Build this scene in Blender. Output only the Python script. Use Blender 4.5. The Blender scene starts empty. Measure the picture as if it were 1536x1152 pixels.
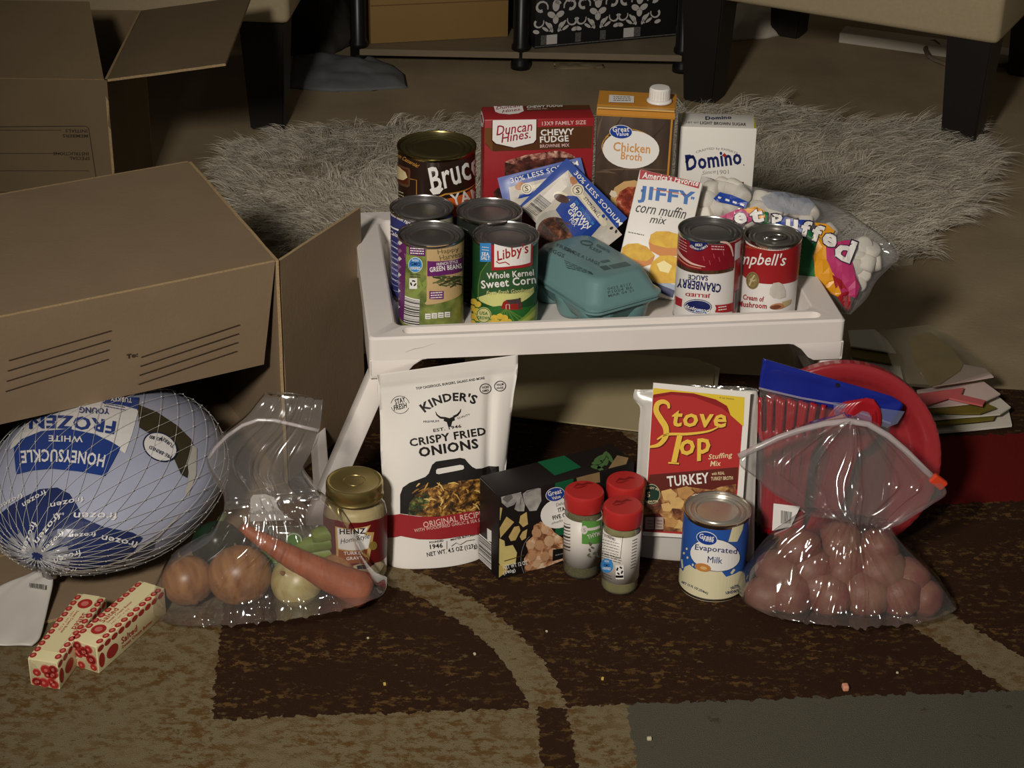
import bpy, bmesh, math, random
import numpy as np
from mathutils import Vector, Matrix, noise as mn

# ------------------------------------------------------------------ camera
F = 2885.0                      # focal length in pixels of the 1536x1152 frame
PITCH, ROLL, CZ = math.radians(28), 0.02, 1.217
scene = bpy.context.scene
col = scene.collection
cd = bpy.data.cameras.new('camera'); cd.sensor_width = 36; cd.lens = F / 1536 * 36
cam = bpy.data.objects.new('camera', cd); col.objects.link(cam)
_r = Vector((1, 0, 0)); _f = Vector((0, math.cos(PITCH), -math.sin(PITCH))); _u = _r.cross(_f)
_c, _s = math.cos(ROLL), math.sin(ROLL)
_r2 = _r * _c + _u * _s; _u2 = _u * _c - _r * _s
_r2 = _r * _c - _u * (-_s) if False else _r * _c + _u * _s
cam.matrix_world = Matrix(((_r2.x, _u2.x, -_f.x, 0), (_r2.y, _u2.y, -_f.y, 0), (_r2.z, _u2.z, -_f.z, CZ), (0, 0, 0, 1)))
scene.camera = cam
# ------------------------------------------------------------------ world, lamp, exposure
w = bpy.data.worlds.new('room_ambient'); scene.world = w; w.use_nodes = True
w.node_tree.nodes['Background'].inputs[0].default_value = (1.0, 0.90, 0.76, 1)
w.node_tree.nodes['Background'].inputs[1].default_value = 0.060
ld = bpy.data.lights.new('lamp', 'SPOT'); ld.energy = 222; ld.color = (1.0, 0.925, 0.83)
ld.spot_size = math.radians(56); ld.spot_blend = 1.0; ld.shadow_soft_size = 0.13
lo = bpy.data.objects.new('lamp', ld); col.objects.link(lo); lo.location = (-0.58, -0.15, 1.64)
lo.rotation_euler = (Vector((0.20, 2.22, 0.12)) - lo.location).to_track_quat('-Z', 'Y').to_euler()
vs = scene.view_settings
vs.view_transform = 'Standard'; vs.look = 'None'; vs.exposure = 0.0; vs.gamma = 1.0; vs.use_curve_mapping = False

# ------------------------------------------------------------------ geometry helpers
def ray(px, py):
    a = (px - 768) / F; b = -(py - 576) / F
    x = a * _c - b * _s; y = a * _s + b * _c
    return Vector((x, math.cos(PITCH) + y * math.sin(PITCH), -math.sin(PITCH) + y * math.cos(PITCH)))
EYE = Vector((0, 0, CZ))
def G(px, py, z=0.0):
    d = ray(px, py); return EYE + d * ((z - CZ) / d.z)
def YP(px, py, Y):
    d = ray(px, py); return EYE + d * (Y / d.y)
def lin(c):
    out = []
    for v in c[:3]:
        v = v / 255.0
        out.append(v / 12.92 if v <= 0.04045 else ((v + 0.055) / 1.055) ** 2.4)
    return (*out, 1)
def smooth01(t): t = max(0, min(1, t)); return t * t * (3 - 2 * t)

_mats = {}
def M(name, rgb, rough=0.5, metal=0.0, spec=0.4, var=0.0, vscale=30, bump=0.0, bscale=200, coat=0.0, rgb2=None, sheen=0, stretch=None, detail=4):
    if name in _mats: return _mats[name]
    m = bpy.data.materials.new(name); m.use_nodes = True
    nt = m.node_tree; b = nt.nodes['Principled BSDF']; L = nt.links
    b.inputs['Base Color'].default_value = lin(rgb); b.inputs['Roughness'].default_value = rough
    b.inputs['Metallic'].default_value = metal; b.inputs['Specular IOR Level'].default_value = spec
    b.inputs['Coat Weight'].default_value = coat
    if sheen: b.inputs['Sheen Weight'].default_value = sheen
    if var or bump:
        tc = nt.nodes.new('ShaderNodeTexCoord'); src = tc.outputs['Object']
        if stretch:
            mp = nt.nodes.new('ShaderNodeMapping'); mp.inputs['Scale'].default_value = stretch
            L.new(src, mp.inputs[0]); src = mp.outputs[0]
    if var:
        n = nt.nodes.new('ShaderNodeTexNoise'); n.inputs['Scale'].default_value = vscale; n.inputs['Detail'].default_value = detail
        L.new(src, n.inputs['Vector'])
        r = nt.nodes.new('ShaderNodeValToRGB'); L.new(n.outputs['Fac'], r.inputs[0])
        a = lin(rgb); c2 = lin(rgb2) if rgb2 else tuple(v * (1 - var) for v in a[:3]) + (1,)
        r.color_ramp.elements[0].position = 0.5 - 0.25; r.color_ramp.elements[1].position = 0.5 + 0.2
        r.color_ramp.elements[0].color = c2; r.color_ramp.elements[1].color = a
        L.new(r.outputs[0], b.inputs['Base Color'])
    if bump:
        n2 = nt.nodes.new('ShaderNodeTexNoise'); n2.inputs['Scale'].default_value = bscale; n2.inputs['Detail'].default_value = 3
        L.new(src, n2.inputs['Vector'])
        bp = nt.nodes.new('ShaderNodeBump'); bp.inputs['Strength'].default_value = bump; bp.inputs['Distance'].default_value = 0.002
        L.new(n2.outputs['Fac'], bp.inputs['Height']); L.new(bp.outputs[0], b.inputs['Normal'])
    _mats[name] = m; return m
def Mfood(name, cols, scale=120, rough=0.5, voro=True, pos=None):
    """printed food picture: cell and noise mottling between a few colours"""
    if name in _mats: return _mats[name]
    m = bpy.data.materials.new(name); m.use_nodes = True
    nt = m.node_tree; b = nt.nodes['Principled BSDF']; L = nt.links; b.inputs['Roughness'].default_value = rough
    tc = nt.nodes.new('ShaderNodeTexCoord')
    n = nt.nodes.new('ShaderNodeTexNoise'); n.inputs['Scale'].default_value = scale; n.inputs['Detail'].default_value = 5; n.inputs['Roughness'].default_value = .65
    n.inputs['Distortion'].default_value = 1.2
    L.new(tc.outputs['Object'], n.inputs['Vector']); fac = n.outputs['Fac']
    if voro:
        v = nt.nodes.new('ShaderNodeTexVoronoi'); v.inputs['Scale'].default_value = scale * .8
        L.new(tc.outputs['Object'], v.inputs['Vector'])
        mx = nt.nodes.new('ShaderNodeMath'); mx.operation = 'MULTIPLY_ADD'; mx.inputs[1].default_value = -.45
        L.new(v.outputs['Distance'], mx.inputs[0])
        ad = nt.nodes.new('ShaderNodeMath'); ad.operation = 'ADD'; ad.inputs[1].default_value = .16
        L.new(fac, ad.inputs[0]); L.new(ad.outputs[0], mx.inputs[2]); fac = mx.outputs[0]
    r = nt.nodes.new('ShaderNodeValToRGB'); L.new(fac, r.inputs[0]); el = r.color_ramp.elements
    k = len(cols)
    while len(el) < k: el.new(.5)
    for i, c in enumerate(cols):
        el[i].position = pos[i] if pos else .3 + .4 * i / (k - 1); el[i].color = lin(c)
    L.new(r.outputs[0], b.inputs['Base Color'])
    _mats[name] = m; return m
def film(name, haze=0.07, tint=(255, 255, 255), rough=0.09, k=2.4, bump=0.0, bscale=60):
    """thin clear plastic film: transparent, fresnel gloss, a little milky haze"""
    if name in _mats: return _mats[name]
    m = bpy.data.materials.new(name); m.use_nodes = True; nt = m.node_tree; L = nt.links
    nt.nodes.remove(nt.nodes['Principled BSDF']); out = nt.nodes['Material Output']
    tr = nt.nodes.new('ShaderNodeBsdfTransparent'); tr.inputs[0].default_value = (.97, .97, .97, 1)
    gl = nt.nodes.new('ShaderNodeBsdfGlossy'); gl.inputs['Roughness'].default_value = rough
    df = nt.nodes.new('ShaderNodeBsdfDiffuse'); df.inputs[0].default_value = lin(tint)
    fr = nt.nodes.new('ShaderNodeLayerWeight'); fr.inputs[0].default_value = .5
    pw = nt.nodes.new('ShaderNodeMath'); pw.operation = 'POWER'; pw.inputs[1].default_value = 4.0; L.new(fr.outputs['Facing'], pw.inputs[0])
    mu = nt.nodes.new('ShaderNodeMath'); mu.operation = 'MULTIPLY_ADD'; mu.inputs[1].default_value = .9; mu.inputs[2].default_value = .04 * k; mu.use_clamp = True
    L.new(pw.outputs[0], mu.inputs[0])
    m1 = nt.nodes.new('ShaderNodeMixShader'); m1.inputs[0].default_value = haze; L.new(tr.outputs[0], m1.inputs[1]); L.new(df.outputs[0], m1.inputs[2])
    m2 = nt.nodes.new('ShaderNodeMixShader'); L.new(mu.outputs[0], m2.inputs[0]); L.new(m1.outputs[0], m2.inputs[1]); L.new(gl.outputs[0], m2.inputs[2])
    if bump:
        tc = nt.nodes.new('ShaderNodeTexCoord'); n = nt.nodes.new('ShaderNodeTexNoise'); n.inputs['Scale'].default_value = bscale; n.inputs['Detail'].default_value = 2
        L.new(tc.outputs['Object'], n.inputs['Vector'])
        bp = nt.nodes.new('ShaderNodeBump'); bp.inputs['Strength'].default_value = bump; bp.inputs['Distance'].default_value = .004
        L.new(n.outputs['Fac'], bp.inputs['Height']); L.new(bp.outputs[0], gl.inputs['Normal'])
    L.new(m2.outputs[0], out.inputs[0])
    _mats[name] = m; return m

def tag(o, label=None, cat=None, group=None, kind=None):
    if label: o['label'] = label
    if cat: o['category'] = cat
    if group: o['group'] = group
    if kind: o['kind'] = kind
    return o
def thing(name, loc, label, cat, group=None):
    o = bpy.data.objects.new(name, None); o.empty_display_size = .02; col.objects.link(o); o.location = loc
    return tag(o, label, cat, group)
def obj(name, V, Fc, mat, parent=None, smooth=False, fm=None, loc=None):
    me = bpy.data.meshes.new(name)
    me.from_pydata([tuple(v) for v in V], [], [tuple(f) for f in Fc])
    for m in (mat if isinstance(mat, (list, tuple)) else [mat]): me.materials.append(m)
    if fm is not None: me.polygons.foreach_set('material_index', fm)
    if smooth: me.polygons.foreach_set('use_smooth', [True] * len(me.polygons))
    me.update()
    o = bpy.data.objects.new(name, me); col.objects.link(o)
    if parent: o.parent = parent
    if loc is not None: o.location = loc
    return o
def obj_bm(name, bm, mat, parent=None, smooth=False, loc=None):
    bmesh.ops.recalc_face_normals(bm, faces=bm.faces)
    me = bpy.data.meshes.new(name); bm.to_mesh(me); bm.free()
    for m in (mat if isinstance(mat, (list, tuple)) else [mat]): me.materials.append(m)
    if smooth: me.polygons.foreach_set('use_smooth', [True] * len(me.polygons))
    o = bpy.data.objects.new(name, me); col.objects.link(o)
    if parent: o.parent = parent
    if loc is not None: o.location = loc
    return o
def autosmooth(o, ang=40):
    me = o.data
    me.polygons.foreach_set('use_smooth', [True] * len(me.polygons))
    bm = bmesh.new(); bm.from_mesh(me)
    for e in bm.edges:
        if len(e.link_faces) == 2 and e.calc_face_angle(0) > math.radians(ang): e.smooth = False
    bm.to_mesh(me); bm.free(); return o
def lathe(prof, seg=48, c=(0, 0, 0), caps=True):
    V, Fc = [], []
    for r, z in prof:
        for i in range(seg):
            a = 2 * math.pi * i / seg; V.append((c[0] + r * math.cos(a), c[1] + r * math.sin(a), c[2] + z))
    for k in range(len(prof) - 1):
        for i in range(seg):
            j = (i + 1) % seg; Fc.append((k * seg + i, k * seg + j, (k + 1) * seg + j, (k + 1) * seg + i))
    if caps:
        Fc.append(tuple(reversed(range(seg)))); Fc.append(tuple(range((len(prof) - 1) * seg, len(prof) * seg)))
    return V, Fc
def xform(V, mat): return [mat @ Vector(v) for v in V]
def bevbox(dx, dy, dz, b=.002, seg=2, c=(0, 0, 0), mat=None):
    """bevelled box, c = centre of the bottom; returns bmesh"""
    bm = bmesh.new(); bmesh.ops.create_cube(bm, size=1)
    for v in bm.verts: v.co = Vector((v.co.x * dx + c[0], v.co.y * dy + c[1], (v.co.z + .5) * dz + c[2]))
    if b: bmesh.ops.bevel(bm, geom=list(bm.edges), offset=b, segments=seg, affect='EDGES', profile=.5)
    if mat is not None: bm.transform(mat)
    return bm
def prism(pts, d0, d1, place, bev=0):
    """polygon pts (a,b) extruded from depth d0 to d1; place(a,b,d) -> xyz"""
    n = len(pts); V = [place(a, b, d0) for a, b in pts] + [place(a, b, d1) for a, b in pts]
    Fc = [tuple(range(n)), tuple(reversed(range(n, 2 * n)))] + [(i, i + n, (i + 1) % n + n, (i + 1) % n) for i in range(n)]
    bm = bmesh.new(); vs_ = [bm.verts.new(v) for v in V]
    for f in Fc: bm.faces.new([vs_[i] for i in f])
    bmesh.ops.recalc_face_normals(bm, faces=bm.faces)
    if bev: bmesh.ops.bevel(bm, geom=list(bm.edges), offset=bev, segments=2, affect='EDGES', profile=.5)
    return bm
def tube(pts, r, n=8, closed=False, caps=True):
    pts = [Vector(p) for p in pts]; V, Fc = [], []; N = len(pts); up = None
    for i, p in enumerate(pts):
        a = pts[(i - 1) % N] if (i > 0 or closed) else p; b = pts[(i + 1) % N] if (i < N - 1 or closed) else p
        t = (b - a).normalized()
        if up is None: up = t.orthogonal().normalized()
        up = (up - t * up.dot(t)).normalized(); s = t.cross(up)
        rr = r[i] if isinstance(r, (list, tuple)) else r
        for k in range(n):
            q = 2 * math.pi * k / n; V.append(p + (up * math.cos(q) + s * math.sin(q)) * rr)
    for i in range(N if closed else N - 1):
        for k in range(n):
            k2 = (k + 1) % n; i2 = (i + 1) % N
            Fc.append((i * n + k, i * n + k2, i2 * n + k2, i2 * n + k))
    if caps and not closed: Fc.append(tuple(reversed(range(n)))); Fc.append(tuple(range((N - 1) * n, N * n)))
    return V, Fc
def join(parts):
    V, Fc = [], []
    for v, f in parts:
        o = len(V); V += list(v); Fc += [tuple(i + o for i in q) for q in f]
    return V, Fc
def rotz(a): return Matrix.Rotation(math.radians(a), 4, 'Z')

# ------------------------------------------------------------------ printed art that follows a surface
class Plane:
    def __init__(s, O, U, V, disp=None, step=None, clip=None):
        s.clip = clip
        s.O, s.U, s.V = Vector(O), Vector(U).normalized(), Vector(V).normalized(); s.N = s.U.cross(s.V).normalized()
        if s.N.dot(EYE - s.O) < 0: s.N = -s.N
        s.disp = disp; s.step = (step, step) if step else (None, None)
    def uv(s, px, py):
        d = ray(px, py); t = (s.O - EYE).dot(s.N) / d.dot(s.N); p = EYE + d * t - s.O
        u, v = p.dot(s.U), p.dot(s.V)
        if s.clip: u = max(.0006, min(s.clip[0] - .0006, u)); v = max(.0006, min(s.clip[1] - .0006, v))
        return (u, v)
    def pos(s, u, v, off):
        return s.O + s.U * u + s.V * v + s.N * (off + (s.disp(u, v) if s.disp else 0))
class Cyl:
    def __init__(s, C, r, stepdeg=6, lean=(0, 0)):
        s.C, s.r = Vector(C), r; s.step = (r * math.radians(stepdeg), None); s.lean = lean
    def uv(s, px, py):
        d = ray(px, py); ox, oy = EYE.x - s.C.x, EYE.y - s.C.y
        a = d.x ** 2 + d.y ** 2; b = 2 * (ox * d.x + oy * d.y); c = ox * ox + oy * oy - s.r ** 2
        D = max(0, b * b - 4 * a * c); t = (-b - math.sqrt(D)) / (2 * a); p = EYE + d * t
        return (math.atan2(p.x - s.C.x, -(p.y - s.C.y)) * s.r, p.z - s.C.z)
    def pos(s, u, v, off):
        a = u / s.r; R = s.r + off
        return s.C + Vector((R * math.sin(a), -R * math.cos(a), v))
_tc = {}
def text_mesh(t, bold=0.0, shear=0.0):
    key = (t, bold, shear)
    if key in _tc: return _tc[key]
    cu = bpy.data.curves.new('lettering', 'FONT'); cu.body = t; cu.resolution_u = 2; cu.offset = bold * .45; cu.shear = shear; cu.space_character = 1 + bold * 1.4
    o = bpy.data.objects.new('lettering', cu); col.objects.link(o)
    me = bpy.data.meshes.new_from_object(o.evaluated_get(bpy.context.evaluated_depsgraph_get()))
    n = len(me.vertices); a = np.zeros(n * 3); me.vertices.foreach_get('co', a); a = a.reshape(-1, 3)[:, :2]
    Fc = [tuple(p.vertices) for p in me.polygons]
    lo_, hi = a.min(0), a.max(0); a = (a - lo_) / np.maximum(hi - lo_, 1e-6)
    bpy.data.objects.remove(o); bpy.data.curves.remove(cu); bpy.data.meshes.remove(me)
    _tc[key] = (a.tolist(), Fc); return _tc[key]
LAY = 0.00022
class Art:
    def __init__(s, surf, parent, name='printed_artwork'):
        s.S, s.parent, s.name = surf, parent, name; s.V, s.Fc, s.fm, s.mats = [], [], [], []
        s.o = Vector(parent.location)
    def _emit(s, pts, faces, mat, l):
        S = s.S; bm = bmesh.new(); vs_ = [bm.verts.new((p[0], p[1], 0)) for p in pts]
        for f in faces:
            try: bm.faces.new([vs_[i] for i in f])
            except ValueError: pass
        if not bm.faces: bm.free(); return
        if any(len(f.verts) > 4 for f in bm.faces) : bmesh.ops.triangulate(bm, faces=[f for f in bm.faces if len(f.verts) > 4])
        for ax in (0, 1):
            st = S.step[ax]
            if not st: continue
            c = [v.co[ax] for v in bm.verts]; a, b = min(c), max(c); k = math.ceil(a / st + 1e-6)
            while k * st < b - 1e-6:
                co = Vector((0, 0, 0)); co[ax] = k * st; no = Vector((0, 0, 0)); no[ax] = 1
                bmesh.ops.bisect_plane(bm, geom=list(bm.verts) + list(bm.edges) + list(bm.faces), plane_co=co, plane_no=no, dist=1e-7)
                k += 1
        if mat not in s.mats: s.mats.append(mat)
        mi = s.mats.index(mat); o = len(s.V); bm.verts.index_update()
        for v in bm.verts: s.V.append(S.pos(v.co.x, v.co.y, l * LAY) - s.o)
        for f in bm.faces: s.Fc.append([v.index + o for v in f.verts]); s.fm.append(mi)
        bm.free()
    def poly(s, px, mat, l=1):
        s._emit([s.S.uv(*p) for p in px], [tuple(range(len(px)))], mat, l); return s
    def polyuv(s, pts, mat, l=1): s._emit(pts, [tuple(range(len(pts)))], mat, l); return s
    def rect(s, x0, y0, x1, y1, mat, l=1): return s.poly([(x0, y0), (x1, y0), (x1, y1), (x0, y1)], mat, l)
    def ell(s, cx, cy, rx, ry, mat, l=1, rot=0, n=28):
        c, q = math.cos(math.radians(rot)), math.sin(math.radians(rot))
        return s.poly([(cx + rx * math.cos(t) * c - ry * math.sin(t) * q, cy + rx * math.cos(t) * q + ry * math.sin(t) * c) for t in [2 * math.pi * i / n for i in range(n)]], mat, l)
    def ring(s, cx, cy, rx, ry, wd, mat, l=1, n=32, a0=0, a1=360, rot=0):
        c, q = math.cos(math.radians(rot)), math.sin(math.radians(rot)); P = []
        for i in range(n + 1):
            t = math.radians(a0 + (a1 - a0) * i / n)
            for k in (0, 1):
                x, y = (rx - wd * k) * math.cos(t), (ry - wd * k) * math.sin(t); P.append(s.S.uv(cx + x * c - y * q, cy + x * q + y * c))
        s._emit(P, [(2 * i, 2 * i + 1, 2 * i + 3, 2 * i + 2) for i in range(n)], mat, l); return s
    def line(s, pts, wd, mat, l=2):
        """polyline of px width wd (number or list)"""
        P = []; n = len(pts)
        for i in range(n):
            a = pts[max(0, i - 1)]; b = pts[min(n - 1, i + 1)]; dx, dy = b[0] - a[0], b[1] - a[1]; L = math.hypot(dx, dy) or 1
            h = (wd[i] if isinstance(wd, (list, tuple)) else wd) / 2
            P.append(s.S.uv(pts[i][0] - dy / L * h, pts[i][1] + dx / L * h)); P.append(s.S.uv(pts[i][0] + dy / L * h, pts[i][1] - dx / L * h))
        s._emit(P, [(2 * i, 2 * i + 1, 2 * i + 3, 2 * i + 2) for i in range(n - 1)], mat, l); return s
    def curve(s, pts, wd, mat, l=2, k=5):
        n = len(pts); P, W = [], []
        for i in range(n - 1):
            p0, p1, p2, p3 = pts[max(0, i - 1)], pts[i], pts[i + 1], pts[min(n - 1, i + 2)]
            for j in range(k + (i == n - 2)):
                f = j / k; P.append(tuple(.5 * (2 * p1[c] + (p2[c] - p0[c]) * f + (2 * p0[c] - 5 * p1[c] + 4 * p2[c] - p3[c]) * f * f + (3 * p1[c] - p0[c] - 3 * p2[c] + p3[c]) * f ** 3) for c in (0, 1)))
                W.append(wd[i] + (wd[i + 1] - wd[i]) * f if isinstance(wd, (list, tuple)) else wd)
        return s.line(P, W, mat, l)
    def text(s, t, x0, y0, x1, y1, h, mat, l=4, bold=0.0, shear=0.0, arc=0.0):
        """glyph box: baseline start, baseline end, height, all in photograph pixels; arc = bow of the baseline in px"""
        a, Fc = text_mesh(t, bold, shear); dx, dy = x1 - x0, y1 - y0; L = math.hypot(dx, dy); ux, uy = dy / L, -dx / L
        pts = []
        for x, y in a:
            k = arc * 4 * x * (1 - x); hh = y * h + k
            # lean the glyph with the arc
            sl = arc * 4 * (1 - 2 * x) / L * y * h
            pts.append(s.S.uv(x0 + dx * x + ux * hh - sl * dx / L, y0 + dy * x + uy * hh - sl * dy / L))
        s._emit(pts, Fc, mat, l); return s
    def lines(s, x0, y0, x1, y1, n, mat, l=3, dxy=(0, 6), wd=1.2, seed=0):
        """rows of tiny unreadable print as short dashes"""
        R = random.Random(seed)
        for i in range(n):
            ox, oy = dxy[0] * i, dxy[1] * i; t = 0
            while t < 1:
                e = min(1, t + R.uniform(.08, .25)); s.line([(x0 + ox + (x1 - x0) * t, y0 + oy + (y1 - y0) * t), (x0 + ox + (x1 - x0) * e, y0 + oy + (y1 - y0) * e)], wd, mat, l); t = e + .04
        return s
    def barcode(s, p0, p1, p2, p3, dark, light, l=2, n=26, seed=1, across=True):
        """quad p0 p1 p2 p3 (px); bars run from the p0-p1 edge to the p3-p2 edge"""
        R = random.Random(seed); s.poly([p0, p1, p2, p3], light, l); t = .05
        lp = lambda a, b, k: (a[0] + (b[0] - a[0]) * k, a[1] + (b[1] - a[1]) * k)
        while t < .93:
            e = t + R.choice((.012, .02, .03, .045)); s.poly([lp(p0, p1, t), lp(p0, p1, e), lp(p3, p2, e), lp(p3, p2, t)], dark, l + 1); t = e + R.choice((.012, .02, .035))
        return s
    def build(s):
        if not s.V: return None
        o = obj(s.name, s.V, s.Fc, s.mats, s.parent, fm=s.fm)
        for want in ('paper_label', 'cap', 'carton', 'pouch_film', 'foil_packet', 'card_panel', 'turkey_body', 'address_flap', 'front_panel', 'header_card', 'sleeve_film', 'bag_film', 'tray_top', 'lid', 'glass'):
            hit = [c for c in s.parent.children if c.name.split('.')[0] == want]
            if hit and hit[0].location.length < 1e-9 and s.name not in ('embossed_mark',) or hit and want == 'cap': o.parent = hit[0]; break
        return o

# shared colours (albedo)
WHITE = M('white_print', (236, 233, 228), .45); BLACK = M('black_print', (22, 20, 20), .45); RED = M('red_print', (166, 38, 44), .4)
BLUE = M('blue_print', (30, 64, 150), .4); NAVY = M('navy_print', (24, 34, 92), .4); GREYP = M('grey_print', (130, 128, 126), .5)
GREEN = M('green_print', (28, 92, 48), .4); YELLOW = M('yellow_print', (232, 200, 62), .4); CREAM = M('cream_print', (226, 214, 178), .45)
PURPLE = M('purple_print', (104, 38, 104), .4); GOLD = M('gold_print', (196, 142, 62), .4); ORANGE = M('orange_print', (214, 108, 40), .4)
BROWN = M('brown_print', (88, 58, 34), .4); SKY = M('sky_blue_print', (60, 138, 204), .4); TINY = M('small_print', (70, 66, 66), .5)
TIN = M('tin_metal', (196, 194, 190), .26, 1.0, bump=.03, bscale=90); TIN_D = M('dark_tin_lid', (112, 109, 106), .3, .6, spec=.6, var=.2, vscale=18)
# ------------------------------------------------------------------ the setting
def quad_slab(name, P, z0, z1, mat, kind=None, parent=None):
    n = len(P); V = [(p[0], p[1], z0) for p in P] + [(p[0], p[1], z1) for p in P]
    o = obj(name, V, [tuple(reversed(range(n))), tuple(range(n, 2 * n))] + [(i, (i + 1) % n, (i + 1) % n + n, i + n) for i in range(n)], mat, parent)
    if kind: o['kind'] = kind
    return o
m_floor = M('worn_beige_floor', (160, 143, 114), .75, var=.22, vscale=7, bump=.25, bscale=160, rgb2=(138, 121, 94), detail=8)
quad_slab('floor', [(-2.4, -1.2), (2.4, -1.2), (2.4, 4.6), (-2.4, 4.6)], -.03, -.006, m_floor, 'structure')
m_wall = M('dim_painted_wall', (150, 140, 124), .8, var=.06, vscale=5)
quad_slab('wall_back', [(-2.4, 4.35), (2.4, 4.35), (2.4, 4.45), (-2.4, 4.45)], -.006, 2.4, m_wall, 'structure')
quad_slab('baseboard_back', [(-2.4, 4.335), (2.4, 4.335), (2.4, 4.35), (-2.4, 4.35)], -.006, .08, M('white_baseboard', (214, 206, 192), .5, var=.1, vscale=9), 'structure')

# patterned area rug: colour fields from half planes with frayed, noisy borders
def rug_material():
    m = bpy.data.materials.new('patterned_rug_pile'); m.use_nodes = True; nt = m.node_tree; L = nt.links; N = nt.nodes
    bs = N['Principled BSDF']; bs.inputs['Roughness'].default_value = .95; bs.inputs['Specular IOR Level'].default_value = .1
    bs.inputs['Sheen Weight'].default_value = 0
    geo = N.new('ShaderNodeNewGeometry'); sep = N.new('ShaderNodeSeparateXYZ')
    nz = N.new('ShaderNodeTexNoise'); nz.inputs['Scale'].default_value = 120; nz.inputs['Detail'].default_value = 8; L.new(geo.outputs['Position'], nz.inputs['Vector'])
    su = N.new('ShaderNodeVectorMath'); su.operation = 'SUBTRACT'; su.inputs[1].default_value = (.5, .5, .5); L.new(nz.outputs['Color'], su.inputs[0])
    sc = N.new('ShaderNodeVectorMath'); sc.operation = 'SCALE'; sc.inputs['Scale'].default_value = .020; L.new(su.outputs[0], sc.inputs[0])
    ad = N.new('ShaderNodeVectorMath'); ad.operation = 'ADD'; L.new(geo.outputs['Position'], ad.inputs[0]); L.new(sc.outputs[0], ad.inputs[1])
    L.new(ad.outputs[0], sep.inputs[0]); X, Y = sep.outputs[0], sep.outputs[1]
    def mth(op, a, b=None, c=None):
        n = N.new('ShaderNodeMath'); n.operation = op
        for i, v in enumerate((a, b, c)):
            if v is None: continue
            if isinstance(v, (int, float)): n.inputs[i].default_value = v
            else: L.new(v, n.inputs[i])
        return n.outputs[0]
    def half(p, q):            # mask of the left side of the ground line p -> q
        (x0, y0), (x1, y1) = p, q; A = -(y1 - y0); B = x1 - x0; C = -(A * x0 + B * y0)
        return mth('GREATER_THAN', mth('ADD', mth('MULTIPLY', X, A), mth('MULTIPLY_ADD', Y, B, C)), 0)
    def mul(*a):
        r = a[0]
        for q in a[1:]: r = mth('MULTIPLY', r, q)
        return r
    def inv(a): return mth('SUBTRACT', 1, a)
    def noise_mask(scale, thr, sx=1, sy=1, det=6, seed=0, w_=.03):
        mp = N.new('ShaderNodeMapping'); mp.inputs['Scale'].default_value = (sx, sy, 1); mp.inputs['Location'].default_value = (seed, seed * 2.3, 0)
        L.new(geo.outputs['Position'], mp.inputs[0])
        n = N.new('ShaderNodeTexNoise'); n.inputs['Scale'].default_value = scale; n.inputs['Detail'].default_value = det; n.inputs['Roughness'].default_value = .7
        L.new(mp.outputs[0], n.inputs['Vector'])
        mr = N.new('ShaderNodeMapRange'); mr.inputs['From Min'].default_value = thr - w_; mr.inputs['From Max'].default_value = thr + w_; L.new(n.outputs['Fac'], mr.inputs['Value'])
        return mr.outputs[0]
    def over(base, mask, color):
        mx = N.new('ShaderNodeMix'); mx.data_type = 'RGBA'; L.new(mask, mx.inputs[0])
        for s_, v in ((6, base), (7, color)):
            if isinstance(v, tuple): mx.inputs[s_].default_value = v
            else: L.new(v, mx.inputs[s_])
        return mx.outputs[2]
    g = lambda x, y: tuple(G(x, y))[:2]
    DK = lin((52, 33, 21)); TAN = lin((124, 111, 84)); ORG = lin((100, 74, 40)); GRY = lin((88, 84, 72)); RD = lin((104, 24, 22)); OL = lin((96, 80, 50))
    # dark field with rust and olive flecks gathered in streaks
    streak = noise_mask(9, .52, .6, 2.2, 3, 3.1, .08)
    c = over(DK, mul(noise_mask(80, .55, .9, 1.4, 8, 1.7, .02), streak), ORG)
    c = over(c, mul(noise_mask(75, .61, 1, 1.4, 6, 5.2), noise_mask(12, .5, 1, 2, 3, 9.4, .06)), OL)
    tanc = over(TAN, mul(noise_mask(75, .52, .8, 1.2, 8, 2.2, .05), noise_mask(7, .44, 1, 1, 2, 7.7, .1)), ORG)
    tanc = over(tanc, noise_mask(90, .62, 1, 1, 4, 4.2), OL)
    # left and bottom tan fields
    left = half(g(318, 1078), g(335, 905)); low = half(g(905, 1058), g(300, 1080))
    right_end = half(g(812, 1060), g(800, 1152))
    c = over(c, left, tanc)
    c = over(c, mul(low, inv(right_end)) if False else mul(low, half(g(812, 1150), g(806, 1060))), tanc)
    # curved stripe
    P = [Vector(g(610, 870)), Vector(g(745, 950)), Vector(g(822, 1062))]
    ax, ay = P[0]; bx, by = P[1]; cx, cy = P[2]
    d_ = 2 * (ax * (by - cy) + bx * (cy - ay) + cx * (ay - by))
    ux = ((ax * ax + ay * ay) * (by - cy) + (bx * bx + by * by) * (cy - ay) + (cx * cx + cy * cy) * (ay - by)) / d_
    uy = ((ax * ax + ay * ay) * (cx - bx) + (bx * bx + by * by) * (ax - cx) + (cx * cx + cy * cy) * (bx - ax)) / d_
    R = math.hypot(ax - ux, ay - uy)
    dist = mth('SQRT', mth('ADD', mth('POWER', mth('SUBTRACT', X, ux), 2), mth('POWER', mth('SUBTRACT', Y, uy), 2)))
    arc = mth('LESS_THAN', mth('ABSOLUTE', mth('SUBTRACT', dist, R)), .0195)
    c = over(c, mul(arc, inv(low), half(g(560, 800), g(640, 1000))) if False else mul(arc, inv(low)), tanc)
    # right diagonal stripe
    st = mul(half(g(1548, 1010), g(1330, 880)), half(g(1330, 930), g(1548, 1072))) if False else mul(half(g(1640, 1050), g(1400, 905)), half(g(1370, 940), g(1560, 1066)))
    c = over(c, mul(st, inv(low)), tanc)
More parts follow.
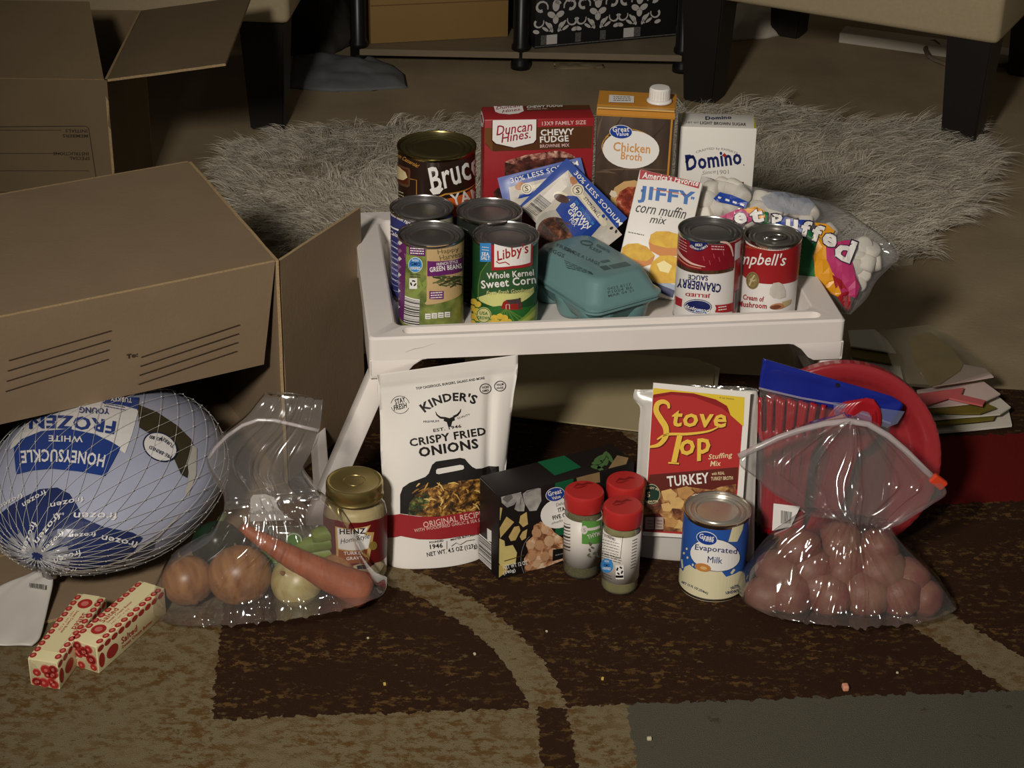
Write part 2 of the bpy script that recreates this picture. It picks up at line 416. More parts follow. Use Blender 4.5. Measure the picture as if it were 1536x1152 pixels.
    # bottom right: tan block then slate field
    blk = half(g(862, 1152), g(850, 1060)); blk2 = half(g(950, 1152), g(938, 1060))
    c = over(c, mul(low, inv(half(g(868, 1152), g(850, 1060)))), tanc)
    gry = over(GRY, noise_mask(40, .66, 1, 1, 5, 6.3), lin((72, 66, 50)))
    c = over(c, mul(low, inv(half(g(955, 1152), g(940, 1060)))), gry)
    # red bar towards the right back
    redm = mul(half(g(1545, 775), g(1180, 790)), half(g(1180, 640), g(1545, 610))) if False else mul(half(g(1250, 760), g(1536, 752)), half(g(1536, 650), g(1250, 660)), half(g(1330, 600), g(1330, 800)))
    c = over(c, redm, RD)
    L.new(c, bs.inputs['Base Color'])
    nb = N.new('ShaderNodeTexNoise'); nb.inputs['Scale'].default_value = 900; nb.inputs['Detail'].default_value = 4; L.new(geo.outputs['Position'], nb.inputs['Vector'])
    bp = N.new('ShaderNodeBump'); bp.inputs['Strength'].default_value = .7; bp.inputs['Distance'].default_value = .003
    L.new(nb.outputs['Fac'], bp.inputs['Height']); L.new(bp.outputs[0], bs.inputs['Normal'])
    return m
e0, e1 = G(1100, 561), G(1536, 585)
ed = (e1 - e0).normalized(); en = Vector((-ed.y, ed.x, 0))
rp = [e0 - ed * 1.15, e0 + ed * 1.0]
rugP = [rp[0] - en * 1.35, rp[1] - en * 1.35, rp[1], rp[0]]
o = quad_slab('area_rug', rugP, -.006, 0, rug_material())
tag(o, 'dark brown patterned area rug with tan stripes and slate block under the groceries', 'rug')
# ------------------------------------------------------------------ white bed tray
TO = Vector((-.161, 1.9197, 0)); TA = math.radians(7.6)
TU = Vector((math.cos(TA), math.sin(TA), 0)); TV = Vector((-math.sin(TA), math.cos(TA), 0))
TL, TD, ZR, ZF = .549, .363, .250, .223
def T(s, t, z): return TO + TU * s + TV * t + Vector((0, 0, z))
m_tray = M('white_tray_plastic', (232, 225, 219), .38, spec=.45, var=.05, vscale=14, bump=.03, bscale=500)
tray = thing('bed_tray', T(TL / 2, TD / 2, 0), 'white plastic bed tray with splayed legs carrying cans and boxes', 'tray')
TC = Vector(tray.location)
def rrect(inset, rad, n=6):
    x0, y0, x1, y1 = inset, inset, TL - inset, TD - inset; P = []
    for cx, cy, a0 in ((x1 - rad, y0 + rad, -90), (x1 - rad, y1 - rad, 0), (x0 + rad, y1 - rad, 90), (x0 + rad, y0 + rad, 180)):
        for i in range(n + 1):
            a = math.radians(a0 + 90 * i / n); P.append((cx + rad * math.cos(a), cy + rad * math.sin(a)))
    return P
loops = [(.040, .010, ZF - .004), (.033, .012, .236), (.0045, .004, .236), (.0045, .004, .222), (.0, .006, .222), (.0, .006, .2475), (.0025, .006, ZR),
         (.0295, .012, ZR), (.0315, .012, .2488), (.0375, .010, ZF + .002), (.0405, .010, ZF)]
V, Fc = [], []; n = 28
for ins, rad, z in loops: V += [T(x, y, z) - TC for x, y in rrect(ins, rad)]
for k in range(len(loops) - 1):
    for i in range(n): j = (i + 1) % n; Fc.append((k * n + i, k * n + j, (k + 1) * n + j, (k + 1) * n + i))
Fc.append(tuple(reversed(range(n)))); Fc.append(tuple(range((len(loops) - 1) * n, len(loops) * n)))
top = obj('tray_top', V, Fc, m_tray, tray)
# pen groove along the front rim
cut = []; g0, g1, gt, gr = .048, .514, .0165, .0092
for i in range(13): a = math.radians(90 + 180 * i / 12); cut.append((g0 + gr * math.cos(a), gt + gr * math.sin(a)))
for i in range(13): a = math.radians(-90 + 180 * i / 12); cut.append((g1 + gr * math.cos(a), gt + gr * math.sin(a)))
bm = bmesh.new()
lo1 = [bm.verts.new(T(g0 + (s - g0) * 1 , gt + (t - gt) * .72, .2405) - TC) for s, t in cut]; lo2 = [bm.verts.new(T(s, t, .256) - TC) for s, t in cut]
bm.faces.new(lo1); bm.faces.new(lo2)
for i in range(26): j = (i + 1) % 26; bm.faces.new((lo1[i], lo1[j], lo2[j], lo2[i]))
cutter = obj_bm('groove', bm, m_tray, tray)
md = top.modifiers.new('groove', 'BOOLEAN'); md.object = cutter; md.operation = 'DIFFERENCE'; md.solver = 'EXACT'
bpy.context.view_layer.update()
me2 = bpy.data.meshes.new_from_object(top.evaluated_get(bpy.context.evaluated_depsgraph_get()))
top.modifiers.clear(); top.data = me2; bpy.data.objects.remove(cutter); autosmooth(top, 28)
# corner brackets that take the legs, then the legs
def bracket(s0, sg, t0, t1):
    pts = [(0, .2225), (0.0, .204), (.003, .199), (.034, .199), (.041, .203), (.050, .214), (.060, .2205), (.072, .2225)]
    bm = prism(pts, t0, t1, lambda a, b, d: T(s0 + sg * a - sg * (.0 if b > .21 else -.0), d, b) - TC, .0012)
    return autosmooth(obj_bm('leg_bracket', bm, m_tray, tray), 30)
for s0, sg in ((0, 1), (TL, -1)):
    bracket(s0, sg, .0, .010); bracket(s0, sg, TD - .010, TD)
    # side skirt between the brackets
    bm = prism([(0, .2225), (0, .199), (.09, .199), (.12, .212), (.14, .2225)], 0, .004, lambda a, b, d: T(s0 + sg * d, .0 + a, b) - TC, .001); obj_bm('side_skirt', bm, m_tray, tray)
    bm = prism([(0, .2225), (0, .199), (.09, .199), (.12, .212), (.14, .2225)], 0, .004, lambda a, b, d: T(s0 + sg * d, TD - a, b) - TC, .001); obj_bm('side_skirt', bm, m_tray, tray)
    for t0 in (.006, TD - .034):
        sp = -.088
        leg = [(.007, .214), (.033, .214), (.033 + sp * .96, .006), (.030 + sp, 0), (.009 + sp, 0), (.007 + sp * .96, .006)]
        bm = prism(leg, t0, t0 + .028, lambda a, b, d: T(s0 + sg * a, d, b) - TC, .003)
        lg = autosmooth(obj_bm('leg', bm, m_tray, tray), 30)
    bm = prism([(.012 + sp * .8, .034), (.024 + sp * .8, .034), (.024 + sp * .9, .016), (.012 + sp * .9, .016)], .03, TD - .03, lambda a, b, d: T(s0 + sg * a, d, b) - TC, .002)
    obj_bm('cross_bar', bm, m_tray, tray)
# scuff marks on the front skirt
A = Art(Plane(T(0, 0, .222), TU, Vector((0, 0, 1))), tray, 'scuff_mark')
m_sc = M('grey_scuff', (196, 186, 176), .5)
A.line([(608, 528), (622, 523), (634, 521), (652, 515)], [.6, 1.4, .8, .4], m_sc, 1); A.build()

# ------------------------------------------------------------------ cans
def can(name, px, py, z0, h, r, label, cat, lab_mat, lid_mat, group=None, dz=0, pull=False, metal=TIN, label_gap=(.004, .0045)):
    """tin can whose lid centre sits at the photograph pixel px,py; stands at z0"""
    c = G(px, py, z0 + h); root = thing(name, (c.x, c.y, z0), label, cat, group)
    body = [(r * .93, .0), (r * .975, .0), (r, .0008), (r, .0028), (r * .985, .0036), (r * .975, .006), (r * .975, h - .0065), (r * .985, h - .0038), (r, h - .003), (r * 1.003, h - .0012), (r, h), (r * .975, h), (r * .962, h - .0012)]
    obj('tin_body', *lathe([(.0005, .0015), (r * .9, .0015)] + body, 64, caps=False), metal, root, True); autosmooth(col.objects[-1] if False else root.children[-1], 50)
    R = r * .962
    lid = [(R, h - .0012), (R * .985, h - .004), (R * .95, h - .0056), (R * .91, h - .0052), (R * .875, h - .0032), (R * .82, h - .0026), (R * .785, h - .0044), (R * .75, h - .0048), (R * .715, h - .0032), (R * .66, h - .0026), (R * .62, h - .0042), (R * .4, h - .0036), (.0004, h - .0034)]
    o = lid_o = obj('lid', *lathe(lid, 64, caps=False), lid_mat, root, True); autosmooth(o, 14)
    g0, g1 = label_gap; rl = r * .981
    if lab_mat:
        o = obj('paper_label', *lathe([(rl * .99, g0), (rl, g0), (rl, h - g1), (rl * .99, h - g1)], 72, caps=False), lab_mat, root, True); autosmooth(o, 40)
    S = Cyl((c.x, c.y, z0), rl)
    if pull:
        pts = [];
        for i in range(24):
            a = 2 * math.pi * i / 24; pts.append((.004 + .0098 * math.cos(a), -.004 + .0068 * math.sin(a), h - .0012 + .0006 * math.cos(a)))
        tab = obj('pull_tab', *join([tube(pts, .0013, 8, True), tube([(-.011, -.004, h - .0028), (-.004, -.004, h - .0018)], .0022, 8), lathe([(.003, 0), (.003, .0012), (.0015, .0018)], 16, (-.010, -.004, h - .0036))]), TIN, lid_o, True)
    return root, S
RIM_GOLD = M('gold_lacquer_tin', (168, 150, 92), .24, 1.0); LID_GOLD = M('gold_green_lid', (78, 72, 42), .34, .6, spec=.6)

# big can of yams
m_yam = M('dark_brown_label', (44, 28, 22), .28, coat=.3)
root, S = can('yam_can', 655, 217, ZF, .146, .0488, 'large dark brown can with orange banner and dull gold lid', 'can', m_yam, LID_GOLD, metal=RIM_GOLD)
A = Art(S, root)
ORB = M('burnt_orange_print', (206, 92, 34), .35)
A.poly([(655, 305), (640, 300), (718, 272), (718, 320), (650, 320)], ORB, 1); A.line([(630, 303), (668, 291), (717, 271)], 2.2, YELLOW if False else GOLD, 2)
A.text('Bruce', 649, 290, 724, 262, 38, WHITE, 4, .035, .28)
A.line([(646, 283), (651, 289), (658, 288), (664, 282)], [4, 6, 5, 3], WHITE, 4)
A.text('YAMS', 678, 309, 734, 296, 18, WHITE, 4, .04)
A.text('Yam Casserole!', 592, 233, 627, 252, 6, GOLD, 3, .02, .2)
FR = M('label_frame_brown', (96, 66, 46), .3); PIC = M('label_picture_brown', (84, 40, 26), .3)
A.poly([(590, 242), (614, 252), (616, 256), (615, 279), (611, 281), (590, 272)], FR, 2); A.poly([(590, 245), (612, 254), (613, 277), (590, 269)], PIC, 3)
A.poly([(591, 247), (600, 250), (609, 258), (612, 266), (606, 270), (597, 267), (591, 260)], M('casserole_cream', (226, 206, 160), .4, var=.3, vscale=120), 4)
A.line([(615, 268), (625, 270), (625, 300)], .9, GOLD, 2); A.lines(591, 283, 606, 290, 4, CREAM, 3, (1, 5), 1, 3)
A.build()

# cans, second row
m_bl = M('violet_blue_label', (52, 56, 116), .35)
root, S = can('vegetable_can', 632.5, 310, ZF, .1125, .0378, 'can with violet blue nutrition panel at the tray rim, behind green beans', 'can', m_bl, TIN_D)
A = Art(S, root); LAV = M('lavender_print', (170, 172, 214), .4); CRM = M('aged_cream_print', (176, 168, 140), .4)
A.poly([(660, 330), (682, 322), (682, 420), (660, 430)], CRM, 1)
A.text('Nutrition Facts', 585, 322, 616, 339, 6.5, WHITE, 3, .05); A.line([(584, 336), (596, 344), (606, 348)], 2.4, WHITE, 3)
A.text('Calories', 584, 350, 606, 361, 6, WHITE, 3, .05)
for k in range(9): A.line([(582.5 - k * .3, 362 + k * 8), (592 - k * .3, 370 + k * 8), (600, 374 + k * 8)], .7, WHITE if k % 3 == 0 else LAV, 3)
A.lines(583, 357, 600, 368, 8, LAV, 3, (-.3, 8), 1, 4); A.build()
m_dk = M('charcoal_label', (36, 40, 36), .4)
root, S = can('vegetable_can', 734, 315, ZF, .1125, .039, 'can with charcoal fine-print label between yam can and sweet corn', 'can', m_dk, TIN_D)
A = Art(S, root); DG = M('dim_grey_print', (104, 106, 98), .5)
A.lines(686, 338, 703, 346, 16, DG, 2, (0, 7.5), .9, 5); A.poly([(760, 345), (782, 335), (783, 360), (765, 372)], M('olive_grey_print', (110, 108, 92), .4), 1); A.build()

# green beans
m_gb = M('bean_photo_label', (150, 158, 84), .4, var=.5, vscale=55, rgb2=(58, 82, 36))
root, S = can('green_bean_can', 646.5, 350, ZF, .1125, .0382, 'green bean can with purple stripe and tan panel in front tray corner', 'can', m_gb, TIN_D)
A = Art(S, root); KRAFT = M('kraft_print', (200, 170, 122), .45, var=.08, vscale=60); STEM = M('bean_green', (134, 150, 74), .4)
A.poly([(595, 355), (610, 362), (606, 483), (590, 470)], PURPLE, 2)
for k in range(9): A.line([(599 - k * .4, 362 + k * 12), (602.5 - k * .4, 366 + k * 12)], 5, M('lilac_print', (168, 116, 160), .4) if k % 2 else WHITE, 3)
A.poly([(640, 369), (668, 367), (697, 358), (692, 440), (668, 452), (640, 457), (637, 455), (640, 451)], KRAFT, 2)
A.text('Happy', 657, 383, 688, 378, 8.5, M('taupe_print', (112, 100, 68), .4), 4); A.text('Harvest', 660, 391, 694, 384, 8, M('taupe_print', (0, 0, 0)), 4)
A.poly([(641, 391), (668, 391), (694, 384), (693, 405), (668, 412), (641, 414)], PURPLE, 3)
A.text('FRENCH STYLE', 655, 398.5, 686, 394, 4.5, WHITE, 5, .04); A.text('GREEN BEANS', 645, 408, 692, 402, 7.5, WHITE, 5, .06)
A.poly([(614, 368), (638, 370), (638, 384), (614, 381)], PURPLE, 3); A.lines(616, 372, 636, 373, 3, WHITE, 4, (0, 3.6), 1.6, 8)
A.ell(623.5, 397, 10.6, 11.6, WHITE, 3); A.ell(623.5, 397, 9.8, 10.8, SKY, 4); A.text('NON', 619, 391.5, 628, 392, 3.6, WHITE, 5, .04); A.text('GMO', 616.5, 398, 631, 398.5, 5.5, NAVY, 5, .06); A.text('VERIFIED', 616, 404, 631, 404.5, 4.5, WHITE, 5, .06)
A.lines(616, 411, 631, 412, 2, TINY, 4, (0, 3.5), 1.4, 9)
A.rect(614.5, 417, 626, 433, WHITE, 3)
for q in (0, 120, 240): A.ring(620.5, 424.5, 4.6, 4.6, 2.2, BLACK, 4, 6, q, q + 80)
A.poly([(614, 397), (619, 400), (636, 430), (630, 434)], STEM, 2); A.poly([(611, 445), (640, 418), (641, 427), (618, 452)], STEM, 2); A.poly([(607, 380), (620, 384), (624, 396), (610, 396)], STEM, 2)
R = random.Random(4)
for k in range(34):
    x, y = R.uniform(653, 688), R.uniform(413, 428); a = R.uniform(-.7, .5) ; A.line([(x - 6 * math.cos(a), y - 6 * math.sin(a) * .8), (x + 6 * math.cos(a), y + 6 * math.sin(a) * .8)], 1.8, M('french_cut_bean_%d' % (k % 3), [(74, 84, 44), (98, 104, 62), (56, 62, 36)][k % 3], .5), 4 + k % 3)
A.rect(644, 436, 665, 448, PURPLE, 4); A.lines(646, 439, 663, 438, 3, WHITE, 5, (0, 3.6), 1.5, 11)
A.barcode((608, 443), (606, 484), (629, 488), (630, 449), BLACK, WHITE, 3, seed=3)
for k in range(4): A.rect(638 + k * 9.5, 470 - k * .9, 646 + k * 9.5, 478 - k * .9, WHITE, 4); A.lines(639.5 + k * 9.5, 473 - k * .9, 645 + k * 9.5, 472.5 - k * .9, 2, TINY, 5, (0, 3), .9, k)
A.build()

# sweet corn
m_corn = M('deep_green_label', (26, 70, 34), .34, coat=.2)
root, S = can('sweet_corn_can', 758.5, 351, ZF, .1125, .0385, 'green sweet corn can with white logo panel at the tray front', 'can', m_corn, TIN_D)
A = Art(S, root); LG = M('leaf_green_print', (92, 132, 58), .4); PALE = M('pale_yellow_green', (206, 208, 132), .4); MID = M('mid_green_print', (44, 104, 46), .4)
A.poly([(716, 430), (720, 408), (733, 392), (758, 386), (785, 390), (802, 404), (804, 450), (716, 452)], M('glow_green_print', (50, 88, 50), .4), 1)
A.line([(718, 450), (718, 428), (722, 408), (736, 388), (750, 380)], 1.2, LG, 2)
A.poly([(716, 446), (740, 438), (770, 440), (800, 430), (803, 462), (770, 470), (716, 466)], PALE, 2)
A.poly([(707, 430), (722, 452), (742, 460), (758, 462), (758, 474), (706, 470)], M('hill_green_print', (30, 78, 38), .4), 3); A.poly([(806, 425), (790, 448), (770, 458), (758, 462), (760, 470), (803, 468)], M('hill_green_print', (0, 0, 0)), 3)
A.poly([(712, 458), (750, 458), (803, 455), (803, 490), (706, 490)], MID, 4)
for k in range(7): A.line([(760, 462), (722 + k * 13, 488)], [1, 3], LG, 5)
A.poly([(766, 487), (796, 462), (806, 448), (804, 478), (790, 486)], M('corn_husk_print', (128, 160, 66), .4), 6); A.poly([(770, 486), (798, 466), (803, 462), (800, 474), (782, 484)], M('corn_husk_light', (178, 190, 92), .4), 7)
A.poly([(751, 462), (755, 452), (760, 449), (777, 448), (781, 452), (782, 463), (768, 464)], M('barn_red_print', (146, 34, 30), .4), 6); A.poly([(759, 449), (776, 447), (781, 454), (764, 455)], M('barn_roof_print', (70, 58, 58), .4), 7); A.rect(777, 446, 780, 462, M('barn_roof_print', (0, 0, 0)), 7)
A.line([(759, 463), (759, 456), (764, 456), (764, 463)], .7, WHITE, 7)
KER = M('corn_kernel_print', (224, 190, 74), .4, var=.25, vscale=250)
for x, y in ((712, 452), (718, 456), (709, 462), (716, 466), (711, 474), (718, 477), (710, 484), (742, 476), (750, 474), (757, 476), (746, 483), (755, 483), (763, 482), (738, 484)): A.ell(x, y, 5.2, 4.6, KER, 6, n=10)
A.ell(727, 472, 11, 12, M('seal_cream_print', (206, 200, 140), .4), 8); A.ring(727, 472, 10.2, 11.2, 1, MID, 9); A.text('USA', 721, 471, 733, 472, 5, MID, 9, .05); A.text('GROWN', 718, 478, 736, 479, 5, MID, 9, .05)
A.rect(721, 364, 737, 392, SKY, 5); A.text('SEA', 723.5, 383, 734.5, 383.5, 5.5, WHITE, 6, .06); A.text('SALT', 722.5, 389, 735.5, 389.5, 5.5, WHITE, 6, .06); A.lines(724, 370, 734, 371, 2, WHITE, 6, (0, 4), 1, 2)
A.poly([(737, 366), (768, 372), (798, 366), (797, 397), (768, 402), (738, 405)], RED, 6); A.poly([(742, 365), (768, 371), (795, 365), (794, 393), (768, 398), (742, 400)], WHITE, 7)
A.text("Libby's", 748, 395, 794, 382, 20, RED, 9, .03, .3); A.line([(745, 391), (749, 394), (758, 392), (764, 396)], 1.6, RED, 9)
A.text('Whole Kernel', 732, 418, 799, 412.5, 9.5, WHITE, 9, .04); A.text('Sweet Corn', 724, 432.5, 802, 424.5, 12.5, WHITE, 9, .05); A.text('Farm Fresh Goodness!', 731, 441.5, 797, 436.5, 6, M('cream_script_print', (222, 216, 150), .4), 9, .01, .3)
A.build()

# cranberry sauce standing upside down
m_cr = M('cranberry_white_label', (226, 222, 218), .34)
root, S = can('cranberry_can', 1066.3, 343, ZF, .1125, .038, 'upside-down cranberry sauce can, red over white, beside the soup can', 'can', m_cr, TIN_D)
A = Art(S, root); CR = M('cranberry_red_print', (138, 24, 38), .32, var=.2, vscale=60); BK = M('dark_plate_print', (46, 28, 22), .4, var=.4, vscale=150, rgb2=(96, 70, 40))
A.poly([(1016, 348), (1066, 366), (1104, 360), (1101, 402), (1066, 408), (1034, 403), (1016, 396)], CR, 1)
A.poly([(1104, 358), (1116, 352), (1112, 466), (1098, 470)], M('cranberry_side_red', (150, 32, 40), .35), 2)
A.poly([(1016, 390), (1034, 402), (1066, 406), (1100, 400), (1099, 405), (1066, 411), (1036, 408), (1016, 398)], BK, 3)
A.line([(1017, 374), (1024, 385), (1038, 395), (1058, 400)], [3, 3.5, 3, 1], M('plate_pink_print', (224, 186, 172), .4), 3)
A.line([(1018, 385), (1034, 398), (1052, 402)], 1.6, M('plate_peach_print', (196, 128, 98), .4), 4)
for x, y, q in ((1070, 380, 0), (1078, 385, 1), (1055, 384, 0), (1064, 390, 1), (1084, 376, 0)): A.line([(x, y), (x + 1.5, y + 7)], 1, M('jelly_gloss_print', (186, 84, 94), .3), 4)
A.curve([(1080, 362.5), (1090, 364), (1096, 371), (1099, 384)], [2, 3.5, 3, 1.5], M('plate_pink_print', (0, 0, 0)), 4)
A.poly([(1035.5, 361)] + [(1048.5 + 13.2 * math.cos(math.radians(q)), 363 + 13.5 * math.sin(math.radians(q))) for q in range(180, -1, -15)] + [(1061.5, 363)], NAVY, 4); A.text('1930', 1053.5, 364.5, 1043.5, 364.5, 4.6, WHITE, 6, .05); A.text('FAMILY OWNED', 1059, 366, 1038, 366, 3, WHITE, 6, .03, arc=5.5)
A.lines(1019, 358, 1031, 365, 4, M('pale_pink_print', (214, 170, 172), .4), 4, (0, 4.2), 1, 4); A.lines(1067, 369, 1086, 370, 2, M('pale_pink_print', (0, 0, 0)), 4, (0, 4), 1.6, 6)
CT = M('silvery_label_print', (206, 206, 210), .35)
A.text('SAUCE', 1062, 413, 1033, 411.5, 7.5, NAVY, 5, .04); A.text('CRANBERRY', 1081.5, 425.5, 1018, 417, 13.5, NAVY, 5, .05); A.text('JELLIED', 1065.5, 440, 1029, 437, 6.5, RED, 5, .06)
A.ell(1047, 459, 20.5, 10.5, NAVY, 4, 3); A.ring(1047, 459, 19.4, 9.5, .8, WHITE, 5, rot=3); A.text('OceanSpray', 1065, 462, 1030, 455, 7.5, WHITE, 6, .04, arc=2); A.line([(1040, 468), (1046, 464), (1054, 466), (1060, 470)], [1, 3, 2, 1], SKY, 6)
A.poly([(1014, 443), (1024, 448), (1023, 460), (1014, 456)], RED, 4); A.poly([(1072, 457), (1099, 453), (1098, 466), (1072, 468), (1074, 462)], RED, 4); A.lines(1077, 460.5, 1089, 459, 2, WHITE, 5, (0, 4), 1.4, 5)
A.poly([(1102, 365), (1111, 359), (1109, 385), (1101, 391)], CT, 3); A.barcode((1101, 438), (1110, 432), (1107, 460), (1100, 466), BLACK, CT, 3, 14, seed=6); A.build()

# mushroom soup
m_sp = M('soup_white_label', (230, 226, 222), .34)
root, S = can('soup_can', 1160, 352, ZF, .102, .0336, 'red and white mushroom soup can with pull-tab lid', 'can', m_sp, M('soup_tin_lid', (120, 116, 108), .28, .6, spec=.6), pull=True)
A = Art(S, root); SR = M('soup_red_print', (156, 34, 38), .32)
A.poly([(1113, 358), (1135, 372), (1160, 376), (1185, 373), (1208, 358), (1204, 417), (1185, 424), (1160, 426), (1135, 424), (1113, 410)], SR, 1)
A.text("Campbell's", 1087, 401, 1178.5, 404, 24, WHITE, 4, .02, .3)
A.text('CONDENSED', 1110, 371, 1152, 374.5, 3.6, M('soup_gold_print', (188, 120, 66), .35), 4)
MED = M('medal_gold_print', (150, 132, 86), .4, var=.3, vscale=300); A.ell(1129.5, 420.5, 9.6, 13, MED, 4); A.ring(1129.5, 420.5, 8, 11.2, .7, M('medal_dark_print', (98, 84, 50), .4), 5); A.line([(1125, 428), (1129, 418), (1133, 412)], 2.4, M('medal_light_print', (196, 184, 140), .4), 6); A.line([(1126, 418), (1131, 421), (1134, 419)], 2, M('medal_light_print', (0, 0, 0)), 6)
A.text('Cream of', 1115, 449, 1145.5, 452.5, 8, SR, 4, .05); A.text('Mushroom', 1108, 459.5, 1150, 463, 8.5, SR, 4, .05)
MU = M('mushroom_print', (206, 200, 190), .45, var=.16, vscale=90); MU2 = M('mushroom_tan_print', (198, 138, 96), .45, var=.3, vscale=120)
A.poly([(1154, 441), (1155, 432), (1160, 424), (1168, 423), (1174, 426), (1178, 436), (1178, 445), (1170, 448), (1160, 447)], MU, 4); A.ell(1166, 459, 12, 4.6, MU2, 5, -8); A.ell(1163, 460, 8, 3, M('mushroom_gill_print', (120, 72, 52), .5), 6, -8); A.poly([(1172, 452), (1186, 448), (1184, 455), (1176, 460)], M('parsley_print', (186, 168, 120), .5), 6)
for k in range(18): A.line([(1199.5 - .1 * k, 362 + k * 5.2), (1202 - .1 * k, 360.5 + k * 5.2)], 1.6, M('side_text_print', (168, 142, 138), .4), 3)
A.build()
# ------------------------------------------------------------------ cartons and packets on the tray
def carton(name, P0, U, w_, d_, h_, label, cat, mats, bev=.0015, N=None, V=None):
    """box: P0 front bottom left corner, U along the front; V up (may lean); returns root and front plane"""
    U = Vector(U).normalized(); V = Vector(V).normalized() if V else Vector((0, 0, 1)); B = V.cross(U).normalized()
    c = P0 + U * w_ / 2 + B * d_ / 2; root = thing(name, c, label, cat)
    m4 = Matrix((( U.x, B.x, V.x, 0), (U.y, B.y, V.y, 0), (U.z, B.z, V.z, 0), (0, 0, 0, 1)))
    bm = bevbox(w_, d_, h_, bev, 2, mat=m4); obj_bm('carton', bm, mats, root)
    autosmooth(root.children[-1], 30)
    return root, Plane(P0, U, V, clip=(w_, h_)), Plane(P0 + V * h_, U, B, clip=(w_, d_)), Plane(P0, B, V, clip=(d_, h_)), U, V, B
# brownie mix
m_br = M('brownie_red_card', (152, 34, 40), .38, spec=.5)
P0 = Vector((-.0395, 2.186, ZF)); U = Vector((math.cos(math.radians(6.1)), math.sin(math.radians(6.1)), 0))
root, SF, ST, SL, U, V, B = carton('brownie_mix_box', P0, U, .1335, .046, .19, 'tall red and brown brownie mix box at the back of the tray', 'box', m_br)
A = Art(SF, root); CH = M('chocolate_brown_print', (86, 50, 26), .4); CHL = M('caramel_edge_print', (112, 72, 34), .4)
A.poly([(725, 192), (738, 192), (889, 189), (887, 222), (739, 227), (728, 216)], CH, 1); A.poly([(726, 192), (738, 192), (739, 227), (728, 214)], CHL, 2)
SH = [(739, 177.5), (804.5, 176), (804, 209), (800, 214), (771, 221), (744, 215), (738.5, 210)]
A.poly([(p[0] * 1.0 + (1.2 if p[0] > 771 else -1.2), p[1] + 1.4) for p in SH], M('shield_shadow_print', (70, 22, 20), .4), 2); A.poly(SH, WHITE, 3)
A.text('Duncan', 744.5, 203, 799, 195.5, 14.5, M('brand_crimson_print', (156, 30, 58), .4), 5, .015, .3); A.text('Hines.', 752, 214, 796, 206.5, 13.5, M('brand_crimson_print', (0, 0, 0)), 5, .015, .3)
A.text('13X9 FAMILY SIZE', 813, 188, 879, 186, 6, M('pink_white_print', (226, 190, 186), .4), 4, .03)
A.text('CHEWY', 811, 203.5, 861, 201.5, 9.5, WHITE, 4, .06); A.text('FUDGE', 810, 214, 853, 211.8, 9.5, WHITE, 4, .06); A.text('BROWNIE MIX', 810, 221.5, 854, 219.6, 5, M('pink_white_print', (0, 0, 0)), 4, .02)
BRN = Mfood('brownie_photo', [(70, 32, 26), (150, 92, 78), (206, 160, 140), (226, 196, 176)], 110)
A.poly([(757, 262), (757, 243), (763, 240), (790, 232), (806, 230), (832, 226), (846, 227), (860, 233), (872, 246), (872, 300), (757, 300)], BRN, 2); A.poly([(757, 243), (770, 246), (790, 243), (830, 236), (872, 236), (872, 300), (757, 300)], Mfood('brownie_side_photo', [(40, 16, 14), (92, 44, 34), (140, 84, 66)], 90), 3)
A.poly([(741, 300), (740, 288), (746, 282), (757, 280), (760, 300)], Mfood('brownie_side_photo', [], 1), 3); A.build()
A = Art(ST, root); A.poly([(786, 159), (885, 156), (888, 164), (788, 167)], CH, 1)
A.poly([(740, 158), (783, 157), (785.5, 167), (778, 170.5), (764, 172), (749, 170.5), (743, 168)], WHITE, 2); A.text('Duncan', 744, 165, 780, 161, 4.6, M('brand_crimson_print', (0, 0, 0)), 3, .01, .3); A.text('Hines.', 753, 170, 782, 166, 4, M('brand_crimson_print', (0, 0, 0)), 3, .01, .3)
A.text('CHEWY FUDGE', 790, 163, 844, 160.5, 3.4, WHITE, 3, .05); A.text('BROWNIE MIX', 791, 165.6, 821, 164.4, 1.8, M('pink_white_print', (0, 0, 0)), 3); A.build()
A = Art(SL, root); A.poly([(720, 158), (724, 161), (727.3, 175), (724.5, 191), (720.5, 184)], WHITE, 1); A.line([(722.5, 172), (724, 184)], 1.6, M('brand_crimson_print', (0, 0, 0)), 2); A.build()

# chicken broth
m_cb = M('broth_wood_print', (84, 66, 52), .36, spec=.5, var=.35, vscale=22, rgb2=(52, 40, 32), stretch=(3, 1, .6))
P0 = Vector((.096, 2.205, ZF)); U = Vector((math.cos(math.radians(-5.5)), math.sin(math.radians(-5.5)), 0))
root, SF, ST, SL, U, V, B = carton('broth_carton', P0, U, .0935, .062, .196, 'brown and gold broth carton with white screw cap', 'carton', m_cb)
m_gold = M('broth_gold_card', (188, 130, 48), .4)
# folded gable seam, slanted shoulder and gold top band
ob = Vector(root.location); hz = .196
def bp(a, b, z): return P0 + U * a + B * b + Vector((0, 0, z)) - ob
bm = bmesh.new(); W_ = .0935
prof = [(-.0008, hz - .0045), (-.0012, hz - .002), (.004, hz + .0035), (.010, hz + .006), (.052, hz + .009), (.0625, hz + .003), (.0628, hz - .010)]
ls = [[bm.verts.new(bp(a, b, z)) for b, z in prof] for a in (-.0005, W_ + .0005)]
for i in range(len(prof) - 1): bm.faces.new((ls[0][i], ls[0][i + 1], ls[1][i + 1], ls[1][i]))
bm.faces.new(ls[0]); bm.faces.new(list(reversed(ls[1])))
obj_bm('gold_top', bm, m_gold, root)
bm = prism([(.0, hz + .0045), (.0, hz + .0065), (W_, hz + .0068), (W_, hz + .0048)], -.002, .005, lambda a, z, d: bp(a, d, z), .0005); obj_bm('folded_seam', bm, M('gold_fold_card', (206, 160, 84), .4), root)
cc = G(989, 152, ZF + hz + .008) - ob
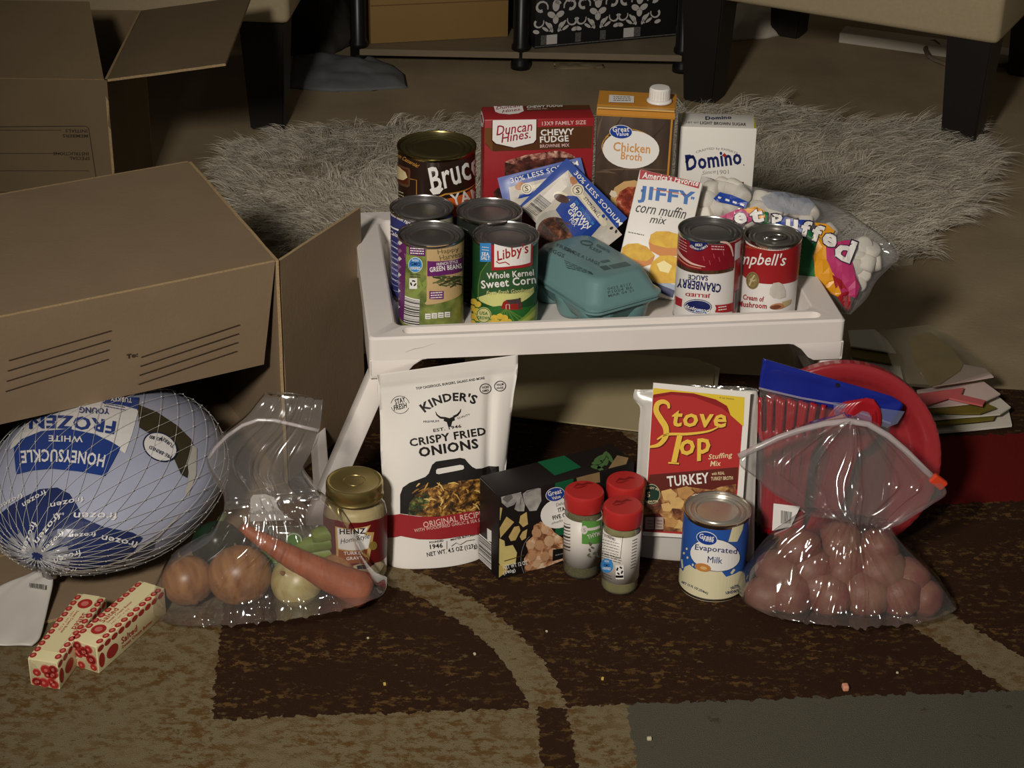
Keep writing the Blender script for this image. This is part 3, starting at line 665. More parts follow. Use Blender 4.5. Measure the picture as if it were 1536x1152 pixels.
obj('cap_base', *lathe([(.0155, 0), (.0155, .002), (.0135, .0032), (.0105, .004)], 32, tuple(cc)), M('white_cap_plastic', (232, 228, 222), .35), root, True)
rib = []; nseg = 72
for r0, z in ((.0122, .004), (.0124, .005), (.0122, .0165), (.0112, .018), (.009, .0182)):
    rib.append((r0, z))
Vv, Ff = lathe(rib, nseg, (0, 0, 0))
Vv = [Vector((v[0] * (1 + (.035 if (i % nseg) % 3 == 0 and i // nseg < 3 else 0)), v[1] * (1 + (.035 if (i % nseg) % 3 == 0 and i // nseg < 3 else 0)), v[2])) + cc for i, v in enumerate(Vv)]
autosmooth(obj('screw_cap', Vv, Ff, M('white_cap_plastic', (0, 0, 0)), root), 30)
A = Art(Plane(P0 + Vector((0, 0, hz + .0075)), U, B), root, 'printed_date_panel'); A.poly([(914, 142), (951, 142.5), (951, 155), (913, 154)], WHITE, 3); A.lines(920, 146, 946, 146.5, 3, TINY, 4, (0, 2.6), .8, 3); A.build()
A = Art(SF, root)
A.poly([(894, 167), (1011, 170), (1011, 174), (955, 172), (945, 175), (934, 171), (894, 170)], m_gold, 1); A.line([(920, 164), (945, 174), (968, 172)], 1, M('gold_fold_card', (0, 0, 0)), 2)
A.ring(945, 223.5, 43, 27.5, 1.6, GOLD, 2, rot=8, a0=20, a1=215); A.ring(945, 220, 41, 27, 1.2, GOLD, 2, rot=8, a0=190, a1=380)
A.ell(946.5, 224, 42.5, 28.5, WHITE, 3, 2); A.ell(931.5, 197.5, 17.2, 10.4, WHITE, 4, 3); A.ell(931.5, 197.5, 16.4, 9.7, BLUE, 5, 3); A.text('Great', 919, 197.5, 944, 197, 8, WHITE, 6, .04); A.text('Value', 924, 203.5, 943, 203, 6, WHITE, 6, .04)
LT = M('light_gold_text', (214, 156, 92), .4); A.text('Chicken', 919.5, 226, 975, 230, 14, LT, 5, .04); A.text('Broth', 931, 238.5, 962, 241.5, 11.5, LT, 5, .04)
for k, (x0, y0, x1, y1) in enumerate(((892, 215, 905, 170), (893, 240, 935, 172), (900, 255, 1000, 255), (930, 262, 1004, 180), (893, 258, 925, 260))): A.line([(x0, y0), ((x0 + x1) / 2, (y0 + y1) / 2 - 2), (x1, y1)], [.5, 4, .5], M('wood_grain_print_%d' % (k % 2), [(104, 86, 70), (62, 50, 42)][k % 2], .4), 1)
A.poly([(916, 296), (922, 281), (936, 272), (952, 270), (975, 280), (975, 330), (916, 318)], M('pot_rim_print', (206, 166, 110), .4), 2); A.poly([(924, 300), (930, 287), (942, 280), (960, 280), (975, 300), (975, 330), (930, 330)], Mfood('stew_photo', [(120, 40, 24), (176, 78, 48), (222, 170, 136)], 130), 3)
A.poly([(914, 291), (917, 285), (924, 287), (926, 294), (922, 296), (917, 294)], M('pot_handle_print', (226, 212, 186), .4), 3)
A.line([(1008.5, 172), (999, 300)], 3, M('broth_gold_card', (0, 0, 0)), 2); A.build()

# brown sugar
m_su = M('sugar_white_card', (228, 224, 216), .42)
P0 = Vector((.2005, 2.238, ZF)); U = Vector((math.cos(math.radians(-1)), math.sin(math.radians(-1)), 0))
root, SF, ST, SL, U, V, B = carton('brown_sugar_box', P0, U, .0945, .050, .167, 'white brown-sugar box with navy lettering, right of the broth carton', 'box', m_su)
A = Art(SF, root); SG = M('sugar_grey_print', (150, 146, 140), .5)
A.text('CRAFTED by EXPERTS', 1045, 231, 1105, 233, 4.2, SG, 3, .02, 0, 7)
A.text('Domino', 1030, 256, 1113, 246, 24, NAVY, 4, .06); A.poly([(1027.5, 243), (1030, 235), (1040, 232), (1042, 236), (1034, 238), (1031, 246)], NAVY, 4); A.ell(1115.5, 247, .9, .9, NAVY, 4, n=8)
A.poly([(1083, 232.5), (1086.5, 229), (1090, 232.5), (1086.5, 236)], RED, 5)
A.text('Since', 1053, 262, 1074, 259, 5.5, SG, 3, 0, .3); A.text('1901', 1076, 261.5, 1093, 260.5, 6.5, SG, 3)
A.poly([(1102, 273), (1115.5, 272.5), (1115, 279), (1100, 280)], M('sugar_brick_red', (150, 58, 48), .4), 3); A.build()
A = Art(ST, root); A.text('Domino', 1058, 180.5, 1097, 179, 5.2, NAVY, 3, .06); A.text('LIGHT BROWN SUGAR', 1050, 187, 1119, 189.5, 4.4, TINY, 3, .02); A.text('NET WT', 1029, 185.5, 1048, 186, 2.6, SG, 3)
LIME = M('lime_print', (186, 186, 74), .4)
A.poly([(1019, 190), (1024, 167), (1027, 167), (1022, 190)], LIME, 2); A.poly([(1131, 193), (1133, 171), (1136.5, 171), (1135, 193)], LIME, 2); A.build()

# corn muffin mix, leaning back against the cartons
def lean_pt(px, py, base, L):
    d = ray(px, py).normalized(); o = EYE - base; b = o.dot(d); c = o.dot(o) - L * L; D = b * b - c
    return EYE + d * (-b + math.sqrt(D)) if D > 0 else EYE + d * (-b)
JT = YP(960, 253.5, 2.172); J0 = G(919, 429, ZF + .0155); JL = (JT - J0).length; V = (JT - J0).normalized()
JR = lean_pt(1052, 268, JT, .0001); Uj = (JR - JT); Uj = (Uj - V * Uj.dot(V)).normalized()
m_ji = M('muffin_white_card', (232, 228, 222), .42)
root, SF, ST, SL, U, V, B = carton('muffin_mix_box', J0, Uj, .0775, .034, JL, 'slim white muffin mix box with blue letters leaning on the cartons', 'box', m_ji, V=V)
A = Art(SF, root); JB = M('muffin_blue_print', (44, 104, 176), .4); MY = M('muffin_yellow', (226, 186, 48), .5, var=.2, vscale=110, rgb2=(206, 152, 34)); MO = M('muffin_side_orange', (206, 132, 60), .5)
A.poly([(959, 254), (1051.5, 268), (1048, 283), (1005, 271), (959, 269)], RED, 1); A.text("America's Favorite", 963, 267.5, 1047, 280, 10, WHITE, 3, .05, .2, 1)
A.text('JIFFY', 956, 304, 1040, 314, 26, JB, 4, .07); A.text('"', 961, 288, 965, 288.5, 4, JB, 4, .06); A.text('"', 1036, 299, 1041, 299.8, 4, JB, 4, .06); A.lines(980, 284, 1032, 293, 1, ORANGE, 4, (0, 3), 1.4, 3)
A.text('corn muffin', 953, 318, 1028, 329, 16, BLACK, 4, .0, .35); A.text('mix', 974, 334, 999, 337, 11, BLACK, 4, .0, .35); A.lines(942, 348, 966, 353, 1, TINY, 4, (0, 3), 1.2, 9)
A.poly([(973, 365), (976, 352), (985, 347), (1002, 347), (1016, 351), (1026, 360), (1024, 384), (990, 384), (975, 376)], MO, 2); A.poly([(973, 362), (977, 352), (986, 347), (1003, 347), (1017, 352), (1027, 361), (1024, 372), (1000, 372), (980, 367)], MY, 3)
A.poly([(932, 374), (940, 367), (956, 365), (970, 370), (982, 384), (978, 396), (960, 402), (932, 392)], MO, 4); A.poly([(932, 371), (942, 366), (957, 365), (971, 371), (982, 383), (970, 392), (932, 388)], MY, 5)
A.poly([(974, 405), (978, 393), (990, 384), (1006, 383), (1020, 388), (1014, 425), (985, 425), (975, 416)], MY, 6); A.poly([(985, 396), (996, 391), (1008, 399), (1003, 410), (990, 407)], M('butter_pat_print', (240, 226, 160), .4), 7)
A.poly([(950, 405), (975, 415), (1014, 428), (1009, 446), (927, 410), (930, 398)], M('muffin_plate_blue', (150, 164, 182), .4), 8 if False else 2); A.poly([(927, 402), (1012, 436), (1009, 447), (925, 412)], NAVY, 7); A.build()
A = Art(Plane(J0 + U * .0775, B, V, clip=(.034, JL)), root); A.poly([(1052, 270), (1078, 282), (1072, 300), (1062, 318), (1044, 318)], NAVY, 1); A.poly([(1045, 322), (1062, 320), (1055, 345), (1040, 345)], M('side_panel_grey', (120, 118, 122), .45), 1); A.lines(1049, 325, 1058, 322, 4, BLACK, 2, (-1, 6), 1, 3); A.build()

# gravy mix packets
def packet(name, c0, c1, c2, label, puff=.004):
    """c0 lower/left corner, c1 text-edge start, c2 text-edge end (world); thin pillow packet with crimped border"""
    U = (c2 - c1); W = U.length; U.normalize(); D_ = (c0 - c1); D_ = D_ - U * D_.dot(U); H = D_.length; D_.normalize(); Vup = -D_
    O = c1 + D_ * H; root = thing(name, O + U * W / 2, label, 'packet', 'brown gravy packets'); N = U.cross(Vup)
    if N.dot(EYE - O) < 0: N = -N
    def disp(u, v):
        a = min(u, W - u) / W; b = min(v, H - v) / H; k = smooth01((a - .06) * 5) * smooth01((b - .06) * 5) if a > 0 and b > 0 else 0
        return puff * k + .0008 * mn.noise(Vector((u * 60, v * 60, W * 100))) * (.4 + k)
    n1 = 22; Vv = []; Ff = []
    for sgn in (1, -1):
        for i in range(n1 + 1):
            for j in range(n1 + 1):
                u, v = W * i / n1, H * j / n1; d = disp(u, v)
                edge = i in (0, n1) or j in (0, n1)
                Vv.append(O + U * u + Vup * v + N * (d if sgn > 0 else (d if edge else -abs(d) * .6 - .0003)) - Vector(root.location))
    m_ = (n1 + 1) ** 2
    for i in range(n1):
        for j in range(n1):
            a = i * (n1 + 1) + j; q = (a, a + n1 + 1, a + n1 + 2, a + 1); Ff.append(q); Ff.append(tuple(m_ + k for k in reversed(q)))
    obj('foil_packet', Vv, Ff, M('packet_blue_foil', (32, 70, 156), .36, spec=.5), root, True)
    S = Plane(O, U, Vup, disp, .006); S.N = N; return root, S
GI = M('packet_ivory', (202, 194, 180), .4, var=.12, vscale=50); GB = Mfood('gravy_photo', [(46, 22, 14), (98, 54, 34), (158, 108, 74)], 120); SPN = M('spoon_cream_print', (226, 216, 190), .4)
root, S = packet('gravy_packet', YP(777, 308, 2.148), YP(850, 237, 2.166), YP(941, 327, 2.150), 'blue gravy packet lying diagonally over the other one', .004)
A = Art(S, root)
A.poly([(852, 255), (933, 352), (913, 368), (885, 395), (860, 395), (782, 311)], GI, 1)
A.poly([(849, 293), (864, 293), (901, 337), (883, 358), (858, 352), (843, 328), (833, 314)], BLUE, 3); A.poly([(858, 350), (884, 357), (875, 372), (862, 366)], BLUE, 3)
A.ell(835, 342, 32, 27, M('plate_grey_print', (172, 168, 158), .4), 2, 20); A.ell(833, 350, 28, 25, GB, 3, 20); A.ell(842, 297, 12, 6, M('ladle_brown_print', (70, 34, 26), .4), 4, 20); A.ell(842, 295, 13, 7.5, SPN, 3, 20)
A.ell(866, 284.5, 10, 9.5, SPN, 5); A.ring(866, 284.5, 7.6, 7.2, .8, TINY, 6); A.text('S', 863.2, 289, 869, 289, 8.5, BLACK, 6, .02); A.line([(870, 290), (883, 308), (900, 328), (907, 336)], [6, 7, 8, 8.5], SPN, 5); A.ell(906, 335, 4.4, 4.4, SPN, 5); A.text('STONEMILL', 874.5, 297, 897, 326.5, 5, TINY, 6, .02)
A.text('30% LESS SODIUM', 860, 260, 929, 339, 7, WHITE, 5, .02); A.text('BROWN', 854, 308, 880, 343, 8.5, WHITE, 5, .05); A.text('GRAVY', 850, 316, 873, 346, 8, WHITE, 5, .05); A.text('MIX', 853, 330, 861, 339.5, 6, WHITE, 5); A.text('30% LESS SODIUM', 860.5, 301, 888, 337, 4.4, SKY, 5, .02)
A.barcode((787, 313), (811, 290), (828, 303), (803, 325), BLACK, GI, 2, 22, 5)
A.ell(851, 272, 9, 6, M('mushroom_print', (0, 0, 0)), 2, 40); A.ell(860, 271, 5, 7, M('mushroom_tan_print', (0, 0, 0)), 3, -30); A.ell(902, 350, 7, 7, M('mushroom_print', (0, 0, 0)), 3); A.ell(912, 357, 7, 8, M('mushroom_print', (0, 0, 0)), 3); A.ell(917, 342, 2, 3, BLACK, 4, 60); A.ell(924, 347, 1.6, 3, BLACK, 4, 20)
A.ell(844, 337, 3.4, 3.4, M('olive_dark_print', (40, 46, 30), .4), 4); A.build()
root, S = packet('gravy_packet', YP(757, 312, 2.166), YP(746, 267, 2.180), YP(871, 235.5, 2.192), 'blue gravy packet behind, leaning on the red brownie box', .0025)
A = Art(S, root); A.poly([(763, 281), (842, 262), (848, 300), (790, 318), (768, 318)], GI, 1); A.text('30% LESS SODIUM', 767, 275, 868, 248, 7.5, WHITE, 5, .02)
A.ell(772, 292, 7, 8, M('mushroom_print', (0, 0, 0)), 2); A.ell(780, 279, 8, 6, M('mushroom_tan_print', (0, 0, 0)), 2, -20); A.ell(790, 283, 9, 8.5, SPN, 3); A.ring(790, 283, 6.8, 6.4, .8, TINY, 4); A.text('S', 787.5, 287, 793, 286.5, 8, BLACK, 4, .02); A.line([(797, 281), (815, 277), (835, 272)], [5, 6, 7], SPN, 3); A.build()

# egg carton
m_egg = M('teal_foam', (104, 139, 139), .3, spec=.5, bump=.08, bscale=260)
ec = Vector((.090, 2.064, ZF)); ea = math.radians(-56); eu = Vector((math.cos(ea), math.sin(ea), 0)); ev = Vector((-math.sin(ea), math.cos(ea), 0))
eggs = thing('egg_carton', ec, 'teal foam egg carton with stamped lid on the tray', 'carton')
def eloop(a, b, rad, z, n=7):
    P = []
    for cx, cy, a0 in ((a - rad, -b + rad, -90), (a - rad, b - rad, 0), (-a + rad, b - rad, 90), (-a + rad, -b + rad, 180)):
        for i in range(n + 1): t = math.radians(a0 + 90 * i / n); P.append(eu * (cx + rad * math.cos(t)) + ev * (cy + rad * math.sin(t)) + Vector((0, 0, z)))
    return P
def shell(name, spec, mat, root, close=(True, True)):
    V_, F_ = [], []; n = None
    for s_ in spec: P = eloop(*s_); n = len(P); V_ += P
    for k in range(len(spec) - 1):
        for i in range(n): j = (i + 1) % n; F_.append((k * n + i, k * n + j, (k + 1) * n + j, (k + 1) * n + i))
    if close[0]: F_.append(tuple(reversed(range(n))))
    if close[1]: F_.append(tuple(range((len(spec) - 1) * n, len(spec) * n)))
    return autosmooth(obj(name, V_, F_, mat, root), 55)
shell('lid', [(.076, .0525, .016, .0365), (.0775, .0535, .016, .0375), (.0775, .0535, .016, .0405), (.0735, .0495, .016, .0425), (.0715, .0475, .016, .045), (.062, .0395, .017, .064), (.0595, .037, .017, .0675), (.055, .0335, .016, .069), (.03, .015, .01, .069)], m_egg, eggs)
shell('base_flange', [(.074, .050, .015, .0325), (.0765, .0525, .016, .033), (.0765, .0525, .016, .0355), (.074, .050, .015, .036)], m_egg, eggs)
for i in range(3):
    for j in range(2):
        c = eu * (-.047 + .047 * i) + ev * (-.0235 + .047 * j)
        obj('egg_cup', *lathe([(.012, 0), (.0165, .001), (.019, .006), (.0225, .022), (.0243, .0335)], 20, tuple(c)), m_egg, eggs, True)
shell('base_wall', [(.060, .036, .014, .010), (.064, .040, .014, .016), (.0725, .0485, .015, .033)], m_egg, eggs)
INK = M('stamp_ink_grey', (72, 92, 92), .6)
A = Art(Plane(ec + Vector((0, 0, .0691)), eu, ev), eggs, 'stamped_print')
pl = lambda x, y: (800 + x / 7.314, 340 + y / 7.314)
A.ring(*pl(585, 180), 10, 4.2, 2.2, INK, 1, rot=10)
def stx(t, x0, y0, x1, y1, h): a_, b_ = pl(x0, y0), pl(x1, y1); A.text(t, *a_, *b_, h, INK, 1, .05)
stx('GRADE A LARGE', 340, 255, 720, 430, 5); stx('EGGS', 170, 270, 330, 345, 6); stx('FRESH', 250, 215, 440, 300, 5); stx('KEEP', 610, 240, 740, 300, 4.5); stx('REFRIGERATED', 690, 215, 830, 290, 4)
for k in range(4): a_, b_ = pl(340 + k * 6, 372 + k * 24), pl(640 + k * 8, 505 + k * 8); A.lines(*a_, *b_, 1, INK, 1, (0, 3), 1.0, k)
A.poly([pl(720, 440), pl(800, 425), pl(860, 462), pl(780, 482)], INK, 1); A.poly([pl(820, 425), pl(1010, 385), pl(1080, 425), pl(880, 465)], M('stamp_ink_light', (84, 104, 104), .6), 1); A.poly([pl(725, 380), pl(820, 360), pl(850, 380), pl(760, 400)], M('stamp_ink_light', (0, 0, 0)), 1); A.build()
# end of the lid: stamped date on the sloping face
p1 = ec + eu * .0715 + Vector((0, 0, .045)); p2 = ec + eu * .062 + Vector((0, 0, .064))
A = Art(Plane(p1, ev, p2 - p1), eggs, 'stamped_date')
for k, t in enumerate(('0423 8117', 'P1024 B6', 'MAR 04 21')): a_, b_ = pl(815 + k * 4, 700 + k * 38), pl(1075 + k * 14, 645 + k * 34); A.text(t, *a_, *b_, 4.2, INK, 1, .05)
A.build()
# ------------------------------------------------------------------ soft packs: front and back sheet over a plane, outline given row by row
def soft_sheet(name, S, rows, nu, nv, disp, mat, root, back=None, smooth=True):
    """rows: list of (left px, right px) from bottom to top; disp(s,t) front offset, back(s,t) rear offset (metres)"""
    K = len(rows) - 1; o = Vector(root.location); Vv, Ff = [], []
    L = [S.uv(*r[0]) for r in rows]; R_ = [S.uv(*r[1]) for r in rows]
    def cat(P, t):
        x = t * K; i = min(int(x), K - 1); f = x - i; p0, p1, p2, p3 = P[max(i - 1, 0)], P[i], P[i + 1], P[min(i + 2, K)]
        return [.5 * (2 * p1[k] + (p2[k] - p0[k]) * f + (2 * p0[k] - 5 * p1[k] + 4 * p2[k] - p3[k]) * f * f + (3 * p1[k] - p0[k] - 3 * p2[k] + p3[k]) * f ** 3) for k in (0, 1)]
    for side in ((disp, 1), (back, -1)) if back else ((disp, 1),):
        fn, sg = side
        for j in range(nv + 1):
            t = j / nv; l, r = cat(L, t), cat(R_, t)
            for i in range(nu + 1):
                s_ = i / nu; u, v = l[0] + (r[0] - l[0]) * s_, l[1] + (r[1] - l[1]) * s_
                Vv.append(S.O + S.U * u + S.V * v + S.N * (fn(s_, t) if not isinstance(fn, (int, float)) else fn) - o)
    m_ = (nu + 1) * (nv + 1)
    for j in range(nv):
        for i in range(nu):
            a = j * (nu + 1) + i; q = (a, a + 1, a + nu + 2, a + nu + 1); Ff.append(q)
            if back: Ff.append(tuple(m_ + k for k in reversed(q)))
    if back:
        ring = [i for i in range(nu + 1)] + [j * (nu + 1) + nu for j in range(1, nv + 1)] + [nv * (nu + 1) + i for i in range(nu - 1, -1, -1)] + [j * (nu + 1) for j in range(nv - 1, 0, -1)]
        for k in range(len(ring)): a, b = ring[k], ring[(k + 1) % len(ring)]; Ff.append((b, a, a + m_, b + m_))
    return obj(name, Vv, Ff, mat, root, smooth)
def hump(s, t, e=.5): return max(0, 4 * s * (1 - s)) ** e * max(0, 4 * t * (1 - t)) ** e

# ---- white stand-up pouch of fried onions
TLp, BLp, TRp = YP(566, 562, 1.888), G(583, 846), YP(777, 532, 1.936)
Up = (TRp - TLp).normalized(); Vp = TLp - BLp; Vp = (Vp - Up * Vp.dot(Up)).normalized()
pouch = thing('onion_pouch', BLp + Up * .075, 'white stand-up pouch of crispy fried onions with black skillet picture', 'pouch')
SP = Plane(BLp, Up, Vp)
def pdisp(s, t):
    k = max(0, 4 * s * (1 - s)) ** .6 * (smooth01(t / .12) * smooth01((.86 - t) / .5)) * .022
    n = .0022 * mn.noise(Vector((s * 3.2, t * 4, 3.1))) * smooth01(t * 6) * smooth01((1 - t) * 6)
    fold = -.0055 * math.exp(-((s - .86 + .05 * t) / .035) ** 2) * smooth01((.92 - t) * 5) * smooth01(t * 3)
    crease = -.0012 * math.exp(-((t - .865) / .012) ** 2)
    return k + n + fold + crease
prow = [((596, 850), (728, 841)), ((583, 846), (742, 833)), ((578, 800), (748, 790)), ((575, 740), (757, 720)), ((571, 680), (763, 660)), ((570, 625), (770, 598)), ((567, 585), (776, 560)), ((566, 562), (777, 532))]
m_po = M('matte_white_pouch', (228, 223, 216), .42, spec=.4)
body = soft_sheet('pouch_film', SP, prow, 40, 56, pdisp, m_po, pouch, lambda s, t: -.012 * hump(s, t, .6))
# artwork follows the bulge: invert the row outline approximately
Lr = [SP.uv(*r[0]) for r in prow]; Rr = [SP.uv(*r[1]) for r in prow]
def st_of(u, v):
    vs_ = [(l[1] + r[1]) / 2 for l, r in zip(Lr, Rr)]
    s_ = .5
    for _ in range(3):
        vv = [l[1] + (r[1] - l[1]) * s_ for l, r in zip(Lr, Rr)]; t = 0
        for i in range(len(vv) - 1):
            if v >= vv[i]: t = (i + min(1.0, (v - vv[i]) / max(1e-6, vv[i + 1] - vv[i]))) / (len(vv) - 1)
        x = t * (len(vv) - 1); i = min(int(x), len(vv) - 2); f = x - i
        l = Lr[i][0] + (Lr[i + 1][0] - Lr[i][0]) * f; r = Rr[i][0] + (Rr[i + 1][0] - Rr[i][0]) * f; s_ = max(0, min(1, (u - l) / (r - l)))
    return s_, t
SPd = Plane(BLp, Up, Vp, lambda u, v: pdisp(*st_of(u, v)) + .0003, .006)
# pixel lookups land on the bulged surface
_uv0 = SPd.uv
def _uvb(px, py):
    u, v = _uv0(px, py)
    for _ in range(3):
        h = SPd.disp(u, v); p = SPd.O + SPd.N * h; d = ray(px, py); t = (p - EYE).dot(SPd.N) / d.dot(SPd.N); q = EYE + d * t - SPd.O; u, v = q.dot(SPd.U), q.dot(SPd.V)
    return u, v
SPd.uv = _uvb
A = Art(SPd, pouch); PB = M('pouch_black_print', (30, 28, 26), .45); PR = M('pouch_red_print', (150, 36, 42), .45)
A.text('TOP CASSEROLES, BURGERS, SALADS AND MORE', 624, 585, 727, 569, 4.4, PB, 3, .03)
for x, y, a_, b_ in ((728, 583, 'NON', 'GMO'), (750, 579, 'PALM', 'FREE')): A.ring(x, y, 9, 8, 1.2, PB, 2, rot=-8); A.text(a_, x - 5, y, x + 5, y - 1.4, 3.6, PB, 3, .03); A.text(b_, x - 5, y + 5, x + 5, y + 3.6, 3.2, PB, 3, .03)
A.text('STAY', 593, 607, 609, 602, 8, PB, 3, .04, .2); A.text('FRESH', 591, 616, 611, 611, 8, PB, 3, .04, .2); A.ring(600, 607, 14, 13.5, .7, PB, 2, a0=190, a1=350); A.ring(600, 607, 14, 13.5, .7, PB, 2, a0=20, a1=165)
A.text("KINDER'S", 637, 619, 712, 607, 13, PB, 3, .07, 0, 11)
# steer head
A.poly([(667, 625), (674, 627), (681, 624), (682, 630), (678, 632), (676, 640), (672, 640), (670, 633), (665, 631)], PB, 3); A.line([(668, 627), (660, 626), (655, 622), (653, 617)], [3.4, 3, 2, .6], PB, 3); A.line([(680, 625), (686, 622), (690, 617), (691, 613)], [3.4, 3, 2, .6], PB, 3)
A.text('PREMIUM', 635, 634, 658, 633, 3.2, PB, 3); A.text('QUALITY', 686, 629, 705, 623, 3.2, PB, 3); A.text('EST. 1946', 650, 648, 692, 641, 4.8, PB, 3, .04)
A.text('CRISPY FRIED', 615, 670, 729, 652, 12, PB, 3, .06); A.text('ONIONS', 629, 686, 718, 672, 15, PB, 3, .08)
A.poly([(600, 770), (600, 742), (604, 731), (614, 724), (638, 715), (643, 710), (648, 697), (654, 692), (690, 686.5), (697, 688), (702, 694), (708, 700), (714, 703), (748, 699), (750, 770)], PB, 2)
A.poly([(654, 705), (656, 703), (690, 697), (695, 698), (696, 702), (694, 704), (658, 711), (654, 710)], m_po, 3)
FO = Mfood('fried_onion_photo', [(46, 30, 14), (112, 74, 28), (178, 130, 58), (210, 172, 92)], 170); FG = Mfood('green_bean_casserole_photo', [(26, 30, 16), (62, 72, 34), (136, 138, 74)], 170)
A.poly([(612, 772), (614, 755), (624, 742), (640, 733), (660, 728), (690, 721), (716, 718), (735, 716), (736, 775)], FO, 3); A.poly([(612, 772), (614, 756), (624, 742), (636, 738), (646, 746), (640, 758), (632, 766), (622, 772)], FG, 4)
R = random.Random(7)
for k in range(46):
    x, y = R.uniform(620, 730), R.uniform(724, 768); a = R.uniform(-1.2, 1.2); L_ = R.uniform(3, 8); A.line([(x - L_ * math.cos(a), y - L_ * math.sin(a)), (x + 1, y - 1.5), (x + L_ * math.cos(a), y + L_ * math.sin(a))], [1, 2.6, .8], M('onion_strip_%d' % (k % 4), [(196, 150, 74), (150, 104, 44), (82, 50, 22), (216, 182, 108)][k % 4], .5), 5 + k % 3)
A.poly([(580, 772), (600, 770), (628, 774), (660, 774), (700, 767), (752, 757), (752, 793), (700, 802), (660, 808), (628, 808), (600, 803), (580, 806)], PR, 8)
A.text('ORIGINAL RECIPE', 635, 791, 724, 774, 9, M('pouch_pink_print', (222, 184, 172), .45), 10, .02); A.text('WITH WOODFIRED GARLIC & SEA SALT', 621, 797.5, 730, 780, 5, M('pouch_pink_print', (0, 0, 0)), 10, .01)
A.text('FOUNDED', 644, 815, 665, 812, 3, PB, 3, .04); A.text('1946', 645, 823.5, 664, 821, 7, PB, 3, .05); A.line([(670, 811), (670, 824)], .6, PB, 3); A.text('MASTER BUTCHER', 676, 811, 713, 803, 3, PB, 3, .05); A.line([(677, 819), (684, 814), (690, 817), (700, 811), (712, 809)], .8, PB, 3); A.text('NET WT. 4.5 OZ (127g)', 641, 837, 716, 823, 8.5, PB, 3, .03); A.build()
# tear notches
for px_, py_ in ((572, 594), (774, 557)): pass

# ---- gravy jar with gold lid
gc = G(531.5, 719.5, .125); jar = thing('gravy_jar', (gc.x, gc.y, 0), 'glass gravy jar with gold lid and dark red label', 'jar')
m_glass = film('jar_glass', .02, k=2.2, rough=.05)
obj('glass', *lathe([(.028, .001), (.033, .003), (.0352, .010), (.0352, .086), (.033, .096), (.0298, .102), (.0298, .112)], 48, caps=False), m_glass, jar, True)
obj('gravy', *lathe([(.026, .002), (.032, .004), (.0338, .011), (.0338, .085), (.0318, .095), (.0285, .100), (.001, .1005)], 48), M('pale_gravy', (196, 178, 128), .45, var=.18, vscale=40, rgb2=(164, 146, 98)), jar, True)
m_gl = M('gold_lid_metal', (178, 160, 102), .3, .9)
lidp = [(.0305, .106), (.0318, .1065), (.0322, .108), (.0312, .110), (.0312, .1135), (.0318, .1145), (.0316, .122), (.0308, .1245), (.0295, .125), (.0285, .1244), (.0265, .1238), (.0125, .1238), (.0120, .1232), (.0105, .1232), (.0102, .1238), (.0002, .1238)]
autosmooth(obj('gold_lid', *lathe(lidp, 56, caps=False), m_gl, jar), 40)
SJ = Cyl((gc.x, gc.y, 0), .0354); A = Art(SJ, jar, 'jar_label'); JR_ = M('jar_dark_red', (104, 20, 24), .4)
A.poly([(480, 770), (505, 780), (534, 784), (560, 780), (582, 768), (580, 834), (556, 846), (534, 848), (505, 846), (480, 836)], JR_, 1)
TANp = M('jar_label_tan', (200, 164, 102), .4)
A.poly([(503, 789), (556, 787), (550, 798), (561, 798), (553, 842), (528, 844), (505, 842)], TANp, 2); A.poly([(506, 791), (552, 790), (546, 802), (556, 803), (552, 822), (508, 822)], WHITE, 3); A.text('HEINZ', 510, 801, 548, 800, 8.5, BLACK, 4, .06); A.text('HomeStyle', 512, 818, 555, 809, 10, BLACK, 4, .0, .35)
A.poly([(508, 824), (551, 823), (547, 842), (508, 843)], M('jar_rust_print', (150, 82, 44), .4), 3); A.text('TURKEY', 516, 832, 546, 831, 5, WHITE, 4, .04); A.text('GRAVY', 520, 840, 544, 838, 5, WHITE, 4, .04)
A.ell(559, 818, 6, 6.5, M('jar_seal_olive', (140, 120, 58), .4), 4)
A.poly([(530, 848), (540, 845), (570, 842), (576, 846), (566, 862), (548, 866), (532, 862)], M('gravy_photo_pale', (196, 178, 146), .45, var=.3, vscale=100), 3); A.poly([(535, 848), (556, 843), (562, 845), (548, 853), (536, 853)], BLACK, 4); A.build()

# ---- frozen pasta dinner box
PA = math.radians(27.5); pu = Vector((math.cos(PA), math.sin(PA), 0)); P0 = G(747, 870)
root, SF, ST, SL, U, V, B = carton('pasta_dinner_box', P0, pu, .172, .049, .1105, 'black pasta dinner box with shell pasta photo and green band', 'box', M('pasta_black_card', (28, 23, 22), .45, spec=.3), .001)
A = Art(SF, root); GRN = M('pasta_green_print', (20, 92, 58), .4); SHL = M('pasta_shell_grey', (182, 178, 172), .45, var=.35, vscale=90, rgb2=(120, 116, 112)); CHZ = M('cheese_print', (206, 178, 112), .45, var=.2, vscale=80); CHY = M('cheese_yellow_print', (218, 202, 128), .45, var=.15, vscale=60)
q = lambda x, y: (700 + x / 4.8, 640 + y / 4.8)
A.poly([q(638, 352), q(770, 312), q(770, 780), q(638, 780)], GRN, 1)
def shape(pts, m_, l): A.poly([q(*p) for p in pts], m_, l)
shape([(190, 385), (215, 352), (280, 345), (345, 360), (385, 395), (350, 425), (250, 430)], SHL, 3); shape([(245, 490), (270, 440), (330, 420), (392, 418), (390, 480), (340, 560), (290, 580), (250, 545)], SHL, 4); shape([(400, 480), (430, 410), (500, 398), (530, 440), (535, 530), (500, 600), (450, 605), (410, 540)], SHL, 5); shape([(340, 590), (365, 500), (390, 480), (415, 560), (410, 605), (365, 605)], SHL, 6)
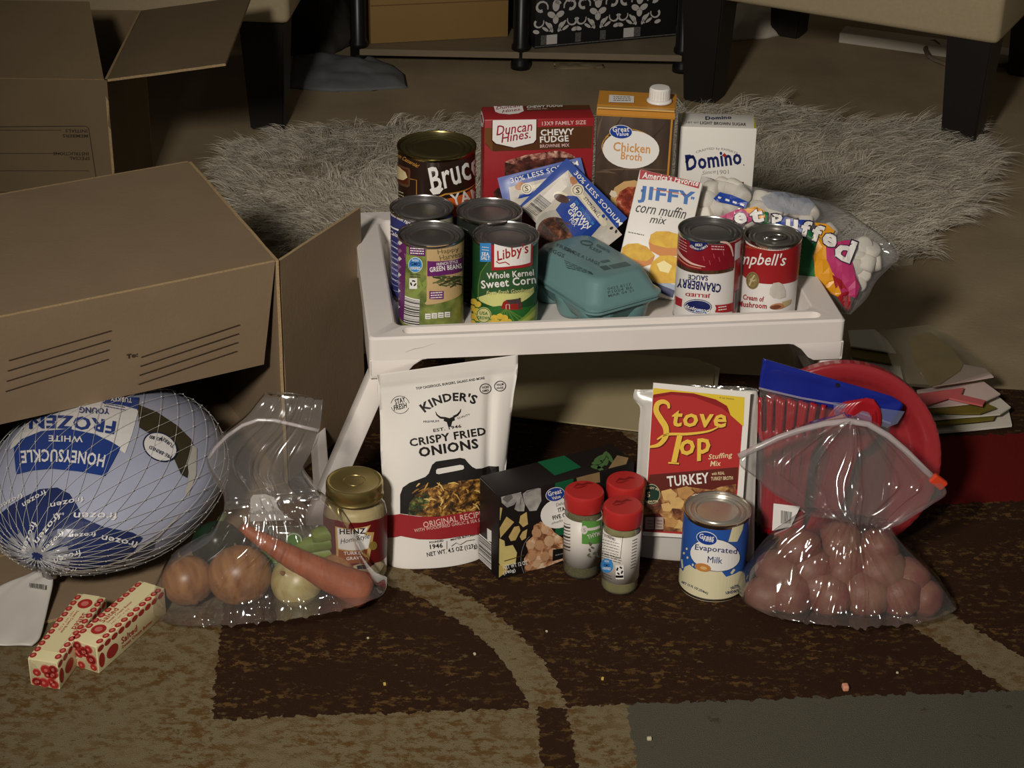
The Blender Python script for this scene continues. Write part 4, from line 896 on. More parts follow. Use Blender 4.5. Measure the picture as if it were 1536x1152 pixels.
DKS = M('pasta_shell_shade', (110, 106, 102), .45); shape([(255, 520), (275, 480), (320, 470), (330, 510), (290, 545)], DKS, 5); A.line([q(425, 470), q(470, 450), q(520, 430)], 1.4, DKS, 6); A.line([q(210, 395), q(290, 375), q(370, 395)], 1.2, DKS, 4); A.line([q(380, 560), q(388, 500)], 1.2, DKS, 7)
shape([(205, 588), (255, 583), (240, 670), (220, 678), (205, 650)], CHZ, 3); shape([(210, 735), (285, 645), (340, 685), (240, 800)], CHZ, 3); shape([(375, 690), (385, 640), (430, 612), (440, 700), (405, 722)], CHZ, 3); shape([(300, 790), (340, 720), (375, 712), (385, 745), (350, 815), (315, 822)], CHZ, 3); shape([(380, 790), (400, 755), (435, 735), (425, 800), (395, 818)], CHZ, 3)
shape([(185, 880), (205, 810), (270, 820), (275, 860), (330, 850), (360, 905), (350, 980), (245, 1010), (190, 990)], CHY, 3); shape([(185, 960), (210, 1000), (290, 1005), (290, 1040), (225, 1085), (185, 1055)], M('cheese_block_print', (200, 176, 92), .45), 4)
SAU = Mfood('pasta_sauce_photo', [(120, 74, 46), (190, 138, 98), (226, 192, 156), (232, 214, 190)], 85)
shape([(415, 1045), (410, 950), (440, 900), (425, 830), (470, 790), (480, 710), (530, 680), (600, 720), (630, 760), (690, 800), (690, 960), (560, 1010)], SAU, 4)
for i, (x, y, r_) in enumerate(((455, 850, 30), (500, 760, 36), (560, 740, 30), (520, 850, 38), (590, 820, 40), (465, 930, 34), (500, 985, 30), (560, 930, 36), (620, 900, 34), (440, 1010, 24))): A.ell(*q(x, y), r_ / 4.8, r_ / 5.4, M('sauced_pasta_%d' % (i % 2), [(216, 176, 138), (200, 152, 112)][i % 2], .4, var=.2, vscale=90), 5 + i % 3, 20 * i)
A.ell(*q(660, 620), 28, 22, WHITE, 6, -18); A.ell(*q(632, 482), 14.6, 10.4, WHITE, 8, -14); A.ell(*q(632, 482), 13.8, 9.7, BLUE, 9, -14); A.text('Great', *q(583, 497), *q(680, 472), 7.4, WHITE, 10, .05); A.text('Value', *q(610, 522), *q(672, 505), 5, WHITE, 10, .05)
A.text('Deluxe', *q(640, 570), *q(720, 548), 5, GREYP, 8, 0, .3); A.text('ITALIAN', *q(658, 612), *q(775, 580), 6.5, BLACK, 8, .05); A.text('FIVE CHEESE', *q(618, 668), *q(800, 622), 6.5, BLACK, 8, .05); A.text('shells', *q(605, 700), *q(690, 675), 3.5, GREYP, 8, 0, .3)
A.poly([q(615, 880), q(690, 868), q(690, 940), q(612, 962)], BLACK, 9); A.lines(*q(632, 920), *q(690, 906), 1, GREYP, 10, (0, 3), 1.6, 2); A.ring(*q(560, 950), 36, 44, .7, GREYP, 3, a0=120, a1=230)
A.text('NET WT 12 OZ', *q(262, 1025), *q(436, 985), 6, WHITE, 8, .04); A.text('(340g)', *q(262, 1068), *q(350, 1043), 6.4, WHITE, 8, .04); A.line([q(265, 962), q(410, 920)], 1, BROWN, 8)
shape([(790, 350), (860, 300), (930, 250), (960, 240), (960, 400), (800, 420)], M('board_wood_print', (152, 126, 88), .5, var=.3, vscale=40), 1); A.build()
A = Art(ST, root); q2 = lambda x, y: (700 + x / 4.43, 640 + y / 4.43)
A.poly([q2(440, 205), q2(610, 155), q2(762, 270), q2(585, 325)], GRN, 1); A.line([q2(625, 150), q2(720, 122)], 1, GREYP, 1); A.line([q2(900, 62), q2(935, 52)], 1, GREYP, 1)
LEAF = M('parsley_leaf_print', (74, 106, 60), .5)
for k, (x, y, a, l_) in enumerate(((880, 210, 150, 40), (870, 240, 170, 40), (860, 270, 190, 36), (910, 200, 120, 40), (930, 230, 100, 30), (890, 285, 220, 30), (950, 205, 60, 40), (905, 250, 140, 50))): A.ell(*q2(x, y), l_ / 4.43, 3, LEAF, 1 + k % 2, a)
A.poly([q2(1000, 192), q2(1112, 200), q2(1112, 300), q2(940, 335), q2(950, 290)], M('board_wood_print', (0, 0, 0)), 2); A.build()
A = Art(SL, root); A.barcode(q(85, 760), q(85, 945), q(178, 1030), q(178, 840), BLACK, WHITE, 1, 18, 9); A.poly([q(148, 730), q(180, 750), q(180, 830), q(150, 820)], WHITE, 1); A.line([q(80, 350), q(235, 470)], .8, GREYP, 1); A.line([q(110, 355), q(225, 450)], .5, GREYP, 1); A.build()

# ---- three spice shakers with red caps
m_red = M('red_cap_plastic', (176, 42, 40), .34, spec=.5); m_sg = film('shaker_glass', .03, k=2.0, rough=.06); m_lab = M('shaker_label_white', (214, 208, 200), .45)
def shaker(px, py, herb, herb2, label, yy=None):
    c = G(px, py, .108); root = thing('spice_shaker', (c.x, yy or c.y, 0), label, 'jar', 'spice shakers')
    obj('glass', *lathe([(.018, .0005), (.0205, .002), (.0212, .005), (.0212, .080), (.0195, .086), (.0185, .092)], 40, caps=False), m_sg, root, True)
    obj('herbs', *lathe([(.017, .001), (.0195, .003), (.0202, .006), (.0202, .079), (.0188, .085), (.001, .086)], 40), M('herb_' + label[:9].replace(' ', '_'), herb, .8, var=.5, vscale=900 if herb2 else 60, rgb2=herb2 or tuple(int(v * .8) for v in herb)), root, True)
    autosmooth(obj('cap', *lathe([(.0200, .087), (.0218, .0875), (.0222, .089), (.0224, .104), (.0216, .1068), (.0200, .108), (.002, .1083)], 48), m_red, root), 35)
    obj('paper_label', *lathe([(.02125, .017), (.0214, .017), (.0214, .078), (.02125, .078)], 48, caps=False), m_lab, root, True)
    A = Art(Plane((c.x, root.location.y, .1081), (1, 0, 0), (0, 1, 0)), root, 'embossed_mark'); A.line([(px - 16, py + 1), (px - 10, py - 4), (px - 2, py - 3), (px + 5, py - 6), (px + 13, py - 5)], [1, 3.5, 3, 3.4, .8], M('cap_mark_dark_red', (120, 18, 20), .5), 1); A.line([(px - 14, py + 2), (px - 6, py + 1), (px + 4, py - 2)], [1, 2, .8], M('cap_mark_dark_red', (0, 0, 0)), 1); A.build()
    return root, Cyl((c.x, root.location.y, 0), .0214)
root, S = shaker(876.5, 730.5, (112, 108, 62), (52, 50, 28), 'spice shaker of coarse green herb with green label patch', 1.838)
A = Art(S, root, 'printed_label'); z5 = lambda x, y: (830 + x / 5.76, 700 + y / 5.76)
TG = M('thyme_green_print', (92, 150, 70), .4)
A.poly([z5(248, 465), z5(330, 468), z5(425, 440), z5(420, 640), z5(330, 668), z5(246, 665)], TG, 1); A.ell(*z5(268, 545), 5, 6.6, m_lab, 2); A.text('S', *z5(258, 560), *z5(280, 560), 5, GREYP, 3); A.line([z5(290, 540), z5(400, 515)], 4, m_lab, 2); A.text('THYME', *z5(300, 625), *z5(425, 585), 6.5, m_lab, 3, .05)
for k in range(9): A.line([z5(92, 480 + k * 28), z5(148, 500 + k * 28)], (1, 2.6, 1.4)[k % 3], TINY, 2)
for k in range(10): R = random.Random(k); A.ell(*z5(R.uniform(290, 390), R.uniform(650, 780)), 3, 1.6, M('herb_sprig_print', (96, 100, 84), .5), 2, R.uniform(0, 180))
A.build()
root, S = shaker(935, 756, (142, 136, 86), None, 'front spice shaker of pale ground herb with round blue badge', 1.808)
A = Art(S, root, 'printed_label')
A.line([z5(430, 570), z5(520, 600), z5(600, 600), z5(578, 790), z5(500, 790)], .6, TINY, 2)
A.text('STONEMILL', *z5(440, 600), *z5(535, 640), 3.6, TINY, 3); A.lines(*z5(425, 625), *z5(570, 665), 6, TINY, 3, (-.4, 4.2), .8, 4); A.lines(*z5(400, 735), *z5(590, 790), 3, TINY, 3, (-.4, 3.6), 1, 5)
A.ell(*z5(465, 853), 9.2, 10.6, SKY, 3); A.text('NON', *z5(448, 822), *z5(483, 826), 3.2, WHITE, 4, .04); A.text('GMO', *z5(440, 862), *z5(490, 866), 4.6, NAVY, 4, .05); A.text('VERIFIED', *z5(428, 886), *z5(498, 892), 4, WHITE, 4, .04)
A.rect(*z5(540, 850), *z5(608, 968), WHITE, 3)
for k in (0, 90, 180, 270): A.ring(*z5(573, 895), 5, 6.4, 2.4, BLACK, 4, 5, k, k + 55)
A.rect(*z5(540, 935), *z5(604, 955), BLACK, 4); A.lines(*z5(408, 905), *z5(505, 948), 2, TINY, 3, (0, 3.4), 1, 6); A.lines(*z5(680, 640), *z5(720, 620), 10, TINY, 3, (-.3, 4.6), 1, 7); A.build()
root, S = shaker(939.5, 722.5, (110, 100, 60), None, 'rear spice shaker hidden behind the other two red caps', 1.861)

# ---- stuffing mix: white foil bag with the box front tucked before it
sb, sr = G(955, 838), G(1128, 856); SO = Vector((sb.x, 1.874, 0)); su = Vector((.999, -.03, 0)).normalized()
stop_ = YP(957, 582, 1.925); sv = (stop_ - SO); sv = (sv - su * sv.dot(su)).normalized()
stuff = thing('stuffing_bag', SO + su * .067, 'white foil bag of stuffing mix behind a cut-out box front', 'bag')
SS = Plane(SO, su, sv)
srow = [((956, 838), (1128, 846)), ((953, 826), (1131, 836)), ((952, 760), (1132, 770)), ((956, 690), (1134, 700)), ((958, 640), (1136, 645)), ((960, 612), (1137, 614)), ((950, 598), (1138, 600)), ((952, 584), (1135, 586))]
soft_sheet('foil_bag', SS, srow, 36, 44, lambda s, t: .016 * hump(s, min(1, t * 1.06), .5) + .003 * mn.noise(Vector((s * 6, t * 5, 1))) * hump(s, t, .3) + .004 * abs(mn.noise(Vector((s * 9, t * 2, 8)))) * smooth01((t - .8) * 6), M('white_foil_film', (206, 202, 194), .3, .15, spec=.6), stuff, lambda s, t: -.014 * hump(s, min(1, t * 1.06), .5))
soft_sheet('foil_crimp', Plane(SO - SS.N * .001, su, sv), [((952, 588), (1136, 590)), ((953, 582), (1050, 580)), ((951, 576), (1134, 583))][:1] + [((1000, 580), (1136, 584)), ((1040, 577), (1118, 580))], 30, 8, lambda s, t: .004 * mn.noise(Vector((s * 18, t * 6, 4))), M('silver_crimp_foil', (190, 188, 184), .2, .9), stuff)
C0 = SS.pos(0, 0, .021); SC = Plane(C0, su, sv)
card = thing('stuffing_box_front', C0 + su * .06, 'cut-out red and yellow stuffing mix box front standing upright', 'packaging')
cq = [(980, 574), (1126, 588), (1110, 812), (964, 803)]
pts = [SC.pos(*SC.uv(*p), 0) - Vector(card.location) for p in cq]; pb = [p - SC.N * .0008 for p in pts]
obj('card_panel', pts + pb, [(0, 1, 2, 3), (7, 6, 5, 4), (0, 4, 5, 1), (1, 5, 6, 2), (2, 6, 7, 3), (3, 7, 4, 0)], M('white_card', (228, 224, 216), .45), card)
A = Art(SC, card); SR_ = M('stuffing_red_print', (176, 46, 44), .4); SY = M('stuffing_yellow_print', (222, 192, 52), .4); SGd = M('stuffing_gold_print', (232, 192, 74), .4); z3 = lambda x, y: (940 + x / 3.291, 560 + y / 3.291)
sh = lambda pts_, m_, l: A.poly([z3(*p) for p in pts_], m_, l)
sh([(132, 72), (582, 118), (545, 600), (520, 810), (75, 780), (105, 500)], SR_, 1); sh([(132, 72), (582, 118), (576, 262), (512, 205), (500, 170), (440, 130), (330, 100), (220, 92), (130, 108)], SY, 2); sh([(132, 104), (220, 90), (330, 98), (440, 128), (495, 160), (512, 205), (470, 170), (330, 115), (220, 104), (131, 120)], M('stuffing_dark_red', (140, 26, 30), .4), 3)
A.text('6 oz boxes', *z3(458, 122), *z3(530, 130), 2.6, TINY, 4)
def logo(o_, m_, l):
    dx, dy = o_
    A.curve([z3(p[0] + dx, p[1] + dy) for p in ((208, 172), (204, 150), (180, 138), (152, 150), (146, 185), (168, 225), (192, 265), (192, 310), (160, 350), (112, 362))], [3, 5, 6.5, 7.5, 8.5, 9, 9, 8, 6, 3], m_, l)
    A.text('tove', *z3(222 + dx, 262 + dy), *z3(492 + dx, 268 + dy), 26 if False else 25, m_, l, .05, .12); A.curve([z3(p[0] + dx, p[1] + dy) for p in ((150, 325), (200, 300), (300, 298), (400, 285), (455, 262))], [2, 4, 4, 3, 1.5], m_, l)
    A.line([z3(262 + dx, 305 + dy), z3(232 + dx, 440 + dy)], 8, m_, l); A.line([z3(205 + dx, 440 + dy), z3(258 + dx, 444 + dy)], 2.4, m_, l); A.text('op', *z3(268 + dx, 440 + dy), *z3(420 + dx, 425 + dy), 34, m_, l, .05, .12)
logo((5, 5), M('stuffing_logo_shadow', (98, 22, 22), .4), 4); logo((0, 0), SGd, 6)
A.text('Stuffing', *z3(404, 432), *z3(524, 420), 10, M('stuffing_cream_print', (236, 214, 168), .4), 5, .02, .25); A.text('Mix', *z3(412, 458), *z3(466, 455), 8, M('stuffing_cream_print', (0, 0, 0)), 5, .02, .25)
sh([(112, 500), (400, 475), (550, 462), (545, 570), (480, 600), (430, 580), (90, 620)], M('stuffing_brown_print', (96, 34, 26), .4), 2); A.text('TURKEY', *z3(202, 560), *z3(408, 540), 16, WHITE, 5, .05); A.text('with REAL', *z3(420, 502), *z3(484, 498), 4.5, M('stuffing_cream_print', (0, 0, 0)), 5, .02); A.text('TURKEY BROTH', *z3(416, 528), *z3(524, 524), 5.5, M('stuffing_cream_print', (0, 0, 0)), 5, .02)
STF = Mfood('stuffing_photo', [(84, 40, 24), (146, 92, 48), (196, 152, 88), (220, 190, 130)], 75)
sh([(88, 640), (180, 580), (300, 560), (420, 575), (460, 560), (540, 545), (520, 790), (80, 775)], STF, 3); sh([(75, 700), (160, 690), (190, 720), (180, 780), (72, 778)], M('stuffing_maroon_print', (92, 30, 28), .4), 4)
for i, (x, y, r_) in enumerate(((210, 600, 40), (290, 590, 44), (250, 640, 40), (330, 630, 40), (200, 660, 30), (220, 735, 34), (255, 745, 30))): sh([(x - r_, y - r_ * .5), (x + r_ * .2, y - r_ * .8), (x + r_, y - r_ * .1), (x + r_ * .5, y + r_ * .7), (x - r_ * .7, y + r_ * .6)], M('bread_cube_%d' % (i % 2), [(218, 178, 112), (196, 146, 84)][i % 2], .5, var=.25, vscale=120), 5 + i % 3)
A.ell(*z3(122, 594), 13, 15, M('seal_ring_cream', (170, 176, 140), .4), 6); A.ell(*z3(122, 594), 12, 14, M('seal_dark_green', (30, 52, 40), .4), 7); A.text('5', *z3(100, 610), *z3(115, 610), 8, M('stuffing_cream_print', (0, 0, 0)), 8, .05); A.text('READY IN', *z3(90, 572), *z3(154, 578), 3, M('stuffing_cream_print', (0, 0, 0)), 8, .02, 0, 2); A.text('MINUTES', *z3(95, 636), *z3(155, 634), 3, M('stuffing_cream_print', (0, 0, 0)), 8, .02)
for x in (92, 140): A.rect(*z3(x, 708), *z3(x + 42, 768), M('nutrition_box_print', (170, 150, 140), .4), 6); A.lines(*z3(x + 8, 725), *z3(x + 34, 727), 3, M('stuffing_maroon_print', (0, 0, 0)), 7, (0, 4.6), 1, 2)
A.build()

# ---- evaporated milk
m_ev = M('milk_blue_label', (44, 88, 168), .34)
root, S = can('milk_can', 1076, 762, 0, .1, .0376, 'blue and cream evaporated milk can standing on the rug', 'can', m_ev, M('bright_tin_lid', (176, 170, 158), .28, .6, spec=.6), metal=M('bright_tin', (206, 202, 192), .24, 1.0), label_gap=(.007, .006))
A = Art(S, root); z6 = lambda x, y: (1000 + x / 6.064, 720 + y / 6.064); MC = M('milk_cream_print', (222, 214, 176), .4)
A.poly([z6(*p) for p in ((95, 800), (130, 800), (150, 830), (165, 790), (210, 770), (260, 810), (300, 800), (420, 830), (500, 830), (540, 880), (600, 860), (660, 830), (720, 820), (700, 1000), (640, 1080), (420, 1110), (230, 1080), (100, 960))], MC, 1)
A.poly([z6(*p) for p in ((600, 420), (700, 390), (690, 450), (640, 560), (560, 560))], MC, 1); A.line([z6(140, 720), z6(148, 800)], 2.4, MC, 2); A.line([z6(615, 810), z6(585, 850)], 3.4, MC, 2)
for x, y in ((160, 665), (192, 705), (185, 625), (240, 770), (620, 760)): A.ell(*z6(x, y), 1.4, 1.9, MC, 2)
A.ell(*z6(440, 680), 37.5, 24.5, M('milk_badge_outline', (50, 60, 96), .4), 3, 9); A.ell(*z6(440, 680), 36.6, 23.6, WHITE, 4, 9); A.ell(*z6(368, 527), 15.6, 10.2, WHITE, 5, 14); A.ell(*z6(368, 527), 14.6, 9.2, BLUE, 6, 14); A.text('Great', *z6(300, 525), *z6(430, 545), 7.6, WHITE, 7, .05); A.text('Value', *z6(325, 545), *z6(425, 562), 5, WHITE, 7, .05)
A.text('Evaporated', *z6(260, 645), *z6(630, 685), 11, M('milk_text_blue', (44, 56, 110), .4), 6, .02); A.text('Milk', *z6(372, 745), *z6(502, 756), 9.5, M('milk_text_blue', (0, 0, 0)), 6); A.ell(*z6(332, 790), 12, 6, ORANGE if False else M('caramel_pool_print', (196, 132, 68), .4), 6, 12); A.ell(*z6(340, 795), 5, 2.4, M('caramel_light_print', (222, 176, 112), .4), 7, 12)
A.text('NET 12 FL OZ (354mL)', *z6(138, 938), *z6(370, 1040), 4.4, M('milk_text_blue', (0, 0, 0)), 6, .02); A.text('NUTR', *z6(582, 992), *z6(650, 968), 4.4, M('milk_text_blue', (0, 0, 0)), 6, .03); A.text('UNSWT', *z6(535, 1035), *z6(650, 1015), 4.4, M('milk_text_blue', (0, 0, 0)), 6, .03); A.build()

# ---- two butter sticks
def butter(fl, bl, fr, label, flip):
    a, b, c = G(*fl, .034), G(*bl, .034), G(*fr, .034); d = (b - a); d.z = 0; L_ = .122; d.normalize(); U = Vector((d.y, -d.x, 0))
    P0 = Vector((a.x, a.y, 0)); root, SF, ST, SL, U, V, B = carton('butter_stick', P0, U, .033, L_, .034, label, 'box', M('butter_wrap_cream', (226, 214, 168), .4), .0012)
    root['group'] = 'salted butter sticks'
    RB = M('butter_red_print', (170, 44, 40), .4); RD2 = M('butter_pale_red', (204, 110, 98), .4); ob_ = Vector(root.location)
    side = Plane(P0 + U * .033, B, V)
    class UVArt(Art):
        def uvell(s_, cu, cv, ru, rv, m_, l, n=16): s_.polyuv([(cu + ru * math.cos(2 * math.pi * i / n), cv + rv * math.sin(2 * math.pi * i / n)) for i in range(n)], m_, l)
        def uvtext(s_, t, u0, v0, u1, v1, h, m_, l):
            a_, Fc = text_mesh(t, .03, 0); du, dv = u1 - u0, v1 - v0; L2 = math.hypot(du, dv); nx, ny = -dv / L2, du / L2
            s_._emit([(u0 + du * x + nx * h * y, v0 + dv * x + ny * h * y) for x, y in a_], Fc, m_, l)
    R = random.Random(hash(flip) % 97 + 3)
    def blobs(S_, w_, l_, k, vert=False):
        A = UVArt(S_, root, 'red_print'); A.polyuv([(.0015, .0015), (w_ - .0015, .0015), (w_ - .0015, l_ - .0015), (.0015, l_ - .0015)], RB, 0)
        for i in range(k):
            u = R.uniform(.003, w_ - .003); v = R.uniform(.004, l_ - .004); r_ = R.uniform(.004, .007); r_ = min(r_, u, w_ - u, v, l_ - v)
            A.uvell(u, v, r_, r_, RD2, 1 + i % 3); A.uvell(u, v, r_ * .86, r_ * .86, RB, 5); A.uvell(u, v, r_ * .3, r_ * .3, RD2, 6)
        A.build()
    blobs(SF, .033, .034, 14)
    A = UVArt(ST, root, 'top_print')
    for i in range(11):
        v = .006 + i * .0108; u = .0035 + R.uniform(-.0005, .0005); A.uvell(u, v, .0033, .0046, RB, 1); A.uvell(u, v, .0015, .0024, RD2, 2)
        u = .0295; A.uvell(u, v + .004 if v < .11 else v, .0033, .0046, RB, 1); A.uvell(u, v + .004 if v < .11 else v, .0015, .0024, RD2, 2)
    CRM2 = M('butter_wrap_cream', (0, 0, 0)); A.polyuv([(.007, .016), (.026, .016), (.026, .121), (.007, .121)], CRM2, 3)
    if flip: A.uvell(.0165, .104, .0078, .009, RB, 4); A.uvtext('Salted', .0215, .088, .0215, .058, .007, RB, 4); A.uvtext('Sweet Cream Butter', .0135, .090, .0135, .048, .003, RB, 4); A.uvtext('NET WT 4 OZ', .0095, .088, .0095, .052, .0022, RD2, 4); A.uvell(.0165, .104, .004, .0046, RD2, 5)
    else: A.uvell(.0165, .026, .0078, .009, RB, 4); A.uvell(.0165, .026, .004, .0046, RD2, 5); A.uvtext('Salted', .0140, .038, .0140, .066, .007, RB, 4); A.uvtext('Sweet Cream Butter', .0185, .040, .0185, .084, .003, RB, 4); A.uvtext('NET WT 4 OZ', .0235, .040, .0235, .072, .0022, RD2, 4)
    A.build()
    A = UVArt(side, root, 'side_print')
    for i in range(10): A.uvell(.006 + i * .012, .029, .0055, .0034, RB, 1)
    A.uvell(.024, .014, .010, .0075, RB, 2); A.uvtext('Salted', .040, .012, .068, .012, .008, RB, 2); A.uvtext('Sweet Cream Butter', .040, .006, .095, .006, .004, RB, 2); A.uvell(.006, .014, .005, .009, RB, 1); A.build()
    return root
butter((41, 987), (124, 880), (90, 995), 'left butter stick in red and cream wrap, by the turkey tag', True)
butter((106, 958), (205, 874), (148, 968), 'right butter stick in red and cream wrap, nearer the onions', False)
# ------------------------------------------------------------------ marshmallow bag over the tray's right rim
mroot_at = YP(1215, 380, 2.150)
mbag = thing('marshmallow_bag', mroot_at, 'clear bag of marshmallows with rainbow lettering draped over the tray end', 'bag')
MV = Vector((0, math.cos(math.radians(52)), math.sin(math.radians(52)))); MU_ = Vector((math.cos(math.radians(4)), math.sin(math.radians(4)), 0)); MV = (MV - MU_ * MV.dot(MU_)).normalized()
SMp = Plane(mroot_at, MU_, MV)
mrow = [((1262, 470), (1276, 472)), ((1215, 440), (1300, 448)), ((1150, 405), (1316, 420)), ((1095, 370), (1345, 388)), ((1060, 335), (1335, 365)), ((1046, 305), (1294, 334)), ((1048, 282), (1240, 303)), ((1052, 263), (1125, 292))]
def mnoise(s, t, k=0): return .0035 * mn.noise(Vector((s * 9, t * 8, 2 + k))) + .0022 * abs(mn.noise(Vector((s * 22, t * 20, 5 + k))))
mfront = lambda s, t: .030 * hump(s, t, .55) + mnoise(s, t) * hump(s, t, .25)
soft_sheet('bag_film', SMp, mrow, 70, 60, mfront, film('marshmallow_film', .07, k=3.5, rough=.08), mbag, lambda s, t: -.016 * hump(s, t, .55) - .5 * mnoise(s, t, 3) * hump(s, t, .25))
tail = soft_sheet('bag_crimp', Plane(mroot_at, MU_, MV), [((1318, 404), (1346, 392)), ((1316, 385), (1350, 378)), ((1310, 365), (1338, 362))], 14, 10, lambda s, t: .003 * mn.noise(Vector((s * 8, t * 5, 7))), film('marshmallow_film', 0), mbag)
def m_st(u, v):          # rough inverse of the outline: nearest grid parameters
    best = None
    return .5, .5
_ml = [SMp.uv(*r[0]) for r in mrow]; _mr = [SMp.uv(*r[1]) for r in mrow]
def m_disp(u, v):
    s_ = .5; K = len(mrow) - 1; t = .5
    for _ in range(3):
        vv = [l[1] + (r[1] - l[1]) * s_ for l, r in zip(_ml, _mr)]; t = 0.
        for i in range(K):
            if v >= vv[i]: t = (i + min(1., (v - vv[i]) / max(1e-6, vv[i + 1] - vv[i]))) / K
        x = t * K; i = min(int(x), K - 1); f = x - i
        l = _ml[i][0] + (_ml[i + 1][0] - _ml[i][0]) * f; r = _mr[i][0] + (_mr[i + 1][0] - _mr[i][0]) * f; s_ = max(0., min(1., (u - l) / max(1e-6, r - l)))
    return mfront(s_, t) + .0012
class Bulged(Plane):
    def uv(s, px, py):
        u, v = Plane.uv(s, px, py)
        for _ in range(4):
            p = s.O + s.N * s.disp(u, v); d = ray(px, py); t = (p - EYE).dot(s.N) / d.dot(s.N); q_ = EYE + d * t - s.O; u, v = q_.dot(s.U), q_.dot(s.V)
        return u, v
SMb = Bulged(mroot_at, MU_, MV, m_disp, .008)
A = Art(SMb, mbag, 'printed_bag_artwork'); PK = M('bag_magenta_print', (186, 56, 110), .35); OG = M('bag_orange_print', (226, 156, 34), .35); GN = M('bag_green_print', (22, 104, 52), .35); BLb = M('bag_blue_print', (38, 70, 160), .35); RDb = M('bag_red_print', (160, 30, 40), .35)
A.poly([(1196, 352), (1216, 345), (1228, 356), (1218, 385), (1224, 425), (1232, 438), (1200, 432), (1196, 410)], GN, 1)
A.poly([(1228, 356), (1238, 366), (1240, 390), (1250, 410), (1262, 440), (1258, 446), (1236, 438), (1222, 420), (1220, 385)], OG, 1)
A.poly([(1238, 366), (1272, 360), (1284, 362), (1276, 385), (1282, 410), (1290, 430), (1284, 448), (1262, 440), (1248, 408), (1240, 388)], PK, 1)
A.poly([(1248, 412), (1262, 420), (1274, 440), (1276, 462), (1270, 468), (1262, 456), (1256, 446)], RDb, 2)
A.poly([(1078, 325), (1110, 313), (1132, 318), (1130, 330), (1100, 345), (1080, 345)], PK, 1); A.poly([(1116, 314), (1134, 310), (1146, 316), (1148, 330), (1130, 326)], OG, 2); A.poly([(1142, 318), (1152, 318), (1150, 334), (1166, 330), (1166, 340), (1144, 346)], GN, 2); A.poly([(1156, 332), (1178, 325), (1192, 330), (1216, 330), (1212, 348), (1190, 350), (1160, 346)], BLb, 3); A.poly([(1222, 334), (1240, 336), (1252, 346), (1240, 366), (1226, 352)], OG, 2)
A.poly([(1140, 296), (1166, 289), (1200, 295), (1222, 306), (1212, 322), (1180, 320), (1150, 312)], film('bag_frosted_panel', .45, (166, 176, 196), .15, 2), 1)
def bubble(ch, x0, y0, x1, y1, h):
    A.text(ch, x0 - 1.6, y0 + 1.8, x1 + 1.6, y1 + 1.8, h + 3.6, M('bag_dark_outline', (44, 34, 60), .35), 5, .13); A.text(ch, x0, y0, x1, y1, h, WHITE, 7, .08)
bubble('e', 1103, 338, 1121, 334, 17); bubble('t', 1126, 336, 1146, 333, 21); bubble('P', 1158, 342, 1174, 341, 20); bubble('u', 1178, 344, 1196, 345, 15); bubble('f', 1199, 354, 1214, 357, 24); bubble('f', 1214, 360, 1230, 365, 25); bubble('e', 1231, 367, 1252, 373, 20); bubble('d', 1248, 386, 1274, 396, 34)
A.poly([(1070, 298), (1080, 288), (1096, 292), (1122, 303), (1118, 313), (1092, 306), (1074, 302)], BLb, 2)
for k in range(4): A.line([(1077 + k * 11, 296 + k * 3.4), (1083 + k * 11, 298 + k * 3.4)], 3, WHITE, 3)
A.text('BEST BY', 1262, 350, 1280, 334, 3, TINY, 2); A.text('0421 B7', 1265, 355, 1283, 339, 3, TINY, 2); A.build()
m_mal = M('marshmallow_white', (232, 226, 214), .8, var=.05, vscale=60)
Vm, Fm = lathe([(.008, 0), (.0105, .0012), (.0115, .004), (.0117, .010), (.0113, .016), (.0102, .0188), (.0078, .020)], 16)
Vm = [(v[0], v[1], v[2] - .010) for v in Vm]
mesh_m = None; R = random.Random(21); placed = []
spots = [(1068, 283), (1085, 278), (1100, 284), (1062, 300), (1078, 312), (1095, 314), (1110, 296), (1140, 300), (1152, 308), (1135, 316), (1158, 322), (1172, 312), (1060, 320), (1190, 315), (1212, 322), (1205, 335), (1290, 372), (1302, 380), (1310, 395), (1296, 398), (1284, 388), (1278, 402), (1292, 414), (1286, 425), (1272, 418), (1240, 352), (1160, 340), (1185, 345), (1225, 375), (1245, 400), (1265, 430), (1120, 330), (1100, 340)]
for i, (px_, py_) in enumerate(spots):
    u, v = SMp.uv(px_, py_); d_ = m_disp(u, v); p = SMp.O + SMp.U * u + SMp.V * v + SMp.N * max(-.002, d_ - .0145 - R.uniform(0, .003))
    lab = 'white marshmallow inside the clear rainbow-lettered bag'
    if mesh_m is None: o = obj('marshmallow', Vm, Fm, m_mal, None, True); mesh_m = o.data
    else: o = bpy.data.objects.new('marshmallow', mesh_m); col.objects.link(o)
    o.location = p; o.rotation_euler = (R.uniform(0, 3), R.uniform(0, 3), R.uniform(0, 3)); s_ = R.uniform(.85, 1.08); o.scale = (s_, s_, s_)
    tag(o, lab, 'marshmallow', 'marshmallows in the bag')

